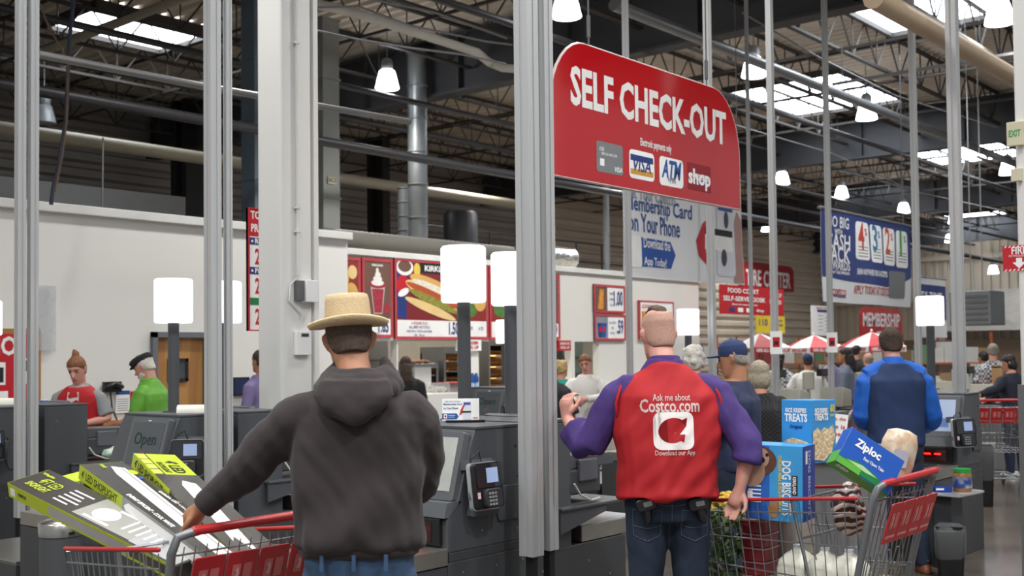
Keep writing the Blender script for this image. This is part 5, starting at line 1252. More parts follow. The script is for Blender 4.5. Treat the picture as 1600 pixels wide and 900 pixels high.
# potted yellow flowers at the cart nose
p = P(1143, 880, 5.75)
t = thing('potted_flowers', 'potted yellow chrysanthemums between the vest worker and the cart', 'plant', (p.x, p.y, .33))
obj('pot', B().lathe([(.001, 0), (.08, 0), (.11, .17), (.115, .18), (.001, .17)], 18), BLK, t, smooth=True)
g = B(); gg = B()
for k in range(230):
    a_ = random.uniform(0, 6.28); rr = random.random()**.5; z_ = random.uniform(.16, .52)
    x_, y_ = .15*rr*math.cos(a_), .15*rr*math.sin(a_); dx, dy = .05*math.cos(a_), .05*math.sin(a_)
    g.add([(x_, y_, z_), (x_+dx-dy*.4, y_+dy+dx*.4, z_+.03), (x_+dx*1.8, y_+dy*1.8, z_+.0), (x_+dx+dy*.4, y_+dy-dx*.4, z_+.035)], [(0, 1, 2, 3)])
obj('leaves', g, mat('mum_leaf', '4d6b33', .6, var=(20, .3)), t, kind='stuff')
for k in range(90):
    a_ = random.uniform(0, 6.28); rr = random.random()**.5; x_, y_ = .15*rr*math.cos(a_), .15*rr*math.sin(a_)
    gg.ell((x_, y_, .50+.07*(1-rr*rr)+random.uniform(-.015, .02)), (.02, .02, .012), 8, 4)
obj('flower_heads', gg, mat('mum_yellow', 'd9b72c', .6, var=(30, .25)), t, smooth=True, kind='stuff')
# ================================================================= right side: jar shelf, lined bin, floor
p = P(1490, 768, 8.6)
t = thing('packing_shelf', 'pale shelf on the side of the right check-out', 'shelf', (p.x, p.y, 0))
zs_ = p.z
obj('shelf_top', B().prism([(-.22, -.12), (.2, -.16), (.3, .1), (-.2, .14)], zs_-.015, zs_), mat('pale_plate', 'c9cdd2', .2, .3), t); obj('shelf_post', B().box(-.14, .1, -.03, .1, 0, zs_-.015), CABD, t, bev=.004)
q = P(1504, 765, 8.6)
t = thing('peanut_jar', 'jar with green lid and paper label on the pale shelf', 'jar', (q.x, q.y, zs_))
obj('jar', B().lathe([(.001, 0), (.062, 0), (.067, .01), (.067, .135), (.06, .145), (.001, .145)], 20), mat('peanut_tan', '9a6a32', .25), t, smooth=True)
obj('label', B().lathe([(.068, .03), (.068, .115)], 20, cap=False), mat2('jar_label', '2f4a8a', 'c8c9cc', .4, kind='noise', scale=9), t, smooth=True); obj('lid', B().lathe([(.001, .145), (.064, .145), (.064, .172), (.001, .174)], 20), mat('lid_green', '2f9a48', .35), t, smooth=True)
q = P(1475, 769, 8.55)
t = gbox('small_carton', 'small dark blue carton lying beside the green lidded jar', 'box', frame((q.x, q.y, zs_+.022), HR, (0, 0, 1)), .13, .04, .09, BXD); decal('white_band', rect(-.06, -.005, .0, .01), PAPER, t, ID4)
def lined_bin(label, px, py_b, d, w, h, liner=True):
    p = P(px, py_b, d); t = thing('lined_bin', label, 'bin', (p.x, p.y, 0), math.radians(20))
    obj('bin', B().rings([[(a_*x_, a_*y_, z_) for (x_, y_) in rrect(-w/2, -w*.38, w/2, w*.38, .03, 3)] for z_, a_ in ((0, .8), (.01, .82), (h, 1), (h, .95), (.03, .78))]), BLK, t, smooth=True)
    b = B().rings([[((a_+.02*math.sin(9*k+z_*20))*x_, (a_+.02*math.cos(7*k))*y_, z_+.012*math.sin(5*k)) for k, (x_, y_) in enumerate(rrect(-w/2, -w*.38, w/2, w*.38, .03, 3))] for z_, a_ in ((h*.45, .96), (h*.55, 1.03), (h*.75, 1.05), (h+.015, 1.05), (h+.02, .98), (h*.8, .9))], cap=False)
    obj('clear_liner', b, mat('liner_film', 'c9ccd0', .25, alpha=.12), t, smooth='all'); return t
lined_bin('black waste bin with clear liner beside the shoes of the man in blue', 1485, 870, 8.2, .27, .34)
lined_bin('tall black waste bin behind the thick right post', 1532, 740, 12.0, .36, .62)
# ================================================================= people
SKIN = mat('skin_fair', 'c98f78', .5, var=(9, .07)); SKIN2 = mat('skin_tan', 'b07a5c', .5, var=(9, .07)); SKIN3 = mat('skin_pink', 'cf9686', .5, var=(9, .07))
LIP = mat('lip', '9a4f48', .5); EYEM = mat('eye_dark', '1d1714', .2); BROW = mat('brow', '4a3526', .8)
def ring(c, rx, ry, n=18, R=None, pw=2.0):
    out = []
    for k in range(n):
        a = 2*math.pi*k/n; ca, sa = math.cos(a), math.sin(a)
        p = V((rx*math.copysign(abs(ca)**(2/pw), ca), ry*math.copysign(abs(sa)**(2/pw), sa), 0))
        if R is not None: p = R @ p
        out.append(V(c) + p)
    return out
HEADP = [(-.118, .022, .022, .062), (-.108, .042, .038, .05), (-.085, .054, .058, .028), (-.055, .062, .074, .014), (-.02, .068, .086, .004), (.02, .073, .092, 0), (.055, .073, .093, -.004), (.085, .062, .08, -.006), (.107, .042, .055, -.008), (.118, .016, .02, -.008)]
def head_into(b, MH, s=1.0, ears=True):
    old = b.M; b.M = MH @ Matrix.Scale(s, 4)
    b.rings([ring((0, yo, z), rx, ry, 20) for z, rx, ry, yo in HEADP])
    b.tube([(0, .078, .02), (0, .1, -.012), (0, .112, -.03), (0, .09, -.042)], [.008, .011, .014, .008], 8)      # nose
    b.tube([(-.045, .076, .03), (0, .089, .034), (.045, .076, .03)], [.008, .009, .008], 6)                       # brow ridge
    b.tube([(-.022, .084, -.067), (0, .092, -.068), (.022, .084, -.067)], [.006, .009, .006], 6)                  # mouth
    b.ell((0, .078, -.1), (.02, .014, .014), 8, 6)
    if ears:
        for s_ in (-1, 1):
            b.tube([(s_*.068, .0, -.032), (s_*.08, -.008, -.012), (s_*.085, -.012, .012), (s_*.078, -.004, .022), (s_*.07, .004, .01)], [.009, .01, .011, .009, .006], 6)
    b.M = old
def face_parts(par, MH, s=1.0, brow=BROW, beard=None):
    S = MH @ Matrix.Scale(s, 4)
    for s_ in (-1, 1):
        obj('eye', B().ell((s_*.029, .082, .008), (.013, .008, .007), 8, 6), EYEM, par, smooth=True, M=S)
        obj('eyebrow', B().rtube([(s_*.012, .09, .026), (s_*.03, .088, .031), (s_*.046, .076, .026)], .0045, 5), brow, par, smooth=True, M=S)
    obj('mouth', B().rtube([(-.02, .09, -.067), (0, .099, -.068), (.02, .09, -.067)], .005, 6), LIP, par, smooth=True, M=S)
def hand_into(b, w, d, n, side=1, s=1.0, curl=.5, spread=.12):
    """w wrist, d finger direction, n palm normal, side=+1 thumb towards n x d"""
    d = V(d).normalized(); n = V(n); n = (n - d*n.dot(d)).normalized(); r = n.cross(d)*side
    W = V(w)
    b.tube([W - d*.01, W + d*.03*s, W + d*.06*s, W + d*.085*s], [.025*s, .03*s, .036*s, .032*s], 10, flat=None)
    for i, (o, L, rr) in enumerate(((.028, .07, .0085), (.0095, .078, .009), (-.0095, .072, .0085), (-.027, .056, .0075))):
        p = W + d*.08*s + r*o*s; pts = [W + d*.05*s + r*o*.8*s, p]; ang = 0; dd = d + r*(o*spread*12)
        dd.normalize()
        for seg in (.42, .32, .26):
            ang += curl*(1.0 if seg > .4 else 1.1)
            v = dd*math.cos(ang) + n*math.sin(ang); p = p + v*L*seg*s; pts.append(p)
        b.tube(pts, [rr*s*1.05, rr*s*1.1, rr*s, rr*s*.92, rr*s*.75], 7)
    t0 = W + d*.02*s + r*.02*s
    b.tube([t0, t0 + (r*.03+d*.025+n*.008)*s, t0 + (r*.042+d*.055+n*.018)*s, t0 + (r*.04+d*.078+n*.028)*s], [.014*s, .012*s, .0105*s, .008*s], 7)
class Fig:
    """posed figure: x right, y forward, z up, in metres for a person 1.75 tall, scaled by h/1.75"""
    def __init__(s, h=1.75, lean=0, side=0, head=(0, 0, 0), sw=.185, fat=1.0, arms=None, legs=None, hand=None, neckf=0, headoff=(0, 0, 0), hipz=.93):
        s.k = h/1.75; s.fat = fat; s.sw = sw; s.hipz = hipz
        s.Lm = Matrix.Translation((0, 0, .95)) @ Matrix.Rotation(-math.radians(lean), 4, 'X') @ Matrix.Rotation(math.radians(side), 4, 'Y') @ Matrix.Translation((0, 0, -.95))
        s.R3 = s.Lm.to_3x3()
        s.neck = s.Lm @ V((0, -.015, 1.475))
        hp = s.Lm @ V((0, .015+neckf, 1.635)) + V(headoff)
        s.MH = Matrix.Translation(hp) @ Matrix.Rotation(math.radians(head[0]), 4, 'Z') @ Matrix.Rotation(-math.radians(head[1]), 4, 'X') @ Matrix.Rotation(math.radians(head[2]), 4, 'Y')
        s.sh = {-1: s.Lm @ V((-sw, -.01, 1.405)), 1: s.Lm @ V((sw, -.01, 1.405))}
        s.arms = arms or {}
        for q in (-1, 1):
            if q not in s.arms: s.arms[q] = [s.Lm @ V((q*(sw+.06), -.02, 1.14)), s.Lm @ V((q*(sw+.07), .06, .9))]
            s.arms[q] = [V(p) for p in s.arms[q]]
        s.legs = legs or {q: [V((q*.105, .01, .5)), V((q*.115, -.02, .085))] for q in (-1, 1)}
        for q in (-1, 1): s.legs[q] = [V(p) for p in s.legs[q]]
        s.hand = hand or {}
    TOR = [(.86, .150, .105), (.93, .172, .118), (1.0, .160, .108), (1.08, .148, .102), (1.18, .158, .108), (1.3, .176, .116), (1.36, .17, .106), (1.41, .138, .088), (1.455, .095, .072), (1.49, .06, .058)]
    def trings(s, w=1.0, add=.0, z0=.8, z1=2, pts=None, pw=2.3, hem=None):
        out = []
        sc_ = s.sw/.185
        for z, rx, ry in (pts or s.TOR):
            if z < z0 or z > z1: continue
            f = s.fat if z < 1.4 else 1
            out.append([s.Lm @ p for p in ring((0, 0, z), rx*f*w*(sc_ if z > 1.05 else 1)+add, ry*f*w+add, 22, pw=pw)])
        return out
    def body(s, legs=True):
        b = B(); b.rings(s.trings())
        b.tube([s.Lm @ V((0, -.02, 1.44)), s.MH @ V((0, -.018, -.06)), s.MH @ V((0, -.01, -.02))], [.062, .056, .05], 14)
        head_into(b, s.MH)
        for q in (-1, 1):
            S_, (E, W) = s.sh[q] + V((0, 0, -.018)), s.arms[q]
            b.tube([S_ + V((-q*.08, 0, -.0)), S_ + V((-q*.02, 0, -.02)), S_.lerp(E, .4), E, E.lerp(W, .35), W.lerp(E, .1), W], [.035, .045, .042, .038, .038, .028, .025], 12)
            hd = s.hand.get(q, {})
            d = V(hd.get('d', (W-E)))
            hand_into(b, W, d, hd.get('n', V((-q, .3, 0))), hd.get('side', q), 1.0, hd.get('curl', .45), hd.get('spread', .12))
            if legs:
                K, A = s.legs[q]; H = V((q*.09, 0, .9))
                b.tube([H, H.lerp(K, .4), K, K.lerp(A, .35), A], [.088, .078, .055, .054, .036], 12)
                b.tube([A + V((0, -.04, -.03)), A + V((0, .03, -.045)), A + V((0, .13, -.06))], [.035, .035, .028], 10)
        return b
    def sleeves(s, b, add=.012, upto=1.0, cuff=1.0, q_=(-1, 1), rolled=False):
        for q in q_:
            S_, (E, W) = s.sh[q] + V((0, 0, -.015)), s.arms[q]
            if upto <= .5:
                e = S_.lerp(E, upto*2)
                b.tube([S_ + V((-q*.1, 0, .012)), S_ + V((-q*.035, 0, .0)), S_ + (E-S_)*.12, S_.lerp(e, .5), e], [.035+add, .05+add, .054+add, .052+add, .052+add*1.4], 14)
            else:
                f = (upto-.5)*2; e = E.lerp(W, f)
                b.tube([S_ + V((-q*.1, 0, .012)), S_ + V((-q*.035, 0, 0)), S_ + (E-S_)*.12, S_.lerp(E, .5), E - (E-S_).normalized()*.03, E + (W-E).normalized()*.03, E.lerp(e, .6), e], [.035+add, .05+add, .056+add, .052+add*1.2, .047+add*1.2, .046+add*1.2, (.04 if not rolled else .046)+add, (.03 if not rolled else .047)+add*cuff], 14)
                if rolled:
                    v = (e-E).normalized(); b.tube([e - v*.05, e - v*.01, e], [.05+add, .055+add, .053+add], 14)
        return b
    def pants(s, add=.014, top=1.0, flare=.06, sq=2.3):
        b = B(); b.rings([ring((0, 0, z), rx*s.fat, ry*s.fat, 22, pw=2.4) for z, rx, ry in ((.80, .165, .112), (.86, .176, .122), (.93, .18, .124), (top, .168, .116))])
        for q in (-1, 1):
            K, A = s.legs[q]; H = V((q*.088, 0, .88))
            b.tube([H + V((0, 0, .04)), H, H.lerp(K, .45), K, K.lerp(A, .5), A + V((0, 0, -.03))], [.08, .095+add*.4, .082+add, .062+add, .056+add, flare], 14)
        return b
    def shoe(s, q):
        A = s.legs[q][1]
        b = B(); z0 = A.z - .085
        b.rings([[V((A.x+px_*w_, A.y+.05+py_*l_, z0+z_)) for px_, py_ in [(p.x, p.y) for p in ring((0, 0, 0), .5, .5, 16, pw=2.6)]] for z_, w_, l_ in ((0, .09, .27), (.02, .098, .28), (.045, .09, .265), (.07, .075, .2))])
        b.tube([A + V((0, -.02, .03)), A + V((0, .01, -.04)), A + V((0, .06, -.05))], [.045, .045, .04], 12)
        return b
def hair_blob(fig, style, s=1.0):
    b = B(); b.M = fig.MH
    e = .009
    if style in ('short', 'thick', 'cropped'):
        e = {'short': .009, 'thick': .016, 'cropped': .004}[style]
        P_ = [(-.06, .045, .05, -.045), (-.035, .066+e*.5, .06, -.035), (-.01, .071+e, .072, -.024), (.02, .075+e, .08, -.018), (.05, .075+e, .088+e, -.01), (.08, .066+e, .082+e, -.007), (.105, .046+e, .06+e, -.007), (.12+e, .018+e, .024+e, -.007)]
        b.rings([ring((0, yo, z), rx, ry, 18) for z, rx, ry, yo in P_])
    elif style == 'fringe':     # remaining hair round the back of a bald head
        P_ = [(-.06, .05, .05, -.044), (-.035, .07, .062, -.034), (-.01, .079, .074, -.024), (.02, .081, .078, -.022), (.045, .079, .072, -.026)]
        b.rings([ring((0, yo, z), rx, ry, 18) for z, rx, ry, yo in P_])
    elif style in ('bun', 'bob', 'long', 'curly'):
        P_ = [(-.07, .05, .05, -.04), (-.03, .075, .068, -.03), (.01, .083, .082, -.018), (.05, .084, .097, -.009), (.085, .073, .09, -.007), (.11, .05, .066, -.007), (.128, .02, .03, -.007)]
        b.rings([ring((0, yo, z), rx, ry, 18) for z, rx, ry, yo in P_])
        if style == 'bun': b.ell((0, -.045, .135), (.035, .035, .032), 12, 8); b.ell((.012, -.06, .15), (.02, .02, .03), 8, 6)
        if style == 'bob':
            b.ell((0, -.03, -.03), (.095, .08, .1), 16, 12)
        if style == 'long':
            b.tube([(0, -.05, .0), (0, -.075, -.1), (0, -.09, -.22), (0, -.09, -.32)], [.08, .085, .08, .05], 14)
        if style == 'curly':
            for k in range(26):
                a_ = random.uniform(0, 6.28); z_ = random.uniform(-.04, .11); rr = .075*math.sqrt(max(.1, 1-(z_/.14)**2))
                y_ = math.sin(a_)*rr*1.15
                if y_ > .03 and z_ < .05: continue
                b.ell((math.cos(a_)*rr, y_-.01, z_), .028, 8, 6)
    elif style == 'strip':      # clipped strip along the crown
        b.tube([(0, .09, .07), (0, .06, .105), (0, .0, .122), (0, -.05, .108), (0, -.085, .07)], [.028, .036, .04, .032, .014], 12, flat=.45)
    return b
def person(label, px, d, h, face=0, vox=.012, skin=SKIN, hair=None, shirt=None, sleeve=1.0, pants=None, shoes=None, fig=None, seen='back', group=None, wr=.011, sadd=.013, hem=.90, seed=1, top=None, xy=None, upper_only=False, **kw):
    """face: heading in degrees to the left of the lens direction (0 = looks away from the lens)"""
    p = P(px, 556, d) if xy is None else V((xy[0], xy[1], 0))
    f = fig or Fig(h, **kw); k = f.k
    me = remesh(f.body(), vox, 2)
    t = bpy.data.objects.new('person', me); COL.objects.link(t); me.materials.append(skin)
    rz = TH + math.radians(face) - math.pi/2
    t.matrix_basis = Matrix.Translation((p.x, p.y, 0)) @ Matrix.Rotation(rz, 4, 'Z') @ Matrix.Scale(k, 4)
    setp(t, label, 'person', group)
    if shirt:
        b = B(); pts = [(hem, .176, .124), (hem+.03, .182, .127), (1.0, .176, .122), (1.08, .170, .118), (1.18, .172, .118), (1.3, .184, .124), (1.36, .186, .12), (1.41, .16, .105), (1.455, .115, .088), (1.49, .08, .076)]
        b.rings(f.trings(pts=pts, add=sadd*.6))
        f.sleeves(b, sadd, sleeve)
        obj('shirt', remesh(b, max(vox, .011), 3, (wr, 7, 5, seed)), shirt, t, smooth='all')
    if pants:
        obj('trousers', remesh(f.pants(), max(vox, .012), 2, (wr*.7, 9, 6, seed+4)), pants, t, smooth='all')
    for q in (-1, 1):
        if shoes: obj('shoe', remesh(f.shoe(q), .012, 2), shoes, t, smooth='all')
    if hair:
        obj('hair', remesh(hair_blob(f, hair[0]), .009 if hair[0] != 'strip' else .006, 1, (.0035, 30, 30, seed)), hair[1], t, smooth='all')
    if seen == 'front': face_parts(t, f.MH)
    return t, f
DENIM = mat('dark_denim', '232f42', .85, var=(30, .12), bump=(160, .3, .002)); DENIMB = mat('blue_denim', '3d5675', .85, var=(20, .15), bump=(160, .3, .002)); NAVYC = mat('navy_cloth', '1f2740', .8, var=(20, .08)); BLKC = mat('black_cloth', '201f22', .85); KHAKI = mat('khaki', '8d7a5c', .8)
HBR = mat('hair_brown', '3e2f26', .8, var=(60, .3), bump=(90, .6)); HGR = mat('hair_grey', '8c857c', .8, var=(60, .2), bump=(90, .6)); HWH = mat('hair_white', 'cfc9c0', .8, var=(60, .12), bump=(70, .8)); HBK = mat('hair_black', '1a1716', .6, var=(60, .2), bump=(90, .4)); HRD = mat('hair_auburn', '7d4f2f', .7, var=(60, .25), bump=(90, .6)); HBZ = mat('hair_stubble', '7d6658', .9, var=(90, .2)); HBL = mat('hair_blonde', 'b59b6b', .8, var=(60, .2), bump=(90, .5))
# ------------------------------------------------ the man in the hoodie and straw hat
HOOD = mat('hoodie_charcoal', '362f30', .95, var=(4, .06), bump=(220, .25, .002), sheen=.08)
kk = 1.80/1.75
def loc_(px, py, px0, d0, dd=0):
    """local body coordinates (person facing away from the lens) of a pixel at depth d0+dd"""
    d = d0+dd; x = (px-800)/FPX*d - (px0-800)/FPX*d0; z = P(px, py, d).z
    return V((x, dd, z))
d0, px0 = 3.8, 560
hl = loc_(300, 806, px0, d0, .06)/kk; el = loc_(397, 722, px0, d0, .04)/kk
fh = Fig(1.80, lean=2, sw=.188, fat=1.0, neckf=.03, head=(12, 16, -3), headoff=(-.042, .02, .0),
    arms={-1: [el, hl], 1: [V((.195, .16, 1.15)), V((.06, .38, 1.06))]}, hand={-1: dict(d=(hl-el)+V((-.1, .25, -.1)), n=(.2, .3, -1), side=-1, curl=.75), 1: dict(d=(-.3, .8, -.2), n=(-.3, .2, -1), side=1, curl=.8)})
fh.arms[-1][1] = hl + (el-hl).normalized()*.045
t1, _ = person('man in a straw pork pie hat and charcoal hoodie leaning on the left cart', px0, d0, 1.80, 0, .008, SKIN2, None, None, fig=fh, pants=DENIMB, shoes=BLK, seed=3)
def hoodie(f, t):
    b = B(); pts = [(.957, .185, .13), (.963, .204, .142), (.978, .216, .15), (1.0, .22, .152), (1.03, .218, .15), (1.1, .212, .145), (1.2, .210, .143), (1.3, .213, .146), (1.37, .205, .138), (1.42, .175, .12), (1.46, .13, .105), (1.5, .09, .088)]
    b.rings(f.trings(pts=pts, pw=2.5))
    f.sleeves(b, .024, 1.0, .55)
    me = remesh(b, .009, 4)
    # hanging folds: long diagonal creases gathered from the waist and the armpits
    nor = [v.normal.copy() for v in me.vertices]
    for v, n in zip(me.vertices, nor):
        c = v.co
        a = noise.noise(V((c.x*9 + c.z*2.2, c.y*3, c.z*2.2 + 5))); e = noise.noise(V((c.x*7 - c.z*5, 3, c.z*4)))
        g = math.exp(-((c.z-1.01)/.08)**2)
        v.co = c + n*(.019*a + .016*e + .007*noise.noise(V((c.x*24+c.z*14, c.y*10, c.z*7))) + .014*g*noise.noise(V((c.x*22, c.y*9, c.z*6))))
    h = obj('hoodie', me, HOOD, t, smooth='all')
    band = B(); band.rings(f.trings(pts=[(.935, .178, .122), (.942, .192, .132), (.965, .198, .138), (.975, .195, .135)], pw=2.5)); obj('waistband', remesh(band, .01, 1, (.003, 30, 4, 2)), HOOD, h, smooth='all')
    # hood lying on the back
    hb = B(); N = f.neck
    for off, zz, rr, w_ in ((0, .055, .022, .084), (-.006, .032, .03, .098), (-.01, .004, .034, .114)):
        pts = []
        for k in range(15):
            a = math.radians(-205 + 230*k/14); pts.append(N + V((w_*math.cos(a), .02 + (w_+.02)*math.sin(a)*.95 + off, zz + .012*math.sin(a) + (.03 if k in (0, 14) else 0))))
        hb.rtube(pts, [rr*.7 if k in (0, 14) else rr for k in range(15)], 10)
    hb.rings([[N + V((x_*w_, y_ + yo, z_)) for x_, y_ in [(p.x, p.y*.045) for p in ring((0, 0, 0), 1, 1, 18)]] for z_, w_, yo in ((.03, .11, -.10), (-.02, .13, -.122), (-.05, .115, -.13), (-.08, .08, -.132), (-.105, .035, -.128), (-.115, .008, -.122))])
    obj('hood', remesh(hb, .008, 3, (.005, 14, 16, 8)), HOOD, h, smooth='all')
    cb = B()
    E, W = f.arms[-1]; v = (W-E).normalized()
    cb.tube([W - v*.07, W - v*.03, W + v*.0], [.045, .044, .04], 16); obj('cuff', cb, HOOD, h, smooth=True)
hoodie(fh, t1)
# hair below the hat and the hat itself
hb = B(); hb.M = fh.MH
hb.rings([ring((0, yo, z), rx, ry, 20) for z, rx, ry, yo in [(-.062, .045, .045, -.05), (-.04, .064, .058, -.036), (-.01, .0735, .074, -.022), (.02, .077, .083, -.014), (.06, .079, .09, -.008), (.09, .07, .08, -.006)]])
obj('hair', remesh(hb, .007, 1, (.001, 60, 60, 2)), mat('hair_greying', '57493f', .95, var=(70, .25)), t1, smooth='all')
STRAW = mat2('straw_weave', 'c9b088', 'd4bd96', .8, kind='noise', scale=220, bump=.3, detail=2)
hm = fh.MH @ Matrix.Translation((0, -.008, .048)) @ Matrix.Rotation(math.radians(14), 4, 'X')
def oring(r, z, sy=1.2, wob=0): return [V((r*math.cos(2*math.pi*k/40), r*sy*math.sin(2*math.pi*k/40), z + wob*(math.cos(4*math.pi*k/40)))) for k in range(40)]
hat = obj('straw_hat', B().rings([oring(.001, .105, 1.2), oring(.055, .103), oring(.068, .112), oring(.075, .108), oring(.079, .09), oring(.083, .03), oring(.086, .002), oring(.11, -.004, 1.16, -.004), oring(.138, .0, 1.13, -.008), oring(.146, .016, 1.12, -.01), oring(.144, .022, 1.12, -.01), oring(.139, .01, 1.13, -.008), oring(.11, .0, 1.16, -.003), oring(.082, -.004)], cap=True), STRAW, t1, smooth='all', M=hm @ Matrix.Scale(.93, 4))
obj('hat_band', B().rings([oring(.0865, .006), oring(.0865, .034)], cap=False), mat('hat_band', 'bda576', .8), hat, smooth='all')
# belt loops and pockets of his jeans
for x_ in (-.1, .0, .1): obj('belt_loop', B().cbox((x_, -.137, .935), (.012, .008, .05)), DENIMB, t1)
# ------------------------------------------------ the worker in the red vest
d0, px0 = 5.4, 1040; kk = 1.84/1.75
L2 = lambda px, py, dd: loc_(px, py, px0, d0, dd)/kk
elb = L2(912, 700, .06); wl = L2(884, 652, .16); shl = V((-.2, 0, 1.42)); err = L2(1168, 700, -.07); wr_ = L2(1153, 762, -.08)
elb = L2(915, 706, .05)
fv = Fig(1.84, lean=3, sw=.205, fat=1.1, neckf=.03, head=(14, 8, 0), headoff=(-.02, .02, .0),
    arms={-1: [elb, wl], 1: [err, wr_]}, hand={-1: dict(d=(.02, .12, 1), n=(.7, .75, .1), side=1, curl=.62), 1: dict(d=(-.32, .15, -1), n=(-.6, -.8, .1), side=1, curl=.22, spread=.3)})
t2, _ = person('store worker in a red vest over a purple shirt, seen from behind', px0, d0, 1.84, 0, .007, SKIN3, None, None, fig=fv, pants=DENIM, shoes=BLK, seed=6)
PURP = mat('purple_shirt', '432e70', .8, var=(5, .07), bump=(200, .2, .002)); REDV = mat('red_vest', 'a90f19', .75, var=(4, .05), bump=(200, .2, .002))
b = B(); pts = [(.895, .15, .118), (.92, .162, .122), (1.0, .165, .122), (1.18, .178, .126), (1.3, .19, .13), (1.37, .18, .122), (1.42, .155, .105), (1.46, .11, .088), (1.497, .078, .074), (1.52, .07, .068)]
b.rings(fv.trings(pts=pts, pw=2.4)); fv.sleeves(b, .018, .86, 1.1, (-1,), True); fv.sleeves(b, .02, .68, 1.2, (1,), True)
me = remesh(b, .009, 3, (.011, 11, 9, 4)); sh = obj('shirt', me, PURP, t2, smooth='all')
b = B(); b.rings([[fv.Lm @ p for p in ring((0, .0, z), r_, r_*1.0, 22)] for z, r_ in ((1.47, .078), (1.5, .074), (1.53, .068), (1.535, .062))]); obj('collar', remesh(b, .006, 2), PURP, sh, smooth='all')
# the vest: a loose shell, flaring to the hem, cut away at the arms
b = B(); pts = [(.895, .205, .17), (.905, .214, .18), (.95, .21, .172), (1.05, .206, .168), (1.18, .202, .16), (1.28, .2, .152), (1.35, .195, .142), (1.4, .178, .13), (1.44, .145, .112), (1.472, .11, .098), (1.498, .088, .088), (1.505, .08, .08)]
b.rings(fv.trings(pts=pts, pw=2.7)); me = remesh(b, .009, 2)
nor = [v.normal.copy() for v in me.vertices]
for v, n in zip(me.vertices, nor):
    c = v.co; g = max(0, 1 - (c.z-.9)/.35)
    v.co = c + n*(.013*noise.noise(V((c.x*8+c.z*3, 2, c.z*3))) + .009*noise.noise(V((c.x*16-c.z*11, 5, c.z*9))) + .022*g*noise.noise(V((c.x*13, c.y*6, c.z*3+3))))
vest = obj('vest', me, REDV, t2, smooth='all')
for q in (-1, 1):       # bound armholes
    pts = [fv.Lm @ V((q*(.222+.012*math.cos(a*2)-.02*max(0, math.sin(a))), .0+.095*math.cos(a), 1.32+.105*math.sin(a))) for a in [2*math.pi*k/20 for k in range(20)]]
    obj('armhole_binding', B().tube(pts, .007, 8, close=True, cap=False), REDV, vest, smooth=True)
# print on the back, wrapped onto the vest
from mathutils.bvhtree import BVHTree
bv = BVHTree.FromPolygons([v.co[:] for v in me.vertices], [p.vertices[:] for p in me.polygons])
def wrap_back(o, par):
    """press a flat print onto the cloth behind it (local x right, print lies in x,z)"""
    M = o.matrix_basis.copy(); bm = bmesh.new(); bm.from_mesh(o.data); bm.transform(M); bmesh.ops.triangulate(bm, faces=bm.faces[:])
    for _ in range(3):
        es = [e for e in bm.edges if e.calc_length() > .022]
        if not es: break
        bmesh.ops.subdivide_edges(bm, edges=es, cuts=1); bmesh.ops.triangulate(bm, faces=bm.faces[:])
    for v in bm.verts:
        hit = bv.ray_cast(V((v.co.x, -1, v.co.z)), V((0, 1, 0)))
        if hit[0] is not None: v.co.y = hit[0].y - .0022 - (v.co.y+.3)*-1*0
    bm.to_mesh(o.data); bm.free(); o.matrix_basis = ID4
VP = mat('vest_print', 'f0e9e6', .6); VR = REDV
Fv = frame((0, -.3, 0), (1, 0, 0), (0, 0, 1))
def vpx(px, py): q = loc_(px, py, px0, d0, -.16)/kk; return q.x, q.z
def vtext(s, c, w_, h_, bold=.02, m=VP): x_, z_ = vpx(*c); o = fit_text(s, x_, z_, w_/kk, h_/kk, m, vest, Fv, bold=bold); wrap_back(o, vest)
vtext('Ask me about', (1049, 621), .175, .032); vtext('Costco.com', (1046, 634), .275, .062, .035); vtext('Download our App', (1052, 708), .185, .03)
def vdecal(n, pts, m, lift=0):
    o = decal(n, pts, m, vest, Fv); wrap_back(o, vest)
    if lift:
        for v in o.data.vertices: v.co.y -= lift
x0_, z1_ = vpx(1019, 644); x1_, z0_ = vpx(1082, 702)
vdecal('app_icon', rrect(x0_, z0_, x1_, z1_, .032), VP)
xc, zc_ = (x0_+x1_)/2-.004, (z0_+z1_)/2+.002; S = (x1_-x0_)
# slanted letter C
pts = []
for k in range(21):
    a = math.radians(55 + 250*k/20); pts.append((xc + S*.36*math.cos(a) + .03*math.sin(a)*S*1.0, zc_ + S*.31*math.sin(a)))
inn = []
for k in range(17):
    a = math.radians(300 - 235*k/16); inn.append((xc + S*.06 + S*.17*math.cos(a), zc_ + S*.145*math.sin(a)))
pts = [(xc+S*.36, zc_+S*.31)] + pts + [(xc+S*.27, zc_-S*.3), (xc+S*.3, zc_-S*.1)] + inn + [(xc+S*.33, zc_+S*.1)]
vdecal('letter_mark', pts, VR, .001)
# his hair strip, stubble, jeans details and the two devices in his pockets
hs = obj('hair', remesh(hair_blob(fv, 'strip'), .006, 1, (.002, 60, 60, 1)), mat('hair_dark_brown', '5a463a', .9, var=(80, .3), bump=(120, .6)), t2, smooth='all')
sb = B(); sb.M = fv.MH
sb.rings([ring((0, yo, z), rx, ry, 24) for z, rx, ry, yo in [(-.065, .05, .04, -.05), (-.04, .0655, .062, -.0325), (-.01, .0712, .0745, -.0205), (.02, .0745, .084, -.0115), (.055, .0745, .0905, -.0085), (.085, .0635, .0775, -.0105), (.1, .05, .06, -.0105)]])
obj('stubble', remesh(sb, .006, 2), mat('stubble_skin', 'b58d7e', .8, var=(120, .12)), t2, smooth='all')
b = B(); b.rings([ring((0, 0, z), .189*1.1*.965, .133*1.1*.96, 26, pw=2.4) for z in (.925, .962)]); obj('belt', b, mat('brown_belt', '3f2c26', .5), t2, smooth=True)
tr = [c for c in t2.children if c.name.startswith('trousers')][0]
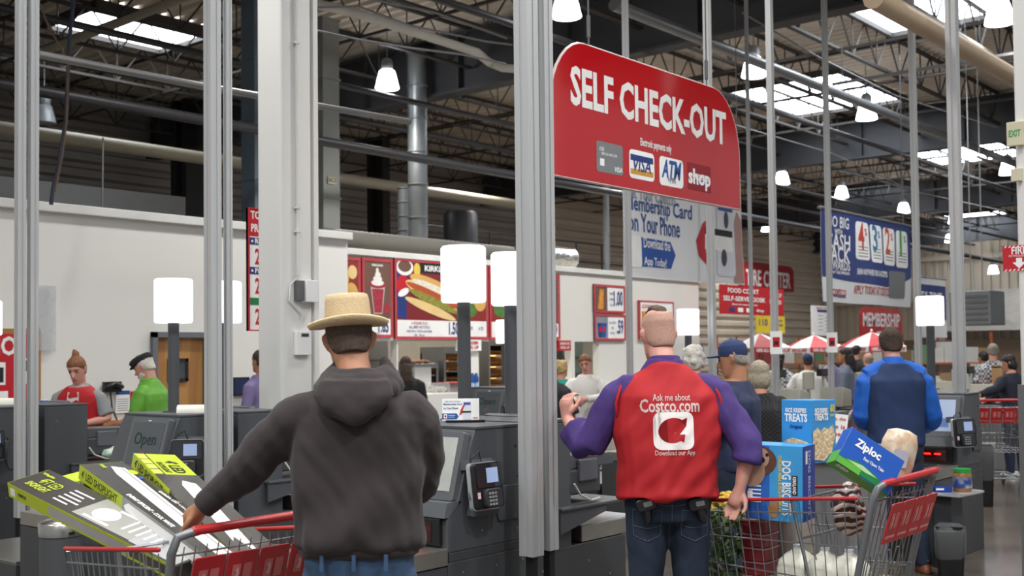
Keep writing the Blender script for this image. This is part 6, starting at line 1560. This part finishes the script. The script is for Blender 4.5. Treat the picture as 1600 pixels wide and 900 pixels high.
bvt = BVHTree.FromPolygons([v.co[:] for v in tr.data.vertices], [p.vertices[:] for p in tr.data.polygons])
def on_back(x, z, off=.003):
    h_ = bvt.ray_cast(V((x, -1, z)), V((0, 1, 0))); return V((x, (h_[0].y if h_[0] else -.12)-off, z))
STI = mat('denim_stitch', '5a6472', .8)
def stitch(par, pts): obj('stitching', B().tube([on_back(x, z) for x, z in pts], .0016, 4), STI, par)
for q in (-1, 1):
    px_ = q*.105
    pk = [(px_-.062*1, .855), (px_-.058, .74), (px_, .715), (px_+.058, .74), (px_+.062, .855)]
    fine = []
    for i in range(len(pk)-1):
        for k in range(5): fine.append((pk[i][0]+(pk[i+1][0]-pk[i][0])*k/5, pk[i][1]+(pk[i+1][1]-pk[i][1])*k/5))
    fine.append(pk[-1]); stitch(tr, fine); stitch(tr, [(px_-.062+.124*k/6, .855) for k in range(7)])
    stitch(tr, [(px_-.058+.116*k/6, .785-.012*math.sin(math.pi*k/6)) for k in range(7)])
stitch(tr, [(0, .93-.02*k) for k in range(14)]); stitch(tr, [(-.16+.32*k/14, .895-.02*(1-abs(k-7)/7)) for k in range(15)])
for x_ in (-.03, .02): obj('belt_loop', B().cbox((x_, on_back(x_, .92).y-.016, .93), (.014, .01, .06)), DENIM, tr, bev=.002)
for q, lab in ((-1, 'black hand scanner sticking out of the left back pocket of the vest worker'), (1, 'black hand scanner sticking out of the right back pocket of the vest worker')):
    pp = on_back(q*.115, .885); W0 = t2.matrix_basis @ (pp + V((q*.0, -.018, 0)))
    M = Matrix.Translation(W0) @ t2.matrix_basis.to_3x3().to_4x4() @ Matrix.Rotation(math.radians(-14 if q < 0 else -10), 4, 'Y')
    s_ = thing('hand_scanner', lab, 'scanner', M=M, group=None)
    obj('body', B().prism(rrect(-.045, -.028, .045, .028, .018), -.02, .02, ax='y'), BLK, s_, smooth=True, bev=.006)
    obj('glint_panel', B().prism(rrect(-.012, -.01, .026, .012, .004), -.0225, -.02, ax='y'), mat('scanner_chrome', '9fa2a6', .15, .9), s_)
    obj('grip', B().rtube([(0, 0, -.02), (q*.01, .004, -.075)], .017, 8), BLK, s_, smooth=True)
# ------------------------------------------------ the man in blue
d0, px0 = 8.4, 1397; kk = 1.80/1.75
L3 = lambda px, py, dd: loc_(px, py, px0, d0, dd)/kk
fb = Fig(1.80, lean=3, sw=.195, fat=1.08, head=(-6, 12, 0), headoff=(0, .02, -.01), arms={-1: [L3(1346, 655, .05), L3(1372, 668, .3)], 1: [L3(1455, 655, .08), L3(1440, 668, .3)]}, legs={-1: [V((-.09, .02, .5)), V((-.10, .02, .085))], 1: [V((.12, .02, .5)), V((.17, -.03, .085))]})
NVB = mat('navy_fleece', '1c3158', .8, var=(6, .06), bump=(200, .15, .002)); BRB = mat('bright_blue_sleeve', '1c62c4', .7, var=(6, .05))
t3, _ = person('man in a navy and bright blue pullover at the right check-out', px0, d0, 1.80, 0, .01, SKIN3, ('short', HBR), NVB, .05, DENIM, mat('brown_leather', '7d4a2e', .5), fig=fb, seed=9, sadd=.02)
b = B(); fb.sleeves(b, .024, 1.0)
for q in (-1, 1): b.tube([fb.Lm @ V((q*.06, -.01, 1.495)), fb.Lm @ V((q*.13, -.012, 1.455)), fb.sh[q]], [.03, .05, .066], 12)
obj('raglan_sleeves', remesh(b, .01, 3, (.006, 12, 10, 2)), BRB, t3, smooth='all')
b = B(); b.rings([[fb.Lm @ p for p in ring((0, -.003, z), r_, r_, 20)] for z, r_ in ((1.47, .085), (1.5, .075), (1.535, .066), (1.54, .06))]); obj('collar', remesh(b, .008, 1), BRB, t3, smooth='all')
# ------------------------------------------------ cashier in red and customer in green at the left
def vest_on(t, f, m, seed=1, front=True, hem=.92):
    b = B(); pts = [(hem, .2, .15), (1.05, .2, .15), (1.2, .205, .152), (1.34, .205, .152), (1.4, .185, .14), (1.45, .14, .12), (1.48, .105, .1)]
    b.rings(f.trings(pts=pts, pw=2.5)); return obj('vest', remesh(b, .012, 2, (.006, 9, 6, seed)), m, t, smooth='all')
GREYT = mat('heather_grey', '8d9092', .85)
fc = Fig(1.66, lean=8, sw=.18, head=(0, 22, 4), arms={-1: [V((-.27, .06, 1.17)), V((-.12, .28, 1.14))], 1: [V((.26, .08, 1.15)), V((.07, .3, 1.16))]}, hand={-1: dict(d=(.8, .5, .1), n=(0, .2, -1), curl=.5), 1: dict(d=(-.8, .5, 0), n=(0, .2, -1), curl=.5)})
t4, _ = person('cashier with hair in a bun and a red vest looking down', 128, 10.0, 1.66, 178, .011, SKIN3, ('bun', HRD), GREYT, .42, BLKC, BLK, fig=fc, seen='front', seed=2)
v_ = vest_on(t4, fc, REDV, 3)
bvc = BVHTree.FromPolygons([v.co[:] for v in v_.data.vertices], [p.vertices[:] for p in v_.data.polygons])
def on_front(bvh, x, z, off=.003):
    h_ = bvh.ray_cast(V((x, 1, z)), V((0, -1, 0))); return V((x, (h_[0].y if h_[0] else .14)+off, z))
b = B(); cs = [(z_, w_) for z_, w_ in ((.98, .035), (1.08, .04), (1.18, .045), (1.28, .05), (1.36, .055), (1.42, .05))]
vs = []
for z_, w_ in cs: vs += [on_front(bvc, -w_, z_), on_front(bvc, w_, z_)]
b.add(vs, [(2*i, 2*i+2, 2*i+3, 2*i+1) for i in range(len(cs)-1)]); obj('shirt_front', b, mat('white_tee_print', 'c9c6c6', .8), t4, smooth='all')
q_ = on_front(bvc, .02, 1.22, .008); obj('name_badge', B().cbox(q_, (.05, .004, .07)), PAPER, t4); q_ = on_front(bvc, .11, 1.27, .006); obj('badge_pin', B().cbox(q_, (.02, .004, .03)), PAPER, t4)
GRNS = mat('lime_shirt', '5f9f30', .7, var=(8, .08))
fg = Fig(1.68, lean=10, sw=.2, fat=1.12, head=(0, 25, 0), arms={-1: [V((-.25, .1, 1.17)), V((-.2, .34, 1.08))], 1: [V((.25, .1, 1.17)), V((.18, .34, 1.08))]})
t5, _ = person('older man in a lime green shirt and black flat cap at the cashier', 247, 10.2, 1.74, 82, .011, SKIN3, ('short', HWH), GRNS, .55, KHAKI, BLK, fig=fg, seen='front', seed=5, sadd=.02, hem=.85)
b = B(); b.rings([[fg.Lm @ p for p in ring((0, -.003, z), r_, r_, 20)] for z, r_ in ((1.46, .095), (1.5, .085), (1.52, .075), (1.522, .06))]); obj('collar', remesh(b, .009, 1), GRNS, t5, smooth='all')
bd = B(); bd.M = fg.MH; bd.rings([ring((0, yo, z), rx, ry, 16) for z, rx, ry, yo in [(-.125, .02, .02, .06), (-.11, .045, .04, .05), (-.085, .06, .06, .032), (-.06, .0665, .055, .03), (-.045, .066, .03, .02)]]); obj('beard', remesh(bd, .007, 1, (.003, 40, 40, 1)), HWH, t5, smooth='all')
cp = B(); cp.M = fg.MH
cp.rings([[V((rx*math.cos(2*math.pi*k/22), yo + ry*math.sin(2*math.pi*k/22), z + .12*(-ry*math.sin(2*math.pi*k/22))*.8)) for k in range(22)] for z, rx, ry, yo in ((.035, .082, .1, -.005), (.06, .092, .112, .0), (.085, .092, .118, .01), (.105, .075, .1, .012), (.115, .03, .04, .01))])
cp.rings([ring((0, .09, z), .06, .05, 14) for z in (.03, .042)]); obj('flat_cap', remesh(cp, .008, 2), mat('cap_black_wool', '232428', .9, bump=(120, .4)), t5, smooth='all')
# ------------------------------------------------ others in the hall
LAV = mat('lavender_shirt', '7b6f9c', .8); NAVS = mat('navy_polo', '232c4a', .8); TEAL = mat('teal_shirt', '249185', .8); WHTS = mat('white_shirt', 'dcdad6', .8); CHK = mat2('plaid_shirt', '5a6472', 'c9ccce', .8, kind='checker', scale=26); JKT = mat2('check_jacket', '17171a', '2c2c30', .9, kind='checker', scale=60); PLUM = mat('plum_top', '5e4457', .8)
person('man in a lavender shirt by the wall left of the near white column', 408, 11.9, 1.70, 60, .014, SKIN2, ('short', HBR), LAV, 1.0, NAVYC, BLK, seed=11, arms={1: [V((.24, .14, 1.15)), V((.1, .36, 1.06))]})
person('woman with long dark brown hair behind the man in the hat', 634, 14.6, 1.62, 10, .014, SKIN2, ('long', HBR), BLKC, 1.0, BLKC, BLK, seed=12)
person('person in a black T-shirt just right of the centre posts', 848, 9.0, 1.70, -25, .013, SKIN2, ('short', HBK), BLKC, .42, KHAKI, BLK, seed=13, xy=None, arms={1: [V((.25, .0, 1.15)), V((.22, .2, 1.0))]}, head=(-20, 10, 0))
person('blonde woman in a teal top beyond the centre posts', 877, 14.5, 1.55, -40, .014, SKIN, ('curly', HBL), TEAL, 1.0, NAVYC, BLK, seed=14)
person('man in a white pullover facing the camera behind the raised hand', 915, 13.9, 1.62, 165, .013, SKIN3, ('short', HRD), WHTS, 1.0, NAVYC, BLK, seed=15, seen='front', arms={-1: [V((-.27, .1, 1.2)), V((-.08, .3, 1.18))], 1: [V((.27, .1, 1.2)), V((.08, .3, 1.15))]}, head=(0, 15, 10))
t, f = person('white haired man behind the right shoulder of the vest worker', 1083, 8.6, 1.68, -8, .012, SKIN3, ('curly', HWH), NAVS, .45, NAVYC, BLK, seed=16)
t6, f6 = person('man in a navy baseball cap and navy polo facing left', 1148, 7.3, 1.70, 62, .010, SKIN2, ('cropped', HGR), NAVS, .42, DENIM, BLK, seed=17, seen='front', fat=1.15, sadd=.02, head=(8, 14, 0), arms={-1: [V((-.27, .05, 1.16)), V((-.2, .3, 1.1))], 1: [V((.27, .04, 1.15)), V((.2, .28, 1.08))]})
cp = B(); cp.M = f6.MH @ Matrix.Rotation(math.radians(8), 4, 'X')
cp.rings([ring((0, yo, z), rx, ry, 20) for z, rx, ry, yo in ((.012, .079, .096, -.006), (.05, .082, .1, -.006), (.085, .076, .092, -.006), (.112, .055, .066, -.006), (.128, .02, .025, -.006))])
cp.rings([[V((x_, y_, z_-.25*(x_*x_)*6*.4)) for x_, y_ in [(p.x, p.y+.11) for p in ring((0, 0, 0), .062, .062, 16)]] for z_ in (.018, .03)])
cp.ell((0, -.006, .132), .009, 8, 5)
obj('baseball_cap', remesh(cp, .007, 2), mat('cap_navy', '22335c', .8), t6, smooth='all')
person('grey haired person in a dark checked jacket behind the snack cartons', 1186, 8.3, 1.56, -10, .012, SKIN, ('bob', mat('hair_ash', '9a8f7d', .8, var=(60, .2), bump=(90, .6))), JKT, 1.0, BLKC, BLK, seed=18, sadd=.03, fat=1.15)
tw, fw_ = person('man in a white T-shirt and navy cap at the registers, back to the camera', 1262, 16.5, 1.60, -5, .015, SKIN2, ('cropped', HBR), WHTS, .42, NAVYC, BLK, seed=19, fat=1.1, arms={-1: [V((-.3, .05, 1.15)), V((-.25, .3, 1.15))], 1: [V((.3, .05, 1.15)), V((.25, .3, 1.15))]})
cp = B(); cp.M = fw_.MH; cp.rings([ring((0, -.006, z), rx, ry, 16) for z, rx, ry in ((.012, .08, .098), (.06, .083, .1), (.1, .065, .08), (.126, .02, .025))]); obj('baseball_cap', remesh(cp, .012, 1), MATS['cap_navy'], tw, smooth='all')
person('woman with long black hair and a patterned top left of the white T-shirt man', 1218, 18.0, 1.62, -40, .016, SKIN2, ('long', HBK), CHK, 1.0, NAVYC, BLK, seed=20)
person('woman with black hair and a lavender top beside the notice post', 1322, 17.0, 1.68, 60, .016, SKIN2, ('long', HBK), mat('slate_top', '6b7488', .8), 1.0, NAVYC, BLK, seed=21)
person('bald man in dark clothes right of the notice post', 1357, 18.4, 1.60, 20, .016, SKIN3, ('fringe', HGR), NAVYC, 1.0, NAVYC, BLK, seed=22)
person('man with red cheeks and dark jacket beyond the notice post', 1338, 21.5, 1.74, -60, .016, SKIN3, ('short', HBK), BLKC, 1.0, BLKC, BLK, seed=23)
person('dark haired person in violet behind the right drum lamp pole', 1433, 16.0, 1.50, 15, .016, SKIN2, ('thick', HBK), PLUM, 1.0, NAVYC, BLK, seed=24)
person('person with tan skin in a plum top at the far registers', 1297, 20.5, 1.63, 25, .016, SKIN2, ('short', HBK), LAV, 1.0, NAVYC, BLK, seed=25)
tp, fp = person('grey haired man in a plaid shirt holding a paper bag at right', 1552, 17.5, 1.72, -15, .015, SKIN3, ('short', HGR), CHK, .5, KHAKI, BLK, seed=26, fat=1.1)
person('dark haired person in maroon beside the plaid shirt man', 1537, 19.5, 1.60, 30, .016, SKIN2, ('short', HBK), mat('maroon_top', '5b2630', .8), .5, NAVYC, BLK, seed=27)
p = P(1562, 588, 17.2)
pb = thing('paper_bag', 'brown paper bag held against the plaid shirt', 'bag', (p.x, p.y, p.z-.2)); obj('sack', B().box(-.13, .13, -.08, .08, 0, .36), mat('kraft_paper', 'b08f66', .8, var=(5, .1)), pb, bev=.01); obj('fold', B().box(-.13, .13, -.085, .085, .33, .36), mat('kraft_paper', 'b08f66', .8), pb)
d0, px0 = 14.6, 1583; kk = 1.56/1.75; L4 = lambda px, py, dd: loc_(px, py, px0, d0, dd)/kk
fw = Fig(1.56, lean=6, sw=.18, head=(50, 12, 0), arms={-1: [L4(1550, 607, .0), L4(1520, 616, .05)], 1: [V((.2, .18, 1.2)), V((-.12, .42, 1.1))]})
t, f = person('woman with a black bob and navy jacket reaching across the counter', px0, d0, 1.56, 20, .013, SKIN, ('bob', HBK), mat('navy_jacket', '1e2233', .8), 1.0, NAVYC, PAPER, fig=fw, seed=28, sadd=.025, hem=.9)
b = B(); b.rings(f.trings(pts=[(.86, .185, .13), (.9, .188, .132), (.905, .18, .125)])); obj('shirt_hem', remesh(b, .014, 1), GREYT, t, smooth='all')
# ================================================================= registers, umbrellas and far clutter
REG = mat('register_beige', 'b7b5a8', .5); CNT = mat('counter_grey', '77787a', .5)
def register(label, px, d, L=1.3, red=False):
    p = P(px, 556, d); t = thing('register_lane', label, 'counter', (p.x, p.y, 0))
    obj('counter', B().box(-.3, .3, -L/2, L/2, 0, .88), CNT, t, bev=.01); obj('belt', B().box(-.25, .25, -L/2+.1, L/2-.1, .88, .9), BLK, t)
    obj('printer', B().prism([(-.16, .9), (.16, .9), (.14, 1.12), (-.1, 1.16)], -.2, .12, ax='y'), REG, t, bev=.01)
    obj('pole', B().box(.17, .2, .2, .23, .9, 1.35), REG, t); obj('customer_display', B().box(.05, .32, .19, .25, 1.3, 1.4), BLK, t); obj('display_glass', B().box(.07, .3, .185, .19, 1.32, 1.38), mat('lcd', '2c3a2c', .3), t)
    obj('monitor', B().box(-.2, .1, .3, .34, 1.12, 1.36), REG, t, bev=.01); obj('monitor_stand', B().box(-.07, -.03, .3, .34, .9, 1.12), REG, t)
    if red: obj('red_bin', B().box(-.25, .2, -.9, -.5, .9, 1.0), REDC, t)
    return t
for lab, px_, d_, rd in (('beige register lane left of the white T-shirt man', 1232, 14.6, False), ('beige register lane between the two notice posts', 1300, 15.2, True), ('beige register lane behind the man in blue', 1385, 14.4, False), ('register lane with red bin behind the right drum lamp', 1474, 17.6, True), ('register lane where the navy jacket woman reaches', 1532, 15.9, False), ('far register lane under the small navy banner', 1455, 19.0, False), ('register lane farthest right behind the plaid shirt man', 1562, 21.2, False), ('far register lane below the middle umbrella', 1310, 23.5, False)):
    register(lab, px_, d_, red=rd)
# packs of red goods on the counter before the woman
p = P(1532, 622, 15.9)
for k in range(5):
    t = setp(obj('meat_pack', B().prism(rrect(-.09, -.07, .09, .07, .02), 0, .06), mat2('red_pack', '9c2028', 'd8c7c4', .25, kind='noise', scale=9), loc=(p.x-.16+.0*k, p.y+.45-.2*k, .902), bev=.008), ['nearest red wrapped pack of the row on the register belt', 'second nearest red wrapped pack of the row on the belt', 'middle red wrapped pack of the row on the register belt', 'second farthest red wrapped pack of the row on the belt', 'farthest red wrapped pack of the row on the register belt'][4-k], 'package', 'red packs on the register belt')
# umbrellas over the food court tables
UR = mat('umbrella_red', 'b22630', .6); UW = mat('umbrella_white', 'e4e2df', .6)
def umbrella(label, px, d, r_=1.1, zt_=2.2):
    p = P(px, 540, d); t = thing('patio_umbrella', label, 'umbrella', (p.x, p.y, 0), group='food court umbrellas')
    obj('pole', B().tube([(0, 0, 0), (0, 0, zt_)], .022, 8), STEELM, t); obj('finial', B().ell((0, 0, zt_+.04), (.035, .035, .05), 8, 6), PAPER, t)
    for k in range(8):
        a0, a1 = TH+math.pi/8+math.pi/4*k, TH+math.pi/8+math.pi/4*(k+1)
        c = lambda a, r, z: (r*math.cos(a), r*math.sin(a), z)
        pn = B().add([(0, 0, zt_), c(a0, r_*.55, zt_-.2), c(a1, r_*.55, zt_-.2), c(a0, r_, zt_-.42), c(a1, r_, zt_-.42), c(a0, r_, zt_-.58), c(a1, r_, zt_-.58)], [(0, 1, 2), (1, 3, 4, 2), (3, 5, 6, 4)])
        o = obj('canopy_panel', pn, UR if k % 2 else UW, t)
        md = o.modifiers.new('thick', 'SOLIDIFY'); md.thickness = .01
        am = (a0+a1)/2; rm = r_*math.cos(math.pi/8)
        fit_text('100% ALL BEEF', 0, 0, .56, .1, PAPER if k % 2 else UR, t, frame((rm*1.0*math.cos(am), rm*math.sin(am), zt_-.5), (-math.sin(am), math.cos(am), 0), (0, 0, 1)), bold=.05, dz=.015)
    obj('table', B().lathe([(.03, 0), (.25, .02), (.03, .04), (.03, .72), (.5, .72), (.5, .76), (.001, .76)], 18), UW, t)
    return t
umbrella('red and white umbrella just left of the first notice post', 1187, 33.0, .9)
umbrella('red and white umbrella in the middle, between the notice posts', 1272, 37.5, 1.0)
umbrella('red and white umbrella left of the MEMBERSHIP sign', 1362, 33.0, .95)
# ceiling speakers, camera clusters and a heater hanging at right
p = P(1527, 482, 20)
t = thing('unit_heater', 'grey louvred heater hanging at the far right', 'heater', (p.x, p.y, p.z)); obj('case', B().box(-.4, .4, -.35, .35, -.3, .3), GALV, t, bev=.02)
for k in range(5): obj('louvre', B().box(-.42, -.38, -.3, .3, -.22+.1*k, -.18+.1*k), STEELM, t)
for q in (-.3, .3): obj('hanger_rod', B().tube([(q, 0, .3), (q, 0, ZJ-p.z)], .012, 4), LITEP, t)
p = PX(1535, 520, 57.0)
struct('roller_door', B().box(56.9, 57.5, p.y-3.2, p.y+3.2, 2.6, 4.6), mat('white_tarp', 'c4c2bd', .6, bump=(1.5, .8, .1)))
pB = PX(1375, 430, 50)
# stock pallets and racks beyond the umbrellas, giving the hall its far clutter
RK = mat('rack_orange', 'b0582c', .5); 
cols = ['b59a6d', '3f62a0', 'c4c2bd', '8a3a3a', '5d7f5a', 'd0b257', '6b6f78', '9a7f5f']
rnd = random.Random(5)
for k, (px_, d_, lab) in enumerate(((1120, 43, 'stocked rack far behind the kiosk sign'), (1205, 46, 'stocked rack far behind the left umbrella'), (1300, 48, 'stocked rack far behind the middle umbrella'), (1410, 45, 'stocked rack far behind the man in blue'), (1490, 42, 'stocked rack far behind the thick right post'))):
    p = P(px_, 540, d_); t = thing('stock_rack', lab, 'rack', (p.x, p.y, 0), TH-math.pi/2)
    for x_ in (-1.4, 0, 1.4): obj('rack_upright', B().box(x_-.04, x_+.04, -.04, .04, 0, 2.3), RK, t)
    for z_ in (.15, 1.15): obj('rack_shelf', B().box(-1.44, 1.44, -.5, .5, z_, z_+.06), RK, t)
    for z_ in (.21, 1.21):
        x_ = -1.35
        while x_ < 1.1:
            w2 = rnd.uniform(.25, .5); h2 = rnd.uniform(.4, .8)
            obj('stock_case', B().box(x_, x_+w2-.02, -.45, .4, z_, z_+h2), mat('stock_%d' % (k*3 % 8 if False else rnd.randrange(8)), cols[rnd.randrange(8)], .7), t); x_ += w2

p = P(1302, 640, 7.8)
t = thing('lane_sign', 'white tent sign with red lettering behind the snack carton', 'sign', M=frame((p.x, p.y, 1.0), HR, (0, 0, 1)) @ Matrix.Rotation(-.12, 4, 'Z'))
obj('plate', B().box(-.08, .08, 0, .2, -.01, 0), PAPER, t)
for k, s_ in enumerate(('Sorry, this', 'lane is', 'closed')): fit_text(s_, 0, .165-.05*k, .13, .03, REDP, t, bold=.02)
q = obj('packing_table', B().box(-.3, .3, -.3, .3, .9, .985).box(-.26, .26, -.26, .26, 0, .9), CNT, bev=.01, loc=(p.x, p.y, 0)); setp(q, 'grey packing table behind the snack carton carrying the white sign', 'table')
